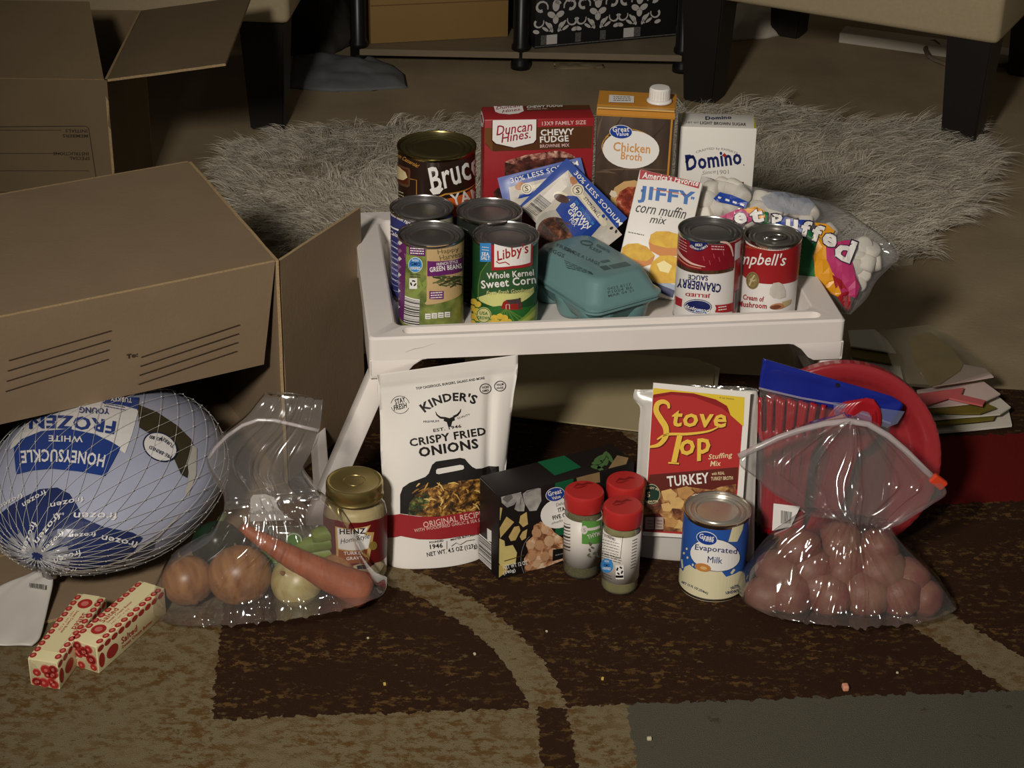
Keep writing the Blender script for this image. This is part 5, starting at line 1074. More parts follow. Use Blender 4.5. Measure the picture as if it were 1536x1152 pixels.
# ------------------------------------------------------------------ potato bag
m_film = film('zip_bag_film', .03, (235, 228, 226), .06, 3.8)
m_film2 = film('zip_bag_film_hazy', .05, (230, 224, 220), .08, 4.2)
m_zip = film('zip_strip', .45, (216, 206, 206), .2, 2.0)
def folds(s, t, L):
    h = 0
    for s0, s1, w_, a in L:
        c = s0 + (s1 - s0) * t + .012 * math.sin(t * 9 + s0 * 40); h += a * math.exp(-((s - c) / w_) ** 2)
    return h
def crinkle(s, t, amp, fs, ft, seed):
    a = mn.noise(Vector((s * fs, t * ft, seed))); b = mn.noise(Vector((s * fs * 2.3 + 4, t * ft * 2.1, seed + 9)))
    return amp * ((1 - abs(a) * 2) + .45 * (1 - abs(b) * 2))
base = G(1262, 902); pot = thing('potato_bag', base, 'clear zip bag with orange slider holding red potatoes', 'bag')
PVv = Vector((0, math.sin(math.radians(9)), math.cos(math.radians(9)))); SPt = Plane(base, (1, .02, 0), PVv)
brow = [((1140, 893), (1392, 896)), ((1110, 886), (1424, 894)), ((1108, 870), (1424, 890)), ((1124, 840), (1405, 862)), ((1150, 805), (1375, 832)), ((1182, 780), (1345, 802)), ((1208, 762), (1330, 780))]
trow = [((1208, 762), (1330, 780)), ((1190, 752), (1345, 778)), ((1160, 738), (1368, 768)), ((1135, 718), (1395, 756)), ((1110, 694), (1420, 738)), ((1165, 664), (1385, 705)), ((1232, 643), (1330, 660)), ((1272, 637), (1290, 638))]
FL1 = [(.48, .50, .016, .011), (.53, .56, .014, .012), (.60, .60, .010, .008), (.24, .40, .012, .006), (.72, .64, .012, .008), (.82, .70, .012, .006), (.38, .45, .010, .007), (.12, .30, .010, .004)]
fr_b = lambda s, t: .020 + .060 * max(0, 4 * s * (1 - s)) ** .42 * (1 - t) ** .9 * smooth01(.35 + t * 7) + crinkle(s, t, .0036, 9, 3, 3) * hump(s, t, .12) + folds(s, t, FL1) * hump(s, t, .1)
soft_sheet('bag_film', SPt, brow, 120, 70, fr_b, m_film, pot, lambda s, t: -.040 * max(0, 4 * s * (1 - s)) ** .5 * math.cos(t * 1.35) - .002 * mn.noise(Vector((s * 8, t * 5, 1))))
fr_t = lambda s, t: .022 - .046 * t + folds(s, t, [(.50, .50, .014, .012), (.56, .55, .012, .012), (.60, .58, .010, .009), (.40, .30, .016, .007), (.30, .15, .016, .006), (.70, .78, .016, .008), (.80, .92, .016, .006)]) + .004 * mn.noise(Vector((s * 5, t * 2, 6))) + .006 * math.sin(s * 7) * t
soft_sheet('bag_neck', SPt, trow, 120, 60, fr_t, m_film2, pot, lambda s, t: -.002 - .030 * t + .004 * mn.noise(Vector((s * 4, t * 1.5, 16))) - .006 * math.sin(s * 6) * t)
zp = [(1110, 692), (1140, 678), (1170, 664), (1205, 652), (1240, 643), (1275, 639), (1305, 644), (1335, 661), (1362, 684), (1390, 712), (1416, 736)]
zw = [SPt.O + SPt.U * u + SPt.V * v + SPt.N * -.016 - base for u, v in (SPt.uv(*p) for p in zp)]
obj('zip_strip', *tube(zw, .0036, 8), m_zip, pot, True)
sl = SPt.uv(1409, 727); c_ = SPt.pos(*sl, -.008) - base
bm = bevbox(.019, .007, .012, .002); bm.transform(Matrix.Translation(c_ - Vector((0, 0, .006))) @ Matrix.Rotation(math.radians(-38), 4, 'Y') if False else Matrix.Translation(c_) @ Matrix.Rotation(math.radians(38), 4, 'Y') @ Matrix.Translation((0, 0, -.006))); obj_bm('orange_slider', bm, M('orange_slider_plastic', (206, 64, 34), .35), pot)
def blob(name, loc, r, sc, mat, seed, lab, cat, grp, rot=(0, 0, 0), amp=.06, sub=3):
    bm = bmesh.new(); bmesh.ops.create_icosphere(bm, subdivisions=sub, radius=1)
    for v in bm.verts:
        n = mn.noise(v.co * 1.3 + Vector((seed * 3.7, 0, 0))) + .35 * mn.noise(v.co * 3.1 + Vector((0, seed, 0)))
        v.co = Vector((v.co.x * sc[0], v.co.y * sc[1], v.co.z * sc[2])) * r * (1 + amp * n)
    bm.transform(Matrix.Rotation(rot[2], 4, 'Z') @ Matrix.Rotation(rot[0], 4, 'X'))
    o = obj_bm(name, bm, mat, None, True); o.location = loc; return tag(o, lab, cat, grp)
m_pot = M('red_potato_skin', (118, 56, 54), .5, var=.5, vscale=38, rgb2=(140, 100, 78), bump=.2, bscale=300)
m_pot2 = M('russet_red_potato_skin', (142, 106, 84), .55, var=.5, vscale=34, rgb2=(120, 62, 56), bump=.2, bscale=300)
pots = [(1152, 893, .023, 0), (1190, 897, .0265, 0), (1248, 905, .027, 0), (1300, 905, .0285, 0), (1355, 905, .0265, 0), (1386, 895, .0225, 0), (1168, 858, .025, .022), (1215, 852, .029, .02), (1268, 850, .029, .022), (1320, 852, .030, .022), (1362, 866, .0235, .02), (1200, 822, .023, .048), (1262, 810, .024, .052), (1318, 822, .022, .048), (1230, 880, .024, .012)]
names = ['at the far left of the bag', 'front row, second from left', 'front row, third from left', 'front row centre, reddest one', 'front row, right of centre', 'at the far right tip of the bag', 'second row, left end', 'second row, left of centre', 'second row, behind the long film fold', 'second row, large one right of centre', 'second row, right end', 'top of pile, left', 'top of pile, at the bag neck', 'top of pile, right', 'wedged low behind the front row']
for i, (px_, py_, r_, z_) in enumerate(pots):
    zc = max(r_ * .92, z_ + r_ * .75); c_ = G(px_, py_, zc)
    yb = 1.775 if z_ == 0 else 1.800
    c_ = YP(px_, py_, c_.y); 
    o = blob('red_potato', (c_.x, min(max(c_.y, 1.768), 1.818), zc), r_, (1.12, 1, .92), m_pot if i % 3 else m_pot2, i + 1, 'red potato in the zip bag, ' + names[i], 'potato', 'red potatoes in the zip bag', (0, 0, i * .9), .12)

# ------------------------------------------------------------------ vegetable bag
base = G(408, 905); veg = thing('vegetable_bag', base, 'clear zip bag of onions, carrot and celery in front of the boxes', 'bag')
SVg = Plane(base, (1, .05, 0), Vector((0, math.sin(math.radians(10)), math.cos(math.radians(10)))))
brow = [((256, 908), (552, 876)), ((238, 901), (574, 872)), ((230, 884), (580, 868)), ((240, 858), (566, 860)), ((262, 826), (545, 828)), ((312, 796), (528, 792)), ((330, 770), (505, 760)), ((338, 752), (480, 738))]
trow = [((338, 752), (480, 738)), ((336, 730), (462, 718)), ((318, 706), (452, 700)), ((310, 680), (462, 680)), ((330, 655), (474, 660)), ((365, 628), (478, 640)), ((384, 606), (480, 616)), ((392, 597), (481, 604))]
FL2 = [(.33, .42, .012, .008), (.46, .50, .012, .010), (.52, .55, .010, .007), (.20, .38, .012, .006), (.70, .62, .012, .007), (.86, .70, .010, .006), (.60, .58, .010, .006)]
fr_b = lambda s, t: .024 + .052 * max(0, 4 * s * (1 - s)) ** .35 * max(0, 1 - t) ** .8 * smooth01(.4 + t * 7) + crinkle(s, t, .003, 8, 3, 23) * hump(s, t, .12) + folds(s, t, FL2) * hump(s, t, .1)
soft_sheet('bag_film', SVg, brow, 120, 60, fr_b, m_film, veg, lambda s, t: -.034 * max(0, 4 * s * (1 - s)) ** .5 * max(0, 1 - t) ** .5)
fr_t = lambda s, t: .026 - .034 * t + folds(s, t, [(.42, .48, .020, .010), (.50, .56, .016, .010), (.60, .70, .018, .007), (.30, .25, .020, .006), (.75, .85, .02, .006)]) + .004 * mn.noise(Vector((s * 4, t * 2, 31))) + .006 * math.sin(s * 6 + 1) * t
soft_sheet('bag_neck', SVg, trow, 110, 60, fr_t, m_film2, veg, lambda s, t: -.004 - .016 * t + .004 * mn.noise(Vector((s * 4, t * 1.5, 41))) - .005 * math.sin(s * 5) * t)
zp = [(312, 684), (322, 668), (340, 650), (362, 635), (385, 627), (410, 628), (440, 635), (476, 644)]
zw = [SVg.O + SVg.U * u + SVg.V * v + SVg.N * .006 - base for u, v in (SVg.uv(*p) for p in zp)]
obj('zip_strip', *tube(zw, .0021, 8), m_zip, veg, True)
A = Art(Plane(SVg.pos(0, 0, .030), SVg.U, SVg.V), veg, 'write_on_panel'); WP = film('write_on_panel', .55, (206, 202, 196), .25, 2); A.poly([(374, 782), (374, 748), (378, 742), (396, 741), (410, 746), (416, 762), (426, 774), (440, 780)], WP, 1); A.text('CONTENTS', 424, 766, 372, 765, 6, GREYP, 2, .03); A.build()
# onions
def onion(px, py, r_, mat, lab, rot, yy):
    c_ = YP(px, py, yy); prof = []
    for i in range(22):
        a = math.pi * i / 21; rr = math.sin(a) ** .92; z_ = -math.cos(a) * .9; prof.append((max(.0006, rr), z_))
    prof[-1] = (.045, .96); prof[-2] = (.075, .92); prof[0] = (.03, -.95)
    V_, F_ = lathe([(a * r_, b * r_) for a, b in prof], 28)
    mt = Matrix.Rotation(rot[1], 4, 'Z') @ Matrix.Rotation(rot[0], 4, 'X')
    root = thing('onion', Vector((c_.x, c_.y, r_ * .93)), lab, 'onion', 'onions in the zip bag')
    sk = obj('onion_skin', V_, F_, mat, root, True); sk.rotation_euler = mt.to_euler()
    Vn, Fn = lathe([(.10 * r_, .86 * r_), (.07 * r_, 1.0 * r_), (.03 * r_, 1.12 * r_), (.006 * r_, 1.16 * r_)], 10); obj('dry_neck', xform(Vn, mt), Fn, M('dry_onion_neck', (150, 112, 68), .8), root, True)
    obj('root_end', *[xform(lathe([(.02 * r_, -1.0 * r_), (.10 * r_, -.97 * r_), (.16 * r_, -.93 * r_)], 12)[0], mt), lathe([(.02, 0), (.1, 1), (.16, 2)], 12)[1]], M('onion_root_brown', (104, 72, 40), .9), root, True)
m_on = M('brown_onion_skin', (176, 128, 82), .38, var=.4, vscale=30, rgb2=(122, 76, 44), stretch=(3, 3, .3), spec=.5); m_on2 = M('pale_onion_skin', (196, 184, 132), .36, var=.3, vscale=30, rgb2=(164, 140, 84), stretch=(3, 3, .3), spec=.5)
onion(284, 905, .0295, m_on, 'brown onion at the left end of the zip bag', (-.9, .5), 1.762)
onion(362, 908, .0355, m_on, 'largest brown onion, in the middle of the zip bag', (-1.05, .25), 1.766)
onion(447, 908, .0295, m_on2, 'pale yellow onion right of the big brown onion', (.8, -.7), 1.766)
onion(508, 893, .0235, m_on, 'small brown onion half hidden under the carrot', (1.0, .8), 1.790)
# carrot
ca, cb = YP(362, 790, 1.768), YP(553, 888, 1.756); pts, rad = [], []
for i in range(26):
    t = i / 25; p = ca.lerp(cb, t) + Vector((0, -.004 * math.sin(t * 3), -.004 * math.sin(t * 3.1))); pts.append(p); rad.append((.0045 + .0165 * t ** .75) * (1 if t < .97 else .75) * (1 - .10 * math.exp(-((t - .78) / .02) ** 2)))
carrot = thing('carrot', cb, 'single orange carrot lying across the onions in the bag', 'carrot')
V_, F_ = tube([p - cb for p in pts], rad, 18); V_ = [v + Vector((0, 0, .0006 * mn.noise(v * 150))) for v in V_]
obj('carrot_root', V_, F_, M('carrot_orange', (176, 98, 62), .55, var=.3, vscale=60, rgb2=(148, 78, 46), bump=.3, bscale=160), carrot, True)
dirc = (cb - ca).normalized(); obj('crown_stub', *tube([dirc * -.001, dirc * .004, dirc * .006], [.008, .0065, .003], 12), M('carrot_crown_brown', (120, 84, 48), .8), carrot, True)
# celery pack: flat film sleeve with printed panel, stalks inside
cO = YP(384, 880, 1.800); SCl = Plane(cO, (1, .04, 0), Vector((0, .25, 1)))
cel = thing('celery_pack', cO, 'printed plastic sleeve of celery behind the carrot', 'vegetable pack')
stalk = M('celery_green', (150, 168, 72), .45, var=.3, vscale=40, rgb2=(112, 138, 50), stretch=(.4, 3, 3))
for k, (y0, y1, x0, x1) in enumerate(((822, 808, 445, 528), (838, 826, 430, 526), (806, 798, 470, 520), (856, 846, 420, 512))):
    a, b = YP(x0, y0, 1.806), YP(x1, y1, 1.806); arcp = [a.lerp(b, i / 8) + Vector((0, 0, .002 * math.sin(i / 8 * 3))) - cO for i in range(9)]; obj('celery_stalk', *tube(arcp, [.008, .0095, .010, .010, .010, .0105, .0105, .0105, .009], 10), stalk, cel, True)
soft_sheet('sleeve_film', SCl, [((372, 884), (520, 876)), ((374, 850), (528, 838)), ((377, 815), (530, 808)), ((380, 788), (520, 790))], 40, 30, lambda s, t: .012 * hump(s, t, .4) + .002 * mn.noise(Vector((s * 8, t * 5, 3))), film('celery_sleeve', .10, (190, 196, 170), .12, 2.2), cel, lambda s, t: -.010 * hump(s, t, .5))
A = Art(Plane(SCl.pos(0, 0, .0135), SCl.U, SCl.V), cel, 'printed_panel'); GP = M('celery_label_green', (86, 140, 52), .4)
A.poly([(392, 826), (470, 820), (468, 872), (392, 880)], GP, 1); A.poly([(376, 820), (390, 822), (390, 858), (376, 850)], BLACK, 2); A.barcode((383, 791), (410, 791), (410, 812), (383, 812), BLACK, M('celery_label_grey', (170, 176, 160), .4), 2, 14, 8); A.ell(440, 811, 13, 12, M('celery_label_green', (0, 0, 0)), 2); A.ring(440, 811, 12, 11, 1.4, WHITE, 3)
A.text('CELERY', 402, 866, 404, 832, 7, M('celery_pale_print', (170, 196, 120), .4), 3, .03); A.text('FRESH', 414, 868, 416, 838, 6, M('celery_pale_print', (0, 0, 0)), 3, .02); A.build()
# dark green pepper behind
pc = YP(330, 858, 1.812); pep = thing('green_pepper', (pc.x, pc.y, .003), 'dark green pepper at the back left of the vegetable bag', 'pepper')
bm = bmesh.new(); bmesh.ops.create_icosphere(bm, subdivisions=4, radius=1)
for v in bm.verts:
    a = math.atan2(v.co.y, v.co.x); rr = math.hypot(v.co.x, v.co.y); k = 1 - .10 * abs(math.sin(a * 2)) ** .5 * rr; v.co = Vector((v.co.x * .031 * k, v.co.y * .026 * k, (v.co.z - .12 * max(0, v.co.z) * (1 - rr) * 2) * .036 + .036))
obj_bm('pepper_flesh', bm, M('dark_pepper_green', (22, 44, 24), .3, spec=.6), pep, True); obj('stem', *tube([(0, .010, .058), (.002, .018, .062), (.006, .026, .063)], [.005, .004, .0045], 8), M('pepper_stem_green', (84, 104, 52), .6), pep, True)

# ------------------------------------------------------------------ frozen turkey in printed film and net
tk = Vector((-.462, 1.885, .004)); ax_, ay_, az_ = .132, .168, .0785; TY = math.radians(-14)
tX = Vector((math.cos(TY), math.sin(TY), 0)); tY = Vector((-math.sin(TY), math.cos(TY), 0)); tc_ = tk + Vector((0, 0, az_ + .001))
turkey = thing('frozen_turkey', tk, 'frozen turkey in lavender and blue printed film under white netting', 'turkey')
def tkk(y): q_ = max(0., -y / ay_); q2_ = max(0., y / ay_); return 1 - .20 * q_ ** 2 - .08 * q2_ ** 2
def tloc(th, ph, off=0.):
    y = -ay_ * math.cos(ph); k = tkk(y); r_ = math.sin(ph) ** .9; lump = 1 + .025 * mn.noise(Vector((math.cos(th) * 1.5, math.sin(th) * 1.5, ph * 1.4)))
    return Vector(((ax_ * k * r_ * lump + off) * math.cos(th), y * (1 + off * 2), (az_ * k * r_ * lump + off) * math.sin(th)))
def tw(p): return tX * p.x + tY * p.y + Vector((0, 0, p.z)) + (tc_ - tk)
NV, NU = 48, 72; V_, F_ = [], []
for j in range(NV + 1):
    for i in range(NU): V_.append(tw(tloc(2 * math.pi * i / NU, .03 + (math.pi - .06) * j / NV)))
for j in range(NV):
    for i in range(NU): k = (i + 1) % NU; F_.append((j * NU + i, j * NU + k, (j + 1) * NU + k, (j + 1) * NU + i))
F_.append(tuple(range(NU))); F_.append(tuple(range(NV * NU, (NV + 1) * NU)))
obj('turkey_body', V_, F_, M('lavender_film', (164, 168, 188), .3, spec=.5, var=.1, vscale=14), turkey, True)
from mathutils.bvhtree import BVHTree
_bv = BVHTree.FromPolygons([tk + v for v in V_], F_)
class Shrink:
    """art laid on the turkey: (u,v) in a plane facing the camera, dropped on to the skin"""
    def __init__(s):
        s.N = (EYE - tc_).normalized(); s.U = Vector((1, 0, 0)); s.U = (s.U - s.N * s.U.dot(s.N)).normalized(); s.V = s.N.cross(s.U); s.step = (.008, .008)
    def uv(s, px, py):
        d = ray(px, py).normalized(); h = _bv.ray_cast(EYE, d)[0]
        if h is None: t = (tc_ - EYE).dot(s.N) / d.dot(s.N); h = EYE + d * t
        p = h - tc_; return (p.dot(s.U), p.dot(s.V))
    def pos(s, u, v, off):
        o_ = tc_ + s.U * u + s.V * v + s.N * .4; h = _bv.ray_cast(o_, -s.N)
        if h[0] is None:
            h = _bv.find_nearest(tc_ + s.U * u + s.V * v)
        n_ = h[1] if h[1].dot(s.N) > 0 else -h[1]
        return h[0] + n_ * (.0006 + off * 2)
A = Art(Shrink(), turkey, 'printed_film'); zt = lambda x, y: (x / 3.839, 590 + y / 3.839)
pt = lambda L_, m_, l: A.poly([zt(*p) for p in L_], m_, l)
TB = M('turkey_blue_print', (34, 60, 128), .3); TN = M('turkey_navy_film', (38, 50, 96), .28, var=.25, vscale=24); TW = M('turkey_white_print', (216, 214, 212), .32); OLV = M('turkey_shaded_skin', (58, 54, 36), .3, var=.4, vscale=40)  # olive: skin seen through clear film, its shadow mixed into the colour
pt([(60, 330), (75, 270), (130, 200), (180, 140), (300, 60), (800, 30), (795, 110), (760, 240), (720, 350), (690, 330), (560, 240), (400, 215), (220, 230), (100, 300)], TW, 1)
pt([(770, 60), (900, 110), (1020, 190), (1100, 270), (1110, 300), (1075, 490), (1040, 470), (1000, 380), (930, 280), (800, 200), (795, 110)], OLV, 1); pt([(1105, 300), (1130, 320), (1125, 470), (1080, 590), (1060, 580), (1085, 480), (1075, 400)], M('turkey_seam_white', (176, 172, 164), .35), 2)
pt([(590, 60), (640, 30), (800, 30), (795, 100), (700, 75)], TB, 2)
pt([(85, 320), (130, 270), (240, 225), (400, 212), (540, 240), (640, 285), (692, 318), (650, 400), (605, 482), (450, 455), (300, 440), (190, 450), (98, 472)], TB, 3)
A.text('HONEYSUCKLE', *zt(610, 365), *zt(125, 340), 19, TW, 5, .05, 0, -5); A.text('WHITE', *zt(480, 258), *zt(285, 252), 9, TW, 5, .04); A.text('FROZEN', *zt(668, 172), *zt(170, 140), 20, TB, 5, .06, 0, -4); A.text('YOUNG', *zt(630, 98), *zt(460, 90), 9, TB, 5, .03); A.text('TURKEY', *zt(760, 40), *zt(640, 30), 7, TW, 5, .05); A.lines(*zt(720, 108), *zt(600, 85), 2, TB, 5, (-1, -4), 1.2, 4)
A.ring(*zt(918, 318), 27, 21, 2.0, M('turkey_text_navy', (28, 34, 66), .35), 5, rot=28); A.ell(*zt(918, 318), 25.4, 19.4, TW, 4, 28)
for t_, x0, y0, x1, y1 in (('TURKEY', 1000, 320, 925, 265), ('PRE-BRINED', 985, 380, 860, 320), ('NO. 800', 930, 280, 860, 262)): A.text(t_, *zt(x0, y0 - 10), *zt(x1, y1 - 10), 5.4, M('turkey_text_navy', (0, 0, 0)), 6, .02)
pt([(0, 700), (60, 650), (140, 600), (230, 555), (330, 545), (400, 580), (440, 640), (480, 720), (600, 770), (760, 800), (820, 830), (760, 920), (650, 980), (480, 1010), (280, 1030), (180, 1000), (60, 900), (0, 820)], TN, 1)
pt([(0, 830), (60, 910), (180, 1005), (280, 1035), (480, 1015), (660, 985), (800, 900), (900, 820), (880, 900), (760, 1010), (560, 1090), (360, 1120), (200, 1110), (60, 1040), (0, 960)], M('turkey_underside_shade', (72, 76, 96), .3), 1)  # shading of the underside, painted as a darker band on the film
for t_, x0, y0, x1, y1, h in (('frozen', 672, 690, 425, 690, 11), ('frozen', 790, 850, 585, 815, 9), ('frozen', 480, 600, 290, 640, 8), ('frozen', 550, 800, 400, 812, 6), ('frozen', 260, 560, 130, 640, 8), ('frozen', 330, 690, 200, 850, 9), ('frozen', 190, 740, 130, 900, 9), ('frozen', 460, 895, 310, 945, 9), ('frozen', 440, 1000, 300, 985, 6), ('frozen', 130, 580, 0, 650, 7), ('frozen', 370, 690, 310, 700, 4), ('frozen', 700, 1030, 500, 1060, 6), ('frozen', 360, 790, 240, 900, 6)): A.text(t_, *zt(x0, y0), *zt(x1, y1), h, TW, 4, .03, .1)
A.line([zt(*p) for p in ((330, 1020), (520, 1010), (700, 950), (900, 820), (1020, 700))], 2.2, M('turkey_seam_white', (0, 0, 0)), 5)
A.build()
m_net = M('white_net_twine', (196, 194, 190), .6)
parts = []
NS = 34
for sgn in (1, -1):
    for k in range(NS):
        P_ = []
        for i in range(44):
            f = i / 43; ph = .05 + (math.pi - .25) * f; th = 2 * math.pi * (k + (.5 if sgn < 0 else 0)) / NS + sgn * 1.25 * f; P_.append(tw(tloc(th, ph, .0028)))
        parts.append(tube(P_, .00026, 4))
net = obj('netting', *join(parts), m_net, turkey, True); net['kind'] = 'stuff'
parts = []
for k in range(NS):        # knots where the strands cross
    for i in range(1, 24):
        f = i / 24; x = 2 * math.pi * k / NS + 1.25 * f
        n_ = round((1.25 * f * 2) / (2 * math.pi / NS) - .5)
    for j in range(0, 12):
        f = (j + .5) * (2 * math.pi / NS) / 2.5
        if f > .96: break
        parts.append(tube([tw(tloc(2 * math.pi * k / NS + 1.25 * f, .05 + (math.pi - .25) * f, .0026)), tw(tloc(2 * math.pi * k / NS + 1.25 * f, .05 + (math.pi - .25) * f, .0040))], .0007, 5))
kn = obj('netting_knots', *join(parts), m_net, turkey, True); kn['kind'] = 'stuff'
# gathered end, clip and white tail with a barcode
kp = tw(Vector((0, -ay_ * 1.0, 0)))
tp = Vector(G(75, 862, .03)) - tk
gath = []
for k in range(14):
    a = 2 * math.pi * k / 14; p0 = tw(tloc(a, .30, .001)); gath.append(tube([p0, p0.lerp(kp, .75) , kp.lerp(tp, .6) + Vector((0, 0, .003 * math.sin(a))), tp + Vector((.004 * math.cos(a), 0, .005 * math.sin(a)))], [.0035, .004, .004, .003], 6))
g_ = obj('gathered_film', *join(gath), M('gathered_clear_film', (150, 152, 160), .25, spec=.6), turkey, True); g_['kind'] = 'stuff'
obj('net_clip', *tube([tp + Vector((-.007, .002, .0)), tp + Vector((.007, -.002, .001))], .0045, 8), M('metal_clip', (180, 178, 172), .3, .9), turkey, True)
tg = Plane(G(40, 930, .008), (1, .05, 0), Vector((.02, 1, .22)))
tail = soft_sheet('white_tail', tg, [((-60, 965), (52, 973)), ((-62, 955), (63, 962)), ((-50, 930), (68, 935)), ((-35, 905), (72, 905)), ((0, 880), (75, 884)), ((38, 866), (75, 872)), ((56, 858), (74, 864))], 24, 24, lambda s, t: .004 + .003 * mn.noise(Vector((s * 4, t * 3, 2))) + .003 * t, M('white_tail_film', (192, 188, 180), .4), turkey, lambda s, t: .002)
A = Art(Plane(tg.O + tg.N * .0105, tg.U, tg.V), turkey, 'tail_barcode'); A.barcode((39, 874), (64, 878), (64, 885), (39, 880), BLACK, M('white_tail_film', (0, 0, 0)), 1, 16, 4); A.build()
# ------------------------------------------------------------------ cardboard
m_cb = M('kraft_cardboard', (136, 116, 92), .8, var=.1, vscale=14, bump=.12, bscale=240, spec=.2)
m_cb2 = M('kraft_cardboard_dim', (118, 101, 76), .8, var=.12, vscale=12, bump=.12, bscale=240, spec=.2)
m_edge = M('corrugated_edge', (176, 150, 112), .85, var=.3, vscale=420, spec=.1)
def panel(name, P, th, root, mat=None, edge=None, sub=1, warp=0):
    """cardboard sheet: four corners, thickness behind; edges show the corrugated core"""
    P = [Vector(p) for p in P]; n = (P[1] - P[0]).cross(P[3] - P[0]).normalized()
    if n.dot(EYE - P[0]) < 0: n = -n
    o = Vector(root.location); k = 8; V_, F_, fm = [], [], []
    for side in (0, 1):
        for j in range(k + 1):
            for i in range(k + 1):
                a, b = i / k, j / k; p = P[0].lerp(P[1], a).lerp(P[3].lerp(P[2], a), b)
                w_ = warp * 16 * a * (1 - a) * b * (1 - b) + .0006 * mn.noise(p * 30)
                V_.append(p + n * (w_ - side * th) - o)
    m_ = (k + 1) ** 2
    for j in range(k):
        for i in range(k):
            a = j * (k + 1) + i; q_ = (a, a + 1, a + k + 2, a + k + 1); F_.append(q_); fm.append(0); F_.append(tuple(m_ + x for x in reversed(q_))); fm.append(0)
    ring = [i for i in range(k + 1)] + [j * (k + 1) + k for j in range(1, k + 1)] + [k * (k + 1) + i for i in range(k - 1, -1, -1)] + [j * (k + 1) for j in range(k - 1, 0, -1)]
    for x in range(len(ring)): a, b = ring[x], ring[(x + 1) % len(ring)]; F_.append((b, a, a + m_, b + m_)); fm.append(1)
    return autosmooth(obj(name, V_, F_, [mat or m_cb, edge or m_edge], root, True, fm), 30)
H = .30; a_ = G(413, 391, H); e_ = Vector((-.868, -.497, 0)); bk = Vector((-.4400, .898, 0)); LB, DB = .52, .335; z0 = Vector((0, 0, .0015)); dn = lambda p, z=.0015: Vector((p.x, p.y, z))
big = thing('shipping_box', dn(a_) + e_ * .26 + bk * .16, 'large open cardboard shipping box lying on its side behind the turkey', 'box')
b_ = a_ + bk * DB; c_ = a_ + e_ * LB; d_ = b_ + e_ * LB; TH = .0038
panel('top_panel', [a_, b_, d_, c_], TH, big); panel('side_panel', [a_, b_, dn(b_), dn(a_)], TH, big); panel('back_panel', [b_, d_, dn(d_), dn(b_)], TH, big); panel('side_panel', [c_, d_, dn(d_), dn(c_)], TH, big)
panel('bottom_panel', [dn(a_, .004), dn(b_, .004), dn(d_, .004), dn(c_, .004)], .003, big)
# upper flap hanging with the address lines
fo = Vector((.497, -.868, 0)); ft = a_ + fo * .003 + Vector((-.0012, -.0006, .0))
fb = ft + Vector((0, 0, -.139)) - fo * .020 + e_ * .012
fl_ = [ft, ft + e_ * (LB - .004), fb + e_ * (LB - .004), fb]
panel('address_flap', fl_, TH, big)
SFl = Plane(fb, -e_, ft - fb); A = Art(SFl, big, 'address_lines'); INKB = M('flap_ink_brown', (62, 46, 32), .7)
for k in range(4): A.line([(0, 511 + k * 15.4), (155, 477.5 + k * 14.2)], 1.5, INKB, 8); A.line([(205, 521 + k * 13.4), (352, 483.5 + k * 13)], 1.5, INKB, 8)
A.text('To:', 183, 522, 199.5, 519.5, 7, INKB, 8, .1); A.build()
# right flap swung open, floor flap in front
tip = G(527, 320, .297); rf = (tip - a_); rf.z = 0; L_ = rf.length + .012; rf.normalize(); h0 = a_ + rf * .008 + Vector((.001, 0, -.003))
panel('side_flap', [h0, h0 + rf * L_, dn(h0 + rf * L_), dn(h0)], TH, big, m_cb, warp=-.003)
panel('floor_flap', [dn(a_, .0042) + fo * .004, dn(c_, .0042) + fo * .004, dn(c_, .0042) + fo * .150, dn(a_, .0042) + fo * .150], .0036, big)

# second box at the back left, flaps up
cf = YP(160, 120, 2.70); zt_ = cf.z; bx = thing('moving_box', (cf.x - .23, 2.87, 0), 'open cardboard moving box with raised flaps and printed form, back left', 'box')
ex = Vector((1, 0.02, 0)).normalized(); ey = Vector((-.03, 1, 0)).normalized(); W2, D2 = .48, .34
q0 = Vector((cf.x, cf.y, zt_)); q1 = q0 + ey * D2; q2_ = q0 - ex * W2; q3 = q1 - ex * W2; gz = lambda p: Vector((p.x, p.y, -.004))
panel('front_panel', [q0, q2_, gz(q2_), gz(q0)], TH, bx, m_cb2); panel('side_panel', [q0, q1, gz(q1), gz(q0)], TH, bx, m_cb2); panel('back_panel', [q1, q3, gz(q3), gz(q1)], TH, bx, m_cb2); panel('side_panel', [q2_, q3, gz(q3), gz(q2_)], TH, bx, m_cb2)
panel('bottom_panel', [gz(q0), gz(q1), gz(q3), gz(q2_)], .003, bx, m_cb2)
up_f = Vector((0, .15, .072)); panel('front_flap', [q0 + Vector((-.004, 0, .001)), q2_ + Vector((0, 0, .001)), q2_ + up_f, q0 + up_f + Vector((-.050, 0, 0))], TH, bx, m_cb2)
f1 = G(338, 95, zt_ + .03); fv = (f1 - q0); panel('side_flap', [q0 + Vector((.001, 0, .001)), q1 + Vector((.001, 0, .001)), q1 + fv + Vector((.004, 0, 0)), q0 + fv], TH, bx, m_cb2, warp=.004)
A = Art(Plane(gz(q0), ex, Vector((0, 0, 1))), bx, 'printed_form'); INKD = M('form_ink_dark', (58, 46, 30), .7)
A.line([(0, 190), (128, 189), (133, 192), (145, 272)], 1.2, INKD, 2)
for y in (195, 230, 256, 288): A.line([(0, y), (92 if y < 250 else 134, y)], .9, INKD, 2)
for t_, x0, y0, x1 in (('INITIALS', 131, 194, 98), ('MEMBERS', 132, 201.5, 94), ('INSTRUCTIONS', 133, 228, 80), ('SPECIAL', 135, 235, 104)): A.text(t_, x0, y0, x1, y0 - .3, 5, INKD, 2, .06)
A.build()

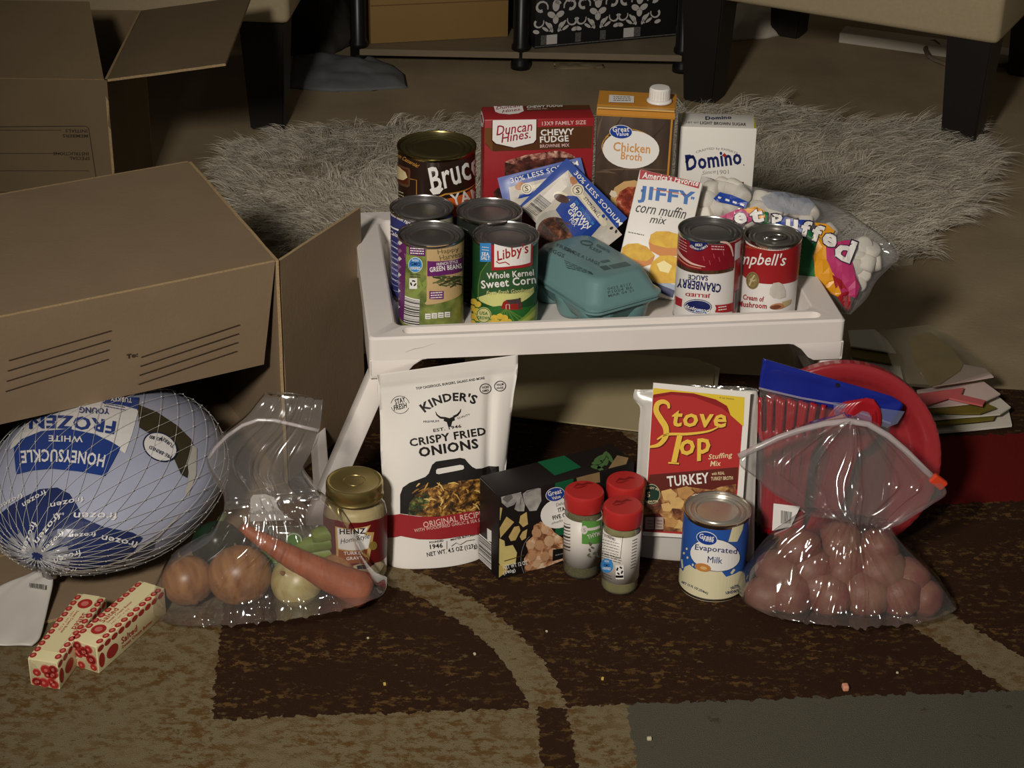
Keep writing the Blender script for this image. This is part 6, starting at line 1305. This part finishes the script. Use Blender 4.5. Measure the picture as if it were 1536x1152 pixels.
# white board on the floor under the bench
p0, p1 = G(1258, 60), G(1580, 104); dd = (p1 - p0); bl = dd.length; bm = bevbox(bl, .05, .022, .002, 2, c=(bl / 2, .025, 0)); bm.transform(Matrix.Rotation(math.atan2(dd.y, dd.x), 4, 'Z')); o = obj_bm('painted_board', bm, M('white_painted_board', (206, 198, 182), .55, var=.12, vscale=9)); o.location = (p0.x, p0.y, -.006); tag(o, 'white painted board lying on the floor under the bench', 'board')
# ------------------------------------------------------------------ flat folder under the tray
fp = [(762, 622), (1062, 658), (1070, 575), (1072, 549), (1062, 546), (1046, 538), (900, 528), (700, 515), (690, 612)]
def sheet(name, px, z, th, mat, label, cat, group=None, curl=0, root=None):
    P = [G(x, y, z) for x, y in px]; n = len(P); cx = sum((p for p in P), Vector()) / n
    bm = bmesh.new(); vs_ = [bm.verts.new(p - cx) for p in P]; f = bm.faces.new(vs_); 
    if f.normal.z < 0: f.normal_flip()
    bmesh.ops.triangulate(bm, faces=[f])
    for _ in range(3): bmesh.ops.subdivide_edges(bm, edges=[e for e in bm.edges if e.calc_length() > .03], cuts=1, use_grid_fill=True)
    for v in bm.verts: v.co.z += curl * (mn.noise(Vector((v.co.x * 9, v.co.y * 9, z * 100))) + .4) + curl * 3 * max(0, v.co.x) * 2
    g_ = bmesh.ops.extrude_face_region(bm, geom=list(bm.faces)); 
    for v in [e for e in g_['geom'] if isinstance(e, bmesh.types.BMVert)]: v.co.z -= th
    o = obj_bm(name, bm, mat, root, False)
    o.location = cx - (Vector(root.location) if root else Vector())
    if label: tag(o, label, cat, group)
    return o
fold = thing('manila_folder', G(900, 580, 0), 'flat manila folder lying on the floor under the tray', 'folder')
m_man = M('manila_card', (176, 162, 124), .75, var=.08, vscale=10)
sheet('back_leaf', [(762, 620), (1066, 655), (1080, 552), (1060, 544), (900, 530), (700, 516)], .0045, .002, M('manila_card_light', (196, 188, 160), .75), None, None, root=fold); sheet('front_leaf', fp, .0085, .0022, m_man, None, None, root=fold)

# ------------------------------------------------------------------ loose paper and sleeves at the right
PW = M('paper_white', (206, 200, 186), .7); OLV2 = M('olive_card', (110, 98, 34), .6); PKC = M('pink_card', (190, 92, 92), .6); PKP = M('paper_pinkish', (198, 176, 168), .7)
G1 = 'papers scattered by the plates'
sheet('paper_sheet', [(1390, 650), (1518, 638), (1512, 612), (1480, 590), (1380, 610)], .006, .003, PW, 'lowest white paper stack corner nearest the red rug bar', 'paper', G1, .002)
sheet('olive_card', [(1388, 640), (1490, 630), (1500, 612), (1392, 616)], .014, .002, OLV2, 'lower olive card strip on the white papers', 'card', G1, .002)
sheet('paper_sheet', [(1385, 632), (1500, 622), (1516, 612), (1480, 580), (1380, 596)], .018, .002, PW, 'white sheet between the two olive cards', 'paper', G1, .002)
sheet('olive_card', [(1386, 622), (1470, 622), (1494, 614), (1480, 608), (1462, 601), (1386, 606)], .024, .002, OLV2, 'upper olive card with curled end on the papers', 'card', G1, .004)
sheet('paper_sheet', [(1378, 612), (1476, 604), (1500, 594), (1470, 572), (1375, 586)], .030, .002, PKP, 'off-white sheet under the pink strips', 'paper', G1, .003)
sheet('pink_strip', [(1368, 592), (1446, 582), (1443, 590), (1386, 608)], .038, .0025, PKC, 'wide pink card strip on the loose papers', 'card', G1, .001)
sheet('pink_strip', [(1420, 596), (1440, 592), (1478, 601), (1474, 608), (1446, 602)], .037, .0025, PKC, 'short pink card strip at the right of the papers', 'card', G1, .001)
sheet('paper_sheet', [(1400, 580), (1490, 568), (1478, 556), (1440, 548), (1380, 560)], .046, .0015, PKP, 'punched white sheet with one corner sticking out right', 'paper', G1, .003)
sheet('olive_card', [(1276, 520), (1348, 528), (1352, 548), (1278, 536)], .012, .002, OLV2, 'olive card partly hidden behind the tray leg', 'card', G1, .001)
sheet('paper_sheet', [(1272, 496), (1312, 494), (1330, 510), (1344, 530), (1276, 520)], .016, .002, PW, 'white envelope corner behind the tray end', 'paper', G1, .002)
sheet('paper_sheet', [(1276, 536), (1350, 548), (1356, 575), (1290, 560)], .008, .002, PW, 'white sheet under the olive card by the tray leg', 'paper', G1, .001)
sl_ = thing('plastic_sleeve', G(1400, 540, .05), 'clear plastic sleeve with yellowed card on the paper pile', 'sleeve')
sheet('yellowed_card', [(1362, 506), (1395, 498), (1425, 520), (1445, 545), (1440, 555), (1410, 575), (1395, 578), (1370, 540)], .052, .001, M('yellowed_card_inner', (150, 128, 58), .5, var=.4, vscale=25), None, None, root=sl_)
sheet('clear_sleeve', [(1318, 497), (1392, 488), (1418, 500), (1470, 545), (1486, 560), (1400, 584), (1350, 580)], .058, .0008, film('sleeve_film', .10, (200, 190, 160), .12, 2.5), None, None, root=sl_, curl=.003)

# ------------------------------------------------------------------ red plates standing behind the bags
m_plate = M('red_plate', (152, 42, 48), .16, spec=.8, coat=.8)
pcz = YP(1262, 683, 1.935); tilt = math.radians(-72)
def plate_mesh():
    N_ = 120; prof = [(.0005, .0), (.078, .0), (.084, .002), (.092, .012), (.098, .0152), (.107, .017), (.1115, .0165), (.1125, .0145), (.1118, .013), (.107, .0155), (.098, .0137), (.0925, .0105), (.084, .0006), (.078, -.0014), (.0005, -.0014)]
    V_ = []
    for k, (r_, z_) in enumerate(prof):
        for i in range(N_):
            a = 2 * math.pi * i / N_; fl2 = .0013 * math.cos(a * 60) if .0915 < r_ < .1120 else 0; V_.append((r_ * math.cos(a), r_ * math.sin(a), z_ + fl2))
    F_ = [(k * N_ + i, k * N_ + (i + 1) % N_, (k + 1) * N_ + (i + 1) % N_, (k + 1) * N_ + i) for k in range(len(prof) - 1) for i in range(N_)]
    return V_, F_
first = None
ordn = ['front red plate of the leaning stack, rim fully in view', 'second red plate of the leaning stack', 'third red plate of the leaning stack', 'fourth red plate of the leaning stack', 'fifth red plate of the leaning stack', 'rearmost red plate of the leaning stack, against the tray leg']
Rm = Matrix.Rotation(math.radians(-4), 4, 'Z') @ Matrix.Rotation(math.radians(74), 4, 'X')
nrm = (Rm @ Vector((0, 0, 1)))
for k in range(6):
    if first is None: V_, F_ = plate_mesh(); o = obj('red_plate', V_, F_, m_plate, None, True); first = o.data
    else: o = bpy.data.objects.new('red_plate', first); col.objects.link(o)
    o.matrix_world = Matrix.Translation(pcz - nrm * (.0034 * k) + Vector((0, 0, 0))) @ Rm; tag(o, ordn[k], 'plate', 'stack of red plates')

# ------------------------------------------------------------------ red cutlery in a clear bag with blue header
m_cut = M('red_cutlery_plastic', (160, 24, 34), .28, spec=.6)
cO = YP(1150, 800, 1.886); ck = thing('cutlery_bag', Vector((cO.x + .07, 1.886, 0)), 'clear bag with blue header card holding red plastic cutlery', 'bag')
SCk = Plane(cO, (1, .03, 0), Vector((.0, .18, 1))); ob = Vector(ck.location)
krow = [((1135, 790), (1290, 812)), ((1136, 740), (1318, 780)), ((1136, 690), (1325, 735)), ((1137, 640), (1330, 690)), ((1138, 600), (1334, 652)), ((1139, 580), (1335, 636))]
soft_sheet('bag_film', SCk, krow, 60, 50, lambda s, t: .020 * hump(s, t, .35) + crinkle(s, t, .0035, 8, 5, 51) * hump(s, t, .2), film('cutlery_film', .03, k=2.6, rough=.08), ck, lambda s, t: -.008 * hump(s, t, .4))
soft_sheet('header_card', SCk, [((1137, 581), (1336, 636)), ((1139, 560), (1348, 616)), ((1143, 538), (1362, 600)), ][:2] + [((1141, 548), (1352, 606)), ((1143, 537), (1335, 594))], 40, 14, lambda s, t: .003 + .0022 * mn.noise(Vector((s * 6, t * 2, 1))), M('royal_blue_card', (22, 36, 132), .25, spec=.6, coat=.5), ck, lambda s, t: .001)
A = Art(Plane(SCk.pos(0, 0, .006), SCk.U, SCk.V), ck, 'header_hole'); A.ell(1255, 578, 3.2, 3.2, BLACK, 1, n=14); A.build()
A = Art(Plane(SCk.pos(0, 0, .007), SCk.U, SCk.V), ck, 'seal_strip'); A.line([(1137, 582), (1200, 597), (1250, 606), (1335, 636)], 3, film('seal_film', .35, (216, 206, 214), .2, 2), 1); A.poly([(1249, 603), (1356, 618), (1345, 636), (1330, 642), (1250, 622)], film('seal_tape', .3, (150, 160, 200), .2, 2), 2); A.build()
def spoon(kind):
    bm = bmesh.new(); n = 20; prev = None
    for i in range(n + 1):
        t = i / n; y = .165 * t
        if kind == 'spoon': w_ = .0045 + .004 * max(0, 1 - t * 5) if t < .6 else .0045 + .017 * math.sin(min(1, (t - .6) / .4) * math.pi) ** .6
        else: w_ = .0085 - .004 * smooth01(t * 2) + (.008 * smooth01((t - .62) * 8) if t > .6 else 0)
        w_ = max(w_, .001); dip = -.006 * math.sin(max(0, (t - .6) / .4) * math.pi) if kind == 'spoon' else -.003 * math.sin(t * 3)
        row = [bm.verts.new((x * w_, y, dip * (1 - x * x) + .0008 * (1 - abs(x)))) for x in (-1, -.6, -.2, .2, .6, 1)]
        if prev:
            for k in range(5): 
                if kind == 'fork' and t > .78 and k in (1, 3): continue
                bm.faces.new((prev[k], prev[k + 1], row[k + 1], row[k]))
        prev = row
    g_ = bmesh.ops.extrude_face_region(bm, geom=list(bm.faces))
    for v in [e for e in g_['geom'] if isinstance(e, bmesh.types.BMVert)]: v.co.z -= .0013
    return bm
mesh_c = {}
def cutlery(kind, px, py, ang, off, label):
    if kind not in mesh_c: o = obj_bm('plastic_' + kind, spoon(kind), m_cut, None, True); mesh_c[kind] = o.data
    else: o = bpy.data.objects.new('plastic_' + kind, mesh_c[kind]); col.objects.link(o)
    u, v = SCk.uv(px, py); p = SCk.pos(u, v, off); X_ = SCk.U * math.cos(ang) + SCk.V * math.sin(ang); Y_ = SCk.V * math.cos(ang) - SCk.U * math.sin(ang); N_ = SCk.N
    o.matrix_world = Matrix(((X_.x, Y_.x, N_.x, p.x), (X_.y, Y_.y, N_.y, p.y), (X_.z, Y_.z, N_.z, p.z), (0, 0, 0, 1))); tag(o, label, kind, 'red cutlery in the bag')
for k in range(6): cutlery('spoon', 1215 + k * 5.5, 800 - k * 1.5, math.radians(-12), .004 + .0014 * k, 'nested red plastic spoon in the cutlery bag, %s' % ('hindmost', 'second from the back', 'third from the back', 'third from the front', 'second from the front', 'frontmost')[k])
for k in range(5): cutlery('fork', 1152 + k * 9, 798 + k * 1.5, math.radians(3 - 2 * k), .002 + .0022 * k, 'red plastic fork in the cutlery bag, %s' % ('leftmost', 'second from left', 'middle', 'fourth from left', 'rightmost')[k])
A = Art(Plane(SCk.pos(0, 0, .021), SCk.U, SCk.V), ck, 'barcode_sticker'); A.poly([(1160, 755), (1200, 760), (1186, 790), (1158, 796)], WHITE, 1); A.barcode((1170, 765), (1188, 768), (1186, 785), (1170, 785), BLACK, WHITE, 2, 10, 3); A.build()

# ------------------------------------------------------------------ shaggy white hide rug
out = [(330, 262), (372, 222), (430, 206), (520, 200), (600, 192), (700, 190), (790, 190), (870, 188), (950, 182), (1040, 176), (1120, 166), (1180, 166), (1240, 188), (1310, 196), (1380, 196), (1430, 196), (1462, 230), (1484, 262), (1455, 300), (1430, 330), (1395, 350), (1370, 392), (1300, 400), (1100, 395), (850, 400), (640, 410), (520, 400), (420, 368), (350, 310)]
OP = [G(x, y, 0) for x, y in out]; hc = sum((p for p in OP), Vector()) / len(OP)
hide = thing('fur_rug', Vector((hc.x, hc.y, -.006)), 'shaggy off-white fur rug on the floor behind the tray', 'rug'); ho = Vector(hide.location)
n = len(OP); V_ = [p - ho + Vector((0, 0, .006)) for p in OP] + [Vector((p.x, p.y, 0)) - Vector((ho.x, ho.y, 0)) for p in OP]
obj('hide_backing', V_, [tuple(range(n)), tuple(reversed(range(n, 2 * n)))] + [(i, i + n, (i + 1) % n + n, (i + 1) % n) for i in range(n)], M('hide_backing_cream', (150, 140, 120), .9), hide)
rng = np.random.default_rng(5); poly = np.array([(p.x, p.y) for p in OP])
def inside(P):
    c = np.zeros(len(P), bool); j = n - 1
    for i in range(n):
        xi, yi = poly[i]; xj, yj = poly[j]; cond = ((yi > P[:, 1]) != (yj > P[:, 1])) & (P[:, 0] < (xj - xi) * (P[:, 1] - yi) / (yj - yi + 1e-12) + xi); c ^= cond; j = i
    return c
lo_, hi_ = poly.min(0), poly.max(0)
CL = rng.uniform(lo_, hi_, (5000, 2)); CL = CL[inside(CL)]; nc = len(CL)
ang = np.array([mn.noise(Vector((x * 3.2, y * 3.2, 1.7))) * 3.6 for x, y in CL]) + rng.normal(0, .55, nc)
dc = CL - np.array([hc.x, hc.y]); rim = np.clip(np.hypot(dc[:, 0] / .62, dc[:, 1] / .42), 0, 1.3)
outa = np.arctan2(dc[:, 1], dc[:, 0]); wmix = np.clip((rim - .55) * 1.4, 0, .85)
dirx = np.cos(ang) * (1 - wmix) + np.cos(outa) * wmix; diry = np.sin(ang) * (1 - wmix) + np.sin(outa) * wmix
hgt = rng.uniform(.018, .055, nc) ; lean = rng.uniform(.035, .085, nc); PER = 22
idx = np.repeat(np.arange(nc), PER); m_ = len(idx)
rootp = CL[idx] + rng.normal(0, .008, (m_, 2)); tipo = rng.normal(0, .0045, (m_, 2)); ln = lean[idx] * rng.uniform(.7, 1.15, m_); hh = hgt[idx] * rng.uniform(.7, 1.15, m_)
dx = dirx[idx]; dy = diry[idx]; wv = rng.uniform(-.6, .6, nc)[idx] + rng.normal(0, .12, m_)
K = 5; pts = np.zeros((m_, K, 3))
for k in range(K):
    t = k / (K - 1); conv = 1 - .8 * t
    bx_ = CL[idx] + (rootp - CL[idx]) * conv + tipo * t
    cx_ = dx + -dy * wv * t * 1.5; cy_ = dy + dx * wv * t * 1.5
    pts[:, k, 0] = bx_[:, 0] + cx_ * ln * t ** 1.3; pts[:, k, 1] = bx_[:, 1] + cy_ * ln * t ** 1.3; pts[:, k, 2] = .004 + hh * (t * 1.5 - .9 * t * t)
wdt = .00055; side = np.stack([-dy, dx, rng.normal(0, .5, m_)], 1); side /= np.linalg.norm(side, axis=1)[:, None]
Vv = np.zeros((m_, K * 2 - 1, 3))
for k in range(K - 1): Vv[:, 2 * k] = pts[:, k] + side * wdt * (1 - .15 * k); Vv[:, 2 * k + 1] = pts[:, k] - side * wdt * (1 - .15 * k)
Vv[:, -1] = pts[:, -1]; Vv = Vv.reshape(-1, 3) - np.array([ho.x, ho.y, 0])
per = K * 2 - 1; bi = np.arange(m_) * per; tris = []
for k in range(K - 2): tris += [np.stack([bi + 2 * k, bi + 2 * k + 1, bi + 2 * k + 3], 1), np.stack([bi + 2 * k, bi + 2 * k + 3, bi + 2 * k + 2], 1)]
tris.append(np.stack([bi + 2 * (K - 2), bi + 2 * (K - 2) + 1, bi + per - 1], 1)); tris = np.concatenate(tris)
me = bpy.data.meshes.new('fur'); me.vertices.add(len(Vv)); me.vertices.foreach_set('co', Vv.ravel()); me.loops.add(len(tris) * 3); me.loops.foreach_set('vertex_index', tris.ravel().astype(np.int32)); me.polygons.add(len(tris)); me.polygons.foreach_set('loop_start', np.arange(0, len(tris) * 3, 3, dtype=np.int32)); me.polygons.foreach_set('loop_total', np.full(len(tris), 3, dtype=np.int32)); me.update(calc_edges=True); me.validate()
me.materials.append(M('fur_off_white', (222, 214, 196), .7, var=.25, vscale=30, spec=.3)); fo_ = bpy.data.objects.new('fur', me); col.objects.link(fo_); fo_.parent = hide; fo_['kind'] = 'stuff'

# ------------------------------------------------------------------ upholstered seats on dark legs
m_leg = M('black_stained_wood', (24, 20, 18), .45, spec=.4); m_uph = M('beige_upholstery', (176, 160, 128), .85, var=.08, vscale=160, bump=.25, bscale=500)
def leg_part(root, p, top, w0, w1, yaw):
    bm = bmesh.new(); o = Vector(root.location)
    for z_, w_ in ((-.006, w1), (top, w0)):
        for a, b in ((-1, -1), (1, -1), (1, 1), (-1, 1)): bm.verts.new((a * w_ / 2, b * w_ / 2, z_))
    bm.verts.ensure_lookup_table(); v = bm.verts
    for f in ((0, 1, 2, 3), (7, 6, 5, 4), (0, 4, 5, 1), (1, 5, 6, 2), (2, 6, 7, 3), (3, 7, 4, 0)): bm.faces.new([v[i] for i in f])
    bmesh.ops.bevel(bm, geom=list(bm.edges), offset=.003, segments=2, affect='EDGES'); bm.transform(Matrix.Translation((p.x - o.x, p.y - o.y, -o.z)) @ Matrix.Rotation(yaw, 4, 'Z')); obj_bm('leg', bm, m_leg, root)
l1, l2, l3 = G(1056, 143), G(1442, 214), G(1237, 55); f1 = (l2 - l1).normalized(); g1 = Vector((-f1.y, f1.x, 0)); Ls = (l2 - l1).length; Ds = (l3 - l1).dot(g1); yaw = math.atan2(f1.y, f1.x)
bench = thing('upholstered_bench', (l1 + l2) / 2 + g1 * Ds / 2 + Vector((0, 0, -.006)), 'beige upholstered bench with black tapered legs at upper right', 'bench')
for p in (l1, l2, l1 + g1 * Ds, l2 + g1 * Ds): leg_part(bench, p, .215, .082, .060, yaw)
cen = (l1 + l2) / 2 + g1 * Ds / 2; bm = bevbox(Ls + .105, Ds + .105, .19, .012, 3); bm.transform(Matrix.Translation(cen - Vector(bench.location) + Vector((0, 0, .202))) @ Matrix.Rotation(yaw, 4, 'Z')); autosmooth(obj_bm('seat_cushion', bm, m_uph, bench), 40)
la = G(405, 182); ott = thing('upholstered_ottoman', la + Vector((-.15, .2, -.006)), 'beige ottoman with one black tapered leg showing, upper left', 'ottoman')
for p in (la, la + Vector((-.45, .03, 0)), la + Vector((.02, .42, 0)), la + Vector((-.43, .44, 0))): leg_part(ott, p, .21, .082, .060, -.06)
bm = bevbox(.56, .54, .19, .012, 3); bm.transform(Matrix.Translation(la + Vector((-.214, .222, .2)) - Vector(ott.location)) @ Matrix.Rotation(-.06, 4, 'Z')); autosmooth(obj_bm('seat_cushion', bm, m_uph, ott), 40)

# ------------------------------------------------------------------ low bookcase with two storage boxes
SHY = 3.605; bc = thing('bookcase', (0.02, 3.78, -.006), 'low bookcase with grey shelf and round black posts', 'shelf'); bo = Vector(bc.location)
xl, xr = YP(545, 89, SHY).x - .012, YP(1022, 88, SHY).x + .002
bm = bevbox(xr - xl, .34, .013, .001, 1, c=((xl + xr) / 2 - bo.x, SHY + .17 - bo.y, .018 - bo.z)); obj_bm('shelf_board', bm, M('greige_shelf_laminate', (128, 114, 92), .6, var=.15, vscale=20, stretch=(1, 8, 8)), bc)
m_post = M('black_post_plastic', (20, 19, 19), .35)
for px_ in (538, 781, 1024):
    x = YP(px_, 90, SHY + .012).x
    for y in (SHY + .016, SHY + .31):
        obj('post', *lathe([(.019, .0), (.0195, .004), (.0185, .016), (.0168, .019)], 20, (x - bo.x, y - bo.y, 0)), m_post, bc, True) if False else obj('post', *lathe([(.0195, 0), (.0195, .010), (.0165, .017), (.0165, .037), (.0185, .039), (.0185, .046), (.0155, .052), (.0155, .36)], 20, (x - bo.x, y - bo.y, 0)), m_post, bc, True)
bm = bevbox(xr - xl, .34, .013, .001, 1, c=((xl + xr) / 2 - bo.x, SHY + .17 - bo.y, .36)); obj_bm('shelf_board', bm, M('greige_shelf_laminate', (0, 0, 0)), bc)
tz = .0315
t0, t1 = G(556, 66, tz), G(762, 55, tz); d_ = (t1 - t0).normalized(); W_ = (t1 - t0).length
root, SF, ST, SL, U, V, B = carton('storage_box', t0, d_, W_, .2, .15, 'plain tan storage box on the bookcase shelf', 'box', M('tan_box_board', (146, 116, 66), .7, var=.06, vscale=10))
A = Art(SF, root, 'lid_seam'); A.line([(556, 9), (690, 3), (762, 0)], 1.6, M('tan_box_shadow_line', (110, 80, 40), .7), 1); A.build()
t0, t1 = G(802, 73.5, tz), G(1013, 54, tz); d_ = (t1 - t0).normalized(); W_ = (t1 - t0).length
root, SF, ST, SL, U, V, B = carton('damask_box', t0, d_, W_, .2, .16, 'black storage box with white damask scrolls on the shelf', 'box', M('damask_black', (20, 20, 20), .6))
DW = M('damask_white', (196, 192, 188), .6); DGx = M('damask_grey_weave', (112, 110, 106), .6, var=.7, vscale=500, rgb2=(40, 40, 40))
class UV2(Art):
    def stroke(s, pts, w0, w1, m_, l):
        P = []; n_ = len(pts)
        for i, p in enumerate(pts):
            a, b = pts[max(0, i - 1)], pts[min(n_ - 1, i + 1)]; dx_, dy_ = b[0] - a[0], b[1] - a[1]; L2 = math.hypot(dx_, dy_) or 1; h_ = (w0 + (w1 - w0) * i / (n_ - 1)) / 2; P += [(p[0] - dy_ / L2 * h_, p[1] + dx_ / L2 * h_), (p[0] + dy_ / L2 * h_, p[1] - dx_ / L2 * h_)]
        s._emit(P, [(2 * i, 2 * i + 1, 2 * i + 3, 2 * i + 2) for i in range(n_ - 1)], m_, l)
    def dot(s, u, v, ru, rv, m_, l, rot=0, n_=12): s._emit([(u + ru * math.cos(t) * math.cos(rot) - rv * math.sin(t) * math.sin(rot), v + ru * math.cos(t) * math.sin(rot) + rv * math.sin(t) * math.cos(rot)) for t in [2 * math.pi * i / n_ for i in range(n_)]], [tuple(range(n_))], m_, l)
A = UV2(SF, root, 'damask_pattern'); band = .026
def motif(cu, cv, sc):
    for sg in (1, -1):
        for k, (r0, ox, oy, a0, a1, w0, w1) in enumerate(((.014, .030, .052, 200, -110, .0025, .0065), (.012, .036, .022, 160, 400, .002, .005), (.010, .016, .012, 250, 60, .002, .005))):
            A.stroke([(cu + sg * sc * (ox + r0 * math.cos(math.radians(a0 + (a1 - a0) * i / 10)) * (1 - .05 * i)), cv + sc * (oy + r0 * math.sin(math.radians(a0 + (a1 - a0) * i / 10)) * (1 - .05 * i))) for i in range(11)], w0 * sc, w1 * sc, DW, 1)
        A.dot(cu + sg * sc * .009, cv + sc * .036, .009 * sc, .006 * sc, DW, 2, sg * .5); A.dot(cu + sg * sc * .014, cv + sc * .014, .012 * sc, .003 * sc, DW, 2, sg * .9); A.dot(cu + sg * sc * .021, cv + sc * .008, .008 * sc, .003 * sc, DW, 2, sg * .6); A.dot(cu + sg * sc * .008, cv + sc * .006, .006 * sc, .003 * sc, DW, 2, sg * 1.2); A.dot(cu + sg * sc * .040, cv + sc * .004, .007 * sc, .004 * sc, DW, 2, sg * .3)
    A.dot(cu, cv + sc * .054, .0075 * sc, .012 * sc, DW, 2); A.dot(cu, cv + sc * .026, .006 * sc, .009 * sc, DW, 2)
for k, cu in enumerate((.042, .130, .218)): motif(cu, band + .004, 1.0)
for k, cu in enumerate((.086, .174)): motif(cu, band + .060, 1.0)
A.polyuv([(0, .003), (W_, .003), (W_, .005), (0, .005)], DGx, 1)
for u0, u1, m_ in ((.012, .024, DGx), (.024, .046, DW), (.084, .096, DGx), (.136, .148, DGx), (.186, .208, DW), (.208, .222, DGx)): A.polyuv([(u0, .007), (u1, .007), (u1, band), (u0, band)], m_, 3)
A.build()

# ------------------------------------------------------------------ cloths, cable, crumbs
def cloth(name, px, label, hgt, mat, seed, cat='cloth', z=-.006):
    P = [G(x, y, 0) for x, y in px]; c = sum((p for p in P), Vector()) / len(P); n_ = len(P); V_, F_ = [], []; NR = 14; NA = n_ * 6
    for j in range(NR + 1):
        r_ = j / NR
        for i in range(NA):
            x = i / 6; k = int(x); f = x - k; p = P[k % n_].lerp(P[(k + 1) % n_], f); q_ = c.lerp(p, r_)
            h_ = hgt * (1 - r_ ** 3) * (.55 + .45 * abs(mn.noise(Vector((q_.x * 14, q_.y * 10, seed))) * 2)) + .004 * abs(mn.noise(Vector((q_.x * 40, q_.y * 30, seed + 3)))); V_.append(Vector((q_.x - c.x, q_.y - c.y, max(.0005, h_))))
    for j in range(NR):
        for i in range(NA): k = (i + 1) % NA; F_.append((j * NA + i, j * NA + k, (j + 1) * NA + k, (j + 1) * NA + i))
    F_.append(tuple(NR * NA + i for i in range(NA)))
    o = obj(name, V_, F_, mat, None, True); o.location = (c.x, c.y, z); return tag(o, label, cat)
cloth('folded_cloth', [(432, 128), (500, 134), (560, 132), (612, 128), (608, 108), (590, 94), (560, 84), (500, 78), (440, 80)], 'grey-blue cloth crumpled on the floor by the ottoman', .028, M('slate_cloth', (104, 106, 108), .9, var=.15, vscale=30), 3)
cloth('dark_blanket', [(436, 80), (500, 78), (535, 60), (530, 10), (470, -10), (430, 20)], 'dark blanket heaped behind the grey-blue cloth', .10, M('dark_blanket_cloth', (66, 62, 58), .95, var=.3, vscale=30), 8)
cloth('white_plastic_bag', [(1094, 58), (1150, 54), (1205, 44), (1208, 26), (1150, 10), (1096, 8)], 'white plastic bag crumpled under the bench', .05, M('white_crumpled_plastic', (190, 182, 166), .45, var=.1, vscale=30), 12)
cloth('paper_scrap', [(830, 88), (905, 92), (908, 98), (832, 100)], 'pale paper scrap under the bookcase shelf', .003, M('paper_scrap_tan', (140, 126, 96), .8), 15, 'paper')
cpts = [G(1392, 66, .004), G(1388, 74, .010), G(1392, 84, .006), G(1402, 90, .003), G(1418, 96, .002), G(1450, 100, .002), G(1500, 98, .002), G(1536, 92, .002)]
sm = []
for i in range(len(cpts) - 1):
    for k in range(6): sm.append(cpts[i].lerp(cpts[i + 1], k / 6))
o = obj('coiled_cable', *tube([p - cpts[2] for p in [G(1410, 70, .012), G(1402, 62, .014), G(1394, 64, .012)] + sm], .0045, 8), M('grey_cable', (116, 104, 88), .6, var=.4, vscale=300), None, True); o.location = cpts[2]; tag(o, 'grey braided cable curling out by the bench leg', 'cable')
m_cr = {'pink': M('pink_crumb', (208, 146, 120), .6), 'yellow': M('yellow_crumb', (200, 168, 90), .6), 'pale': M('pale_crumb', (190, 180, 150), .7)}
for x, y, r_, kind, lab in ((1268, 1031, .0042, 'pink', 'pink candy crumb on the rug at lower right'), (904, 1018, .0018, 'yellow', 'yellow crumb near the curved tan stripe'), (974, 1108, .0024, 'pale', 'pale crumb on the slate block'), (820, 947, .0013, 'pale', 'pale crumb left of the spice shakers'), (1346, 1009, .0013, 'pale', 'tiny pale crumb below the potato bag'), (712, 981, .0016, 'pale', 'pale speck on the tan curved stripe'), (552, 957, .0013, 'pale', 'pale speck in front of the carrot'), (577, 1026, .0018, 'yellow', 'yellow speck on the dark field')):
    p = G(x, y, r_ * .7); bm = bevbox(r_ * 2, r_ * 1.6, r_ * 1.5, r_ * .4, 2); bm.transform(Matrix.Rotation(x * .7, 4, 'Z')); o = obj_bm('crumb', bm, m_cr[kind]); o.location = (p.x, p.y, 0); tag(o, lab, 'crumb', 'crumbs on the rug')
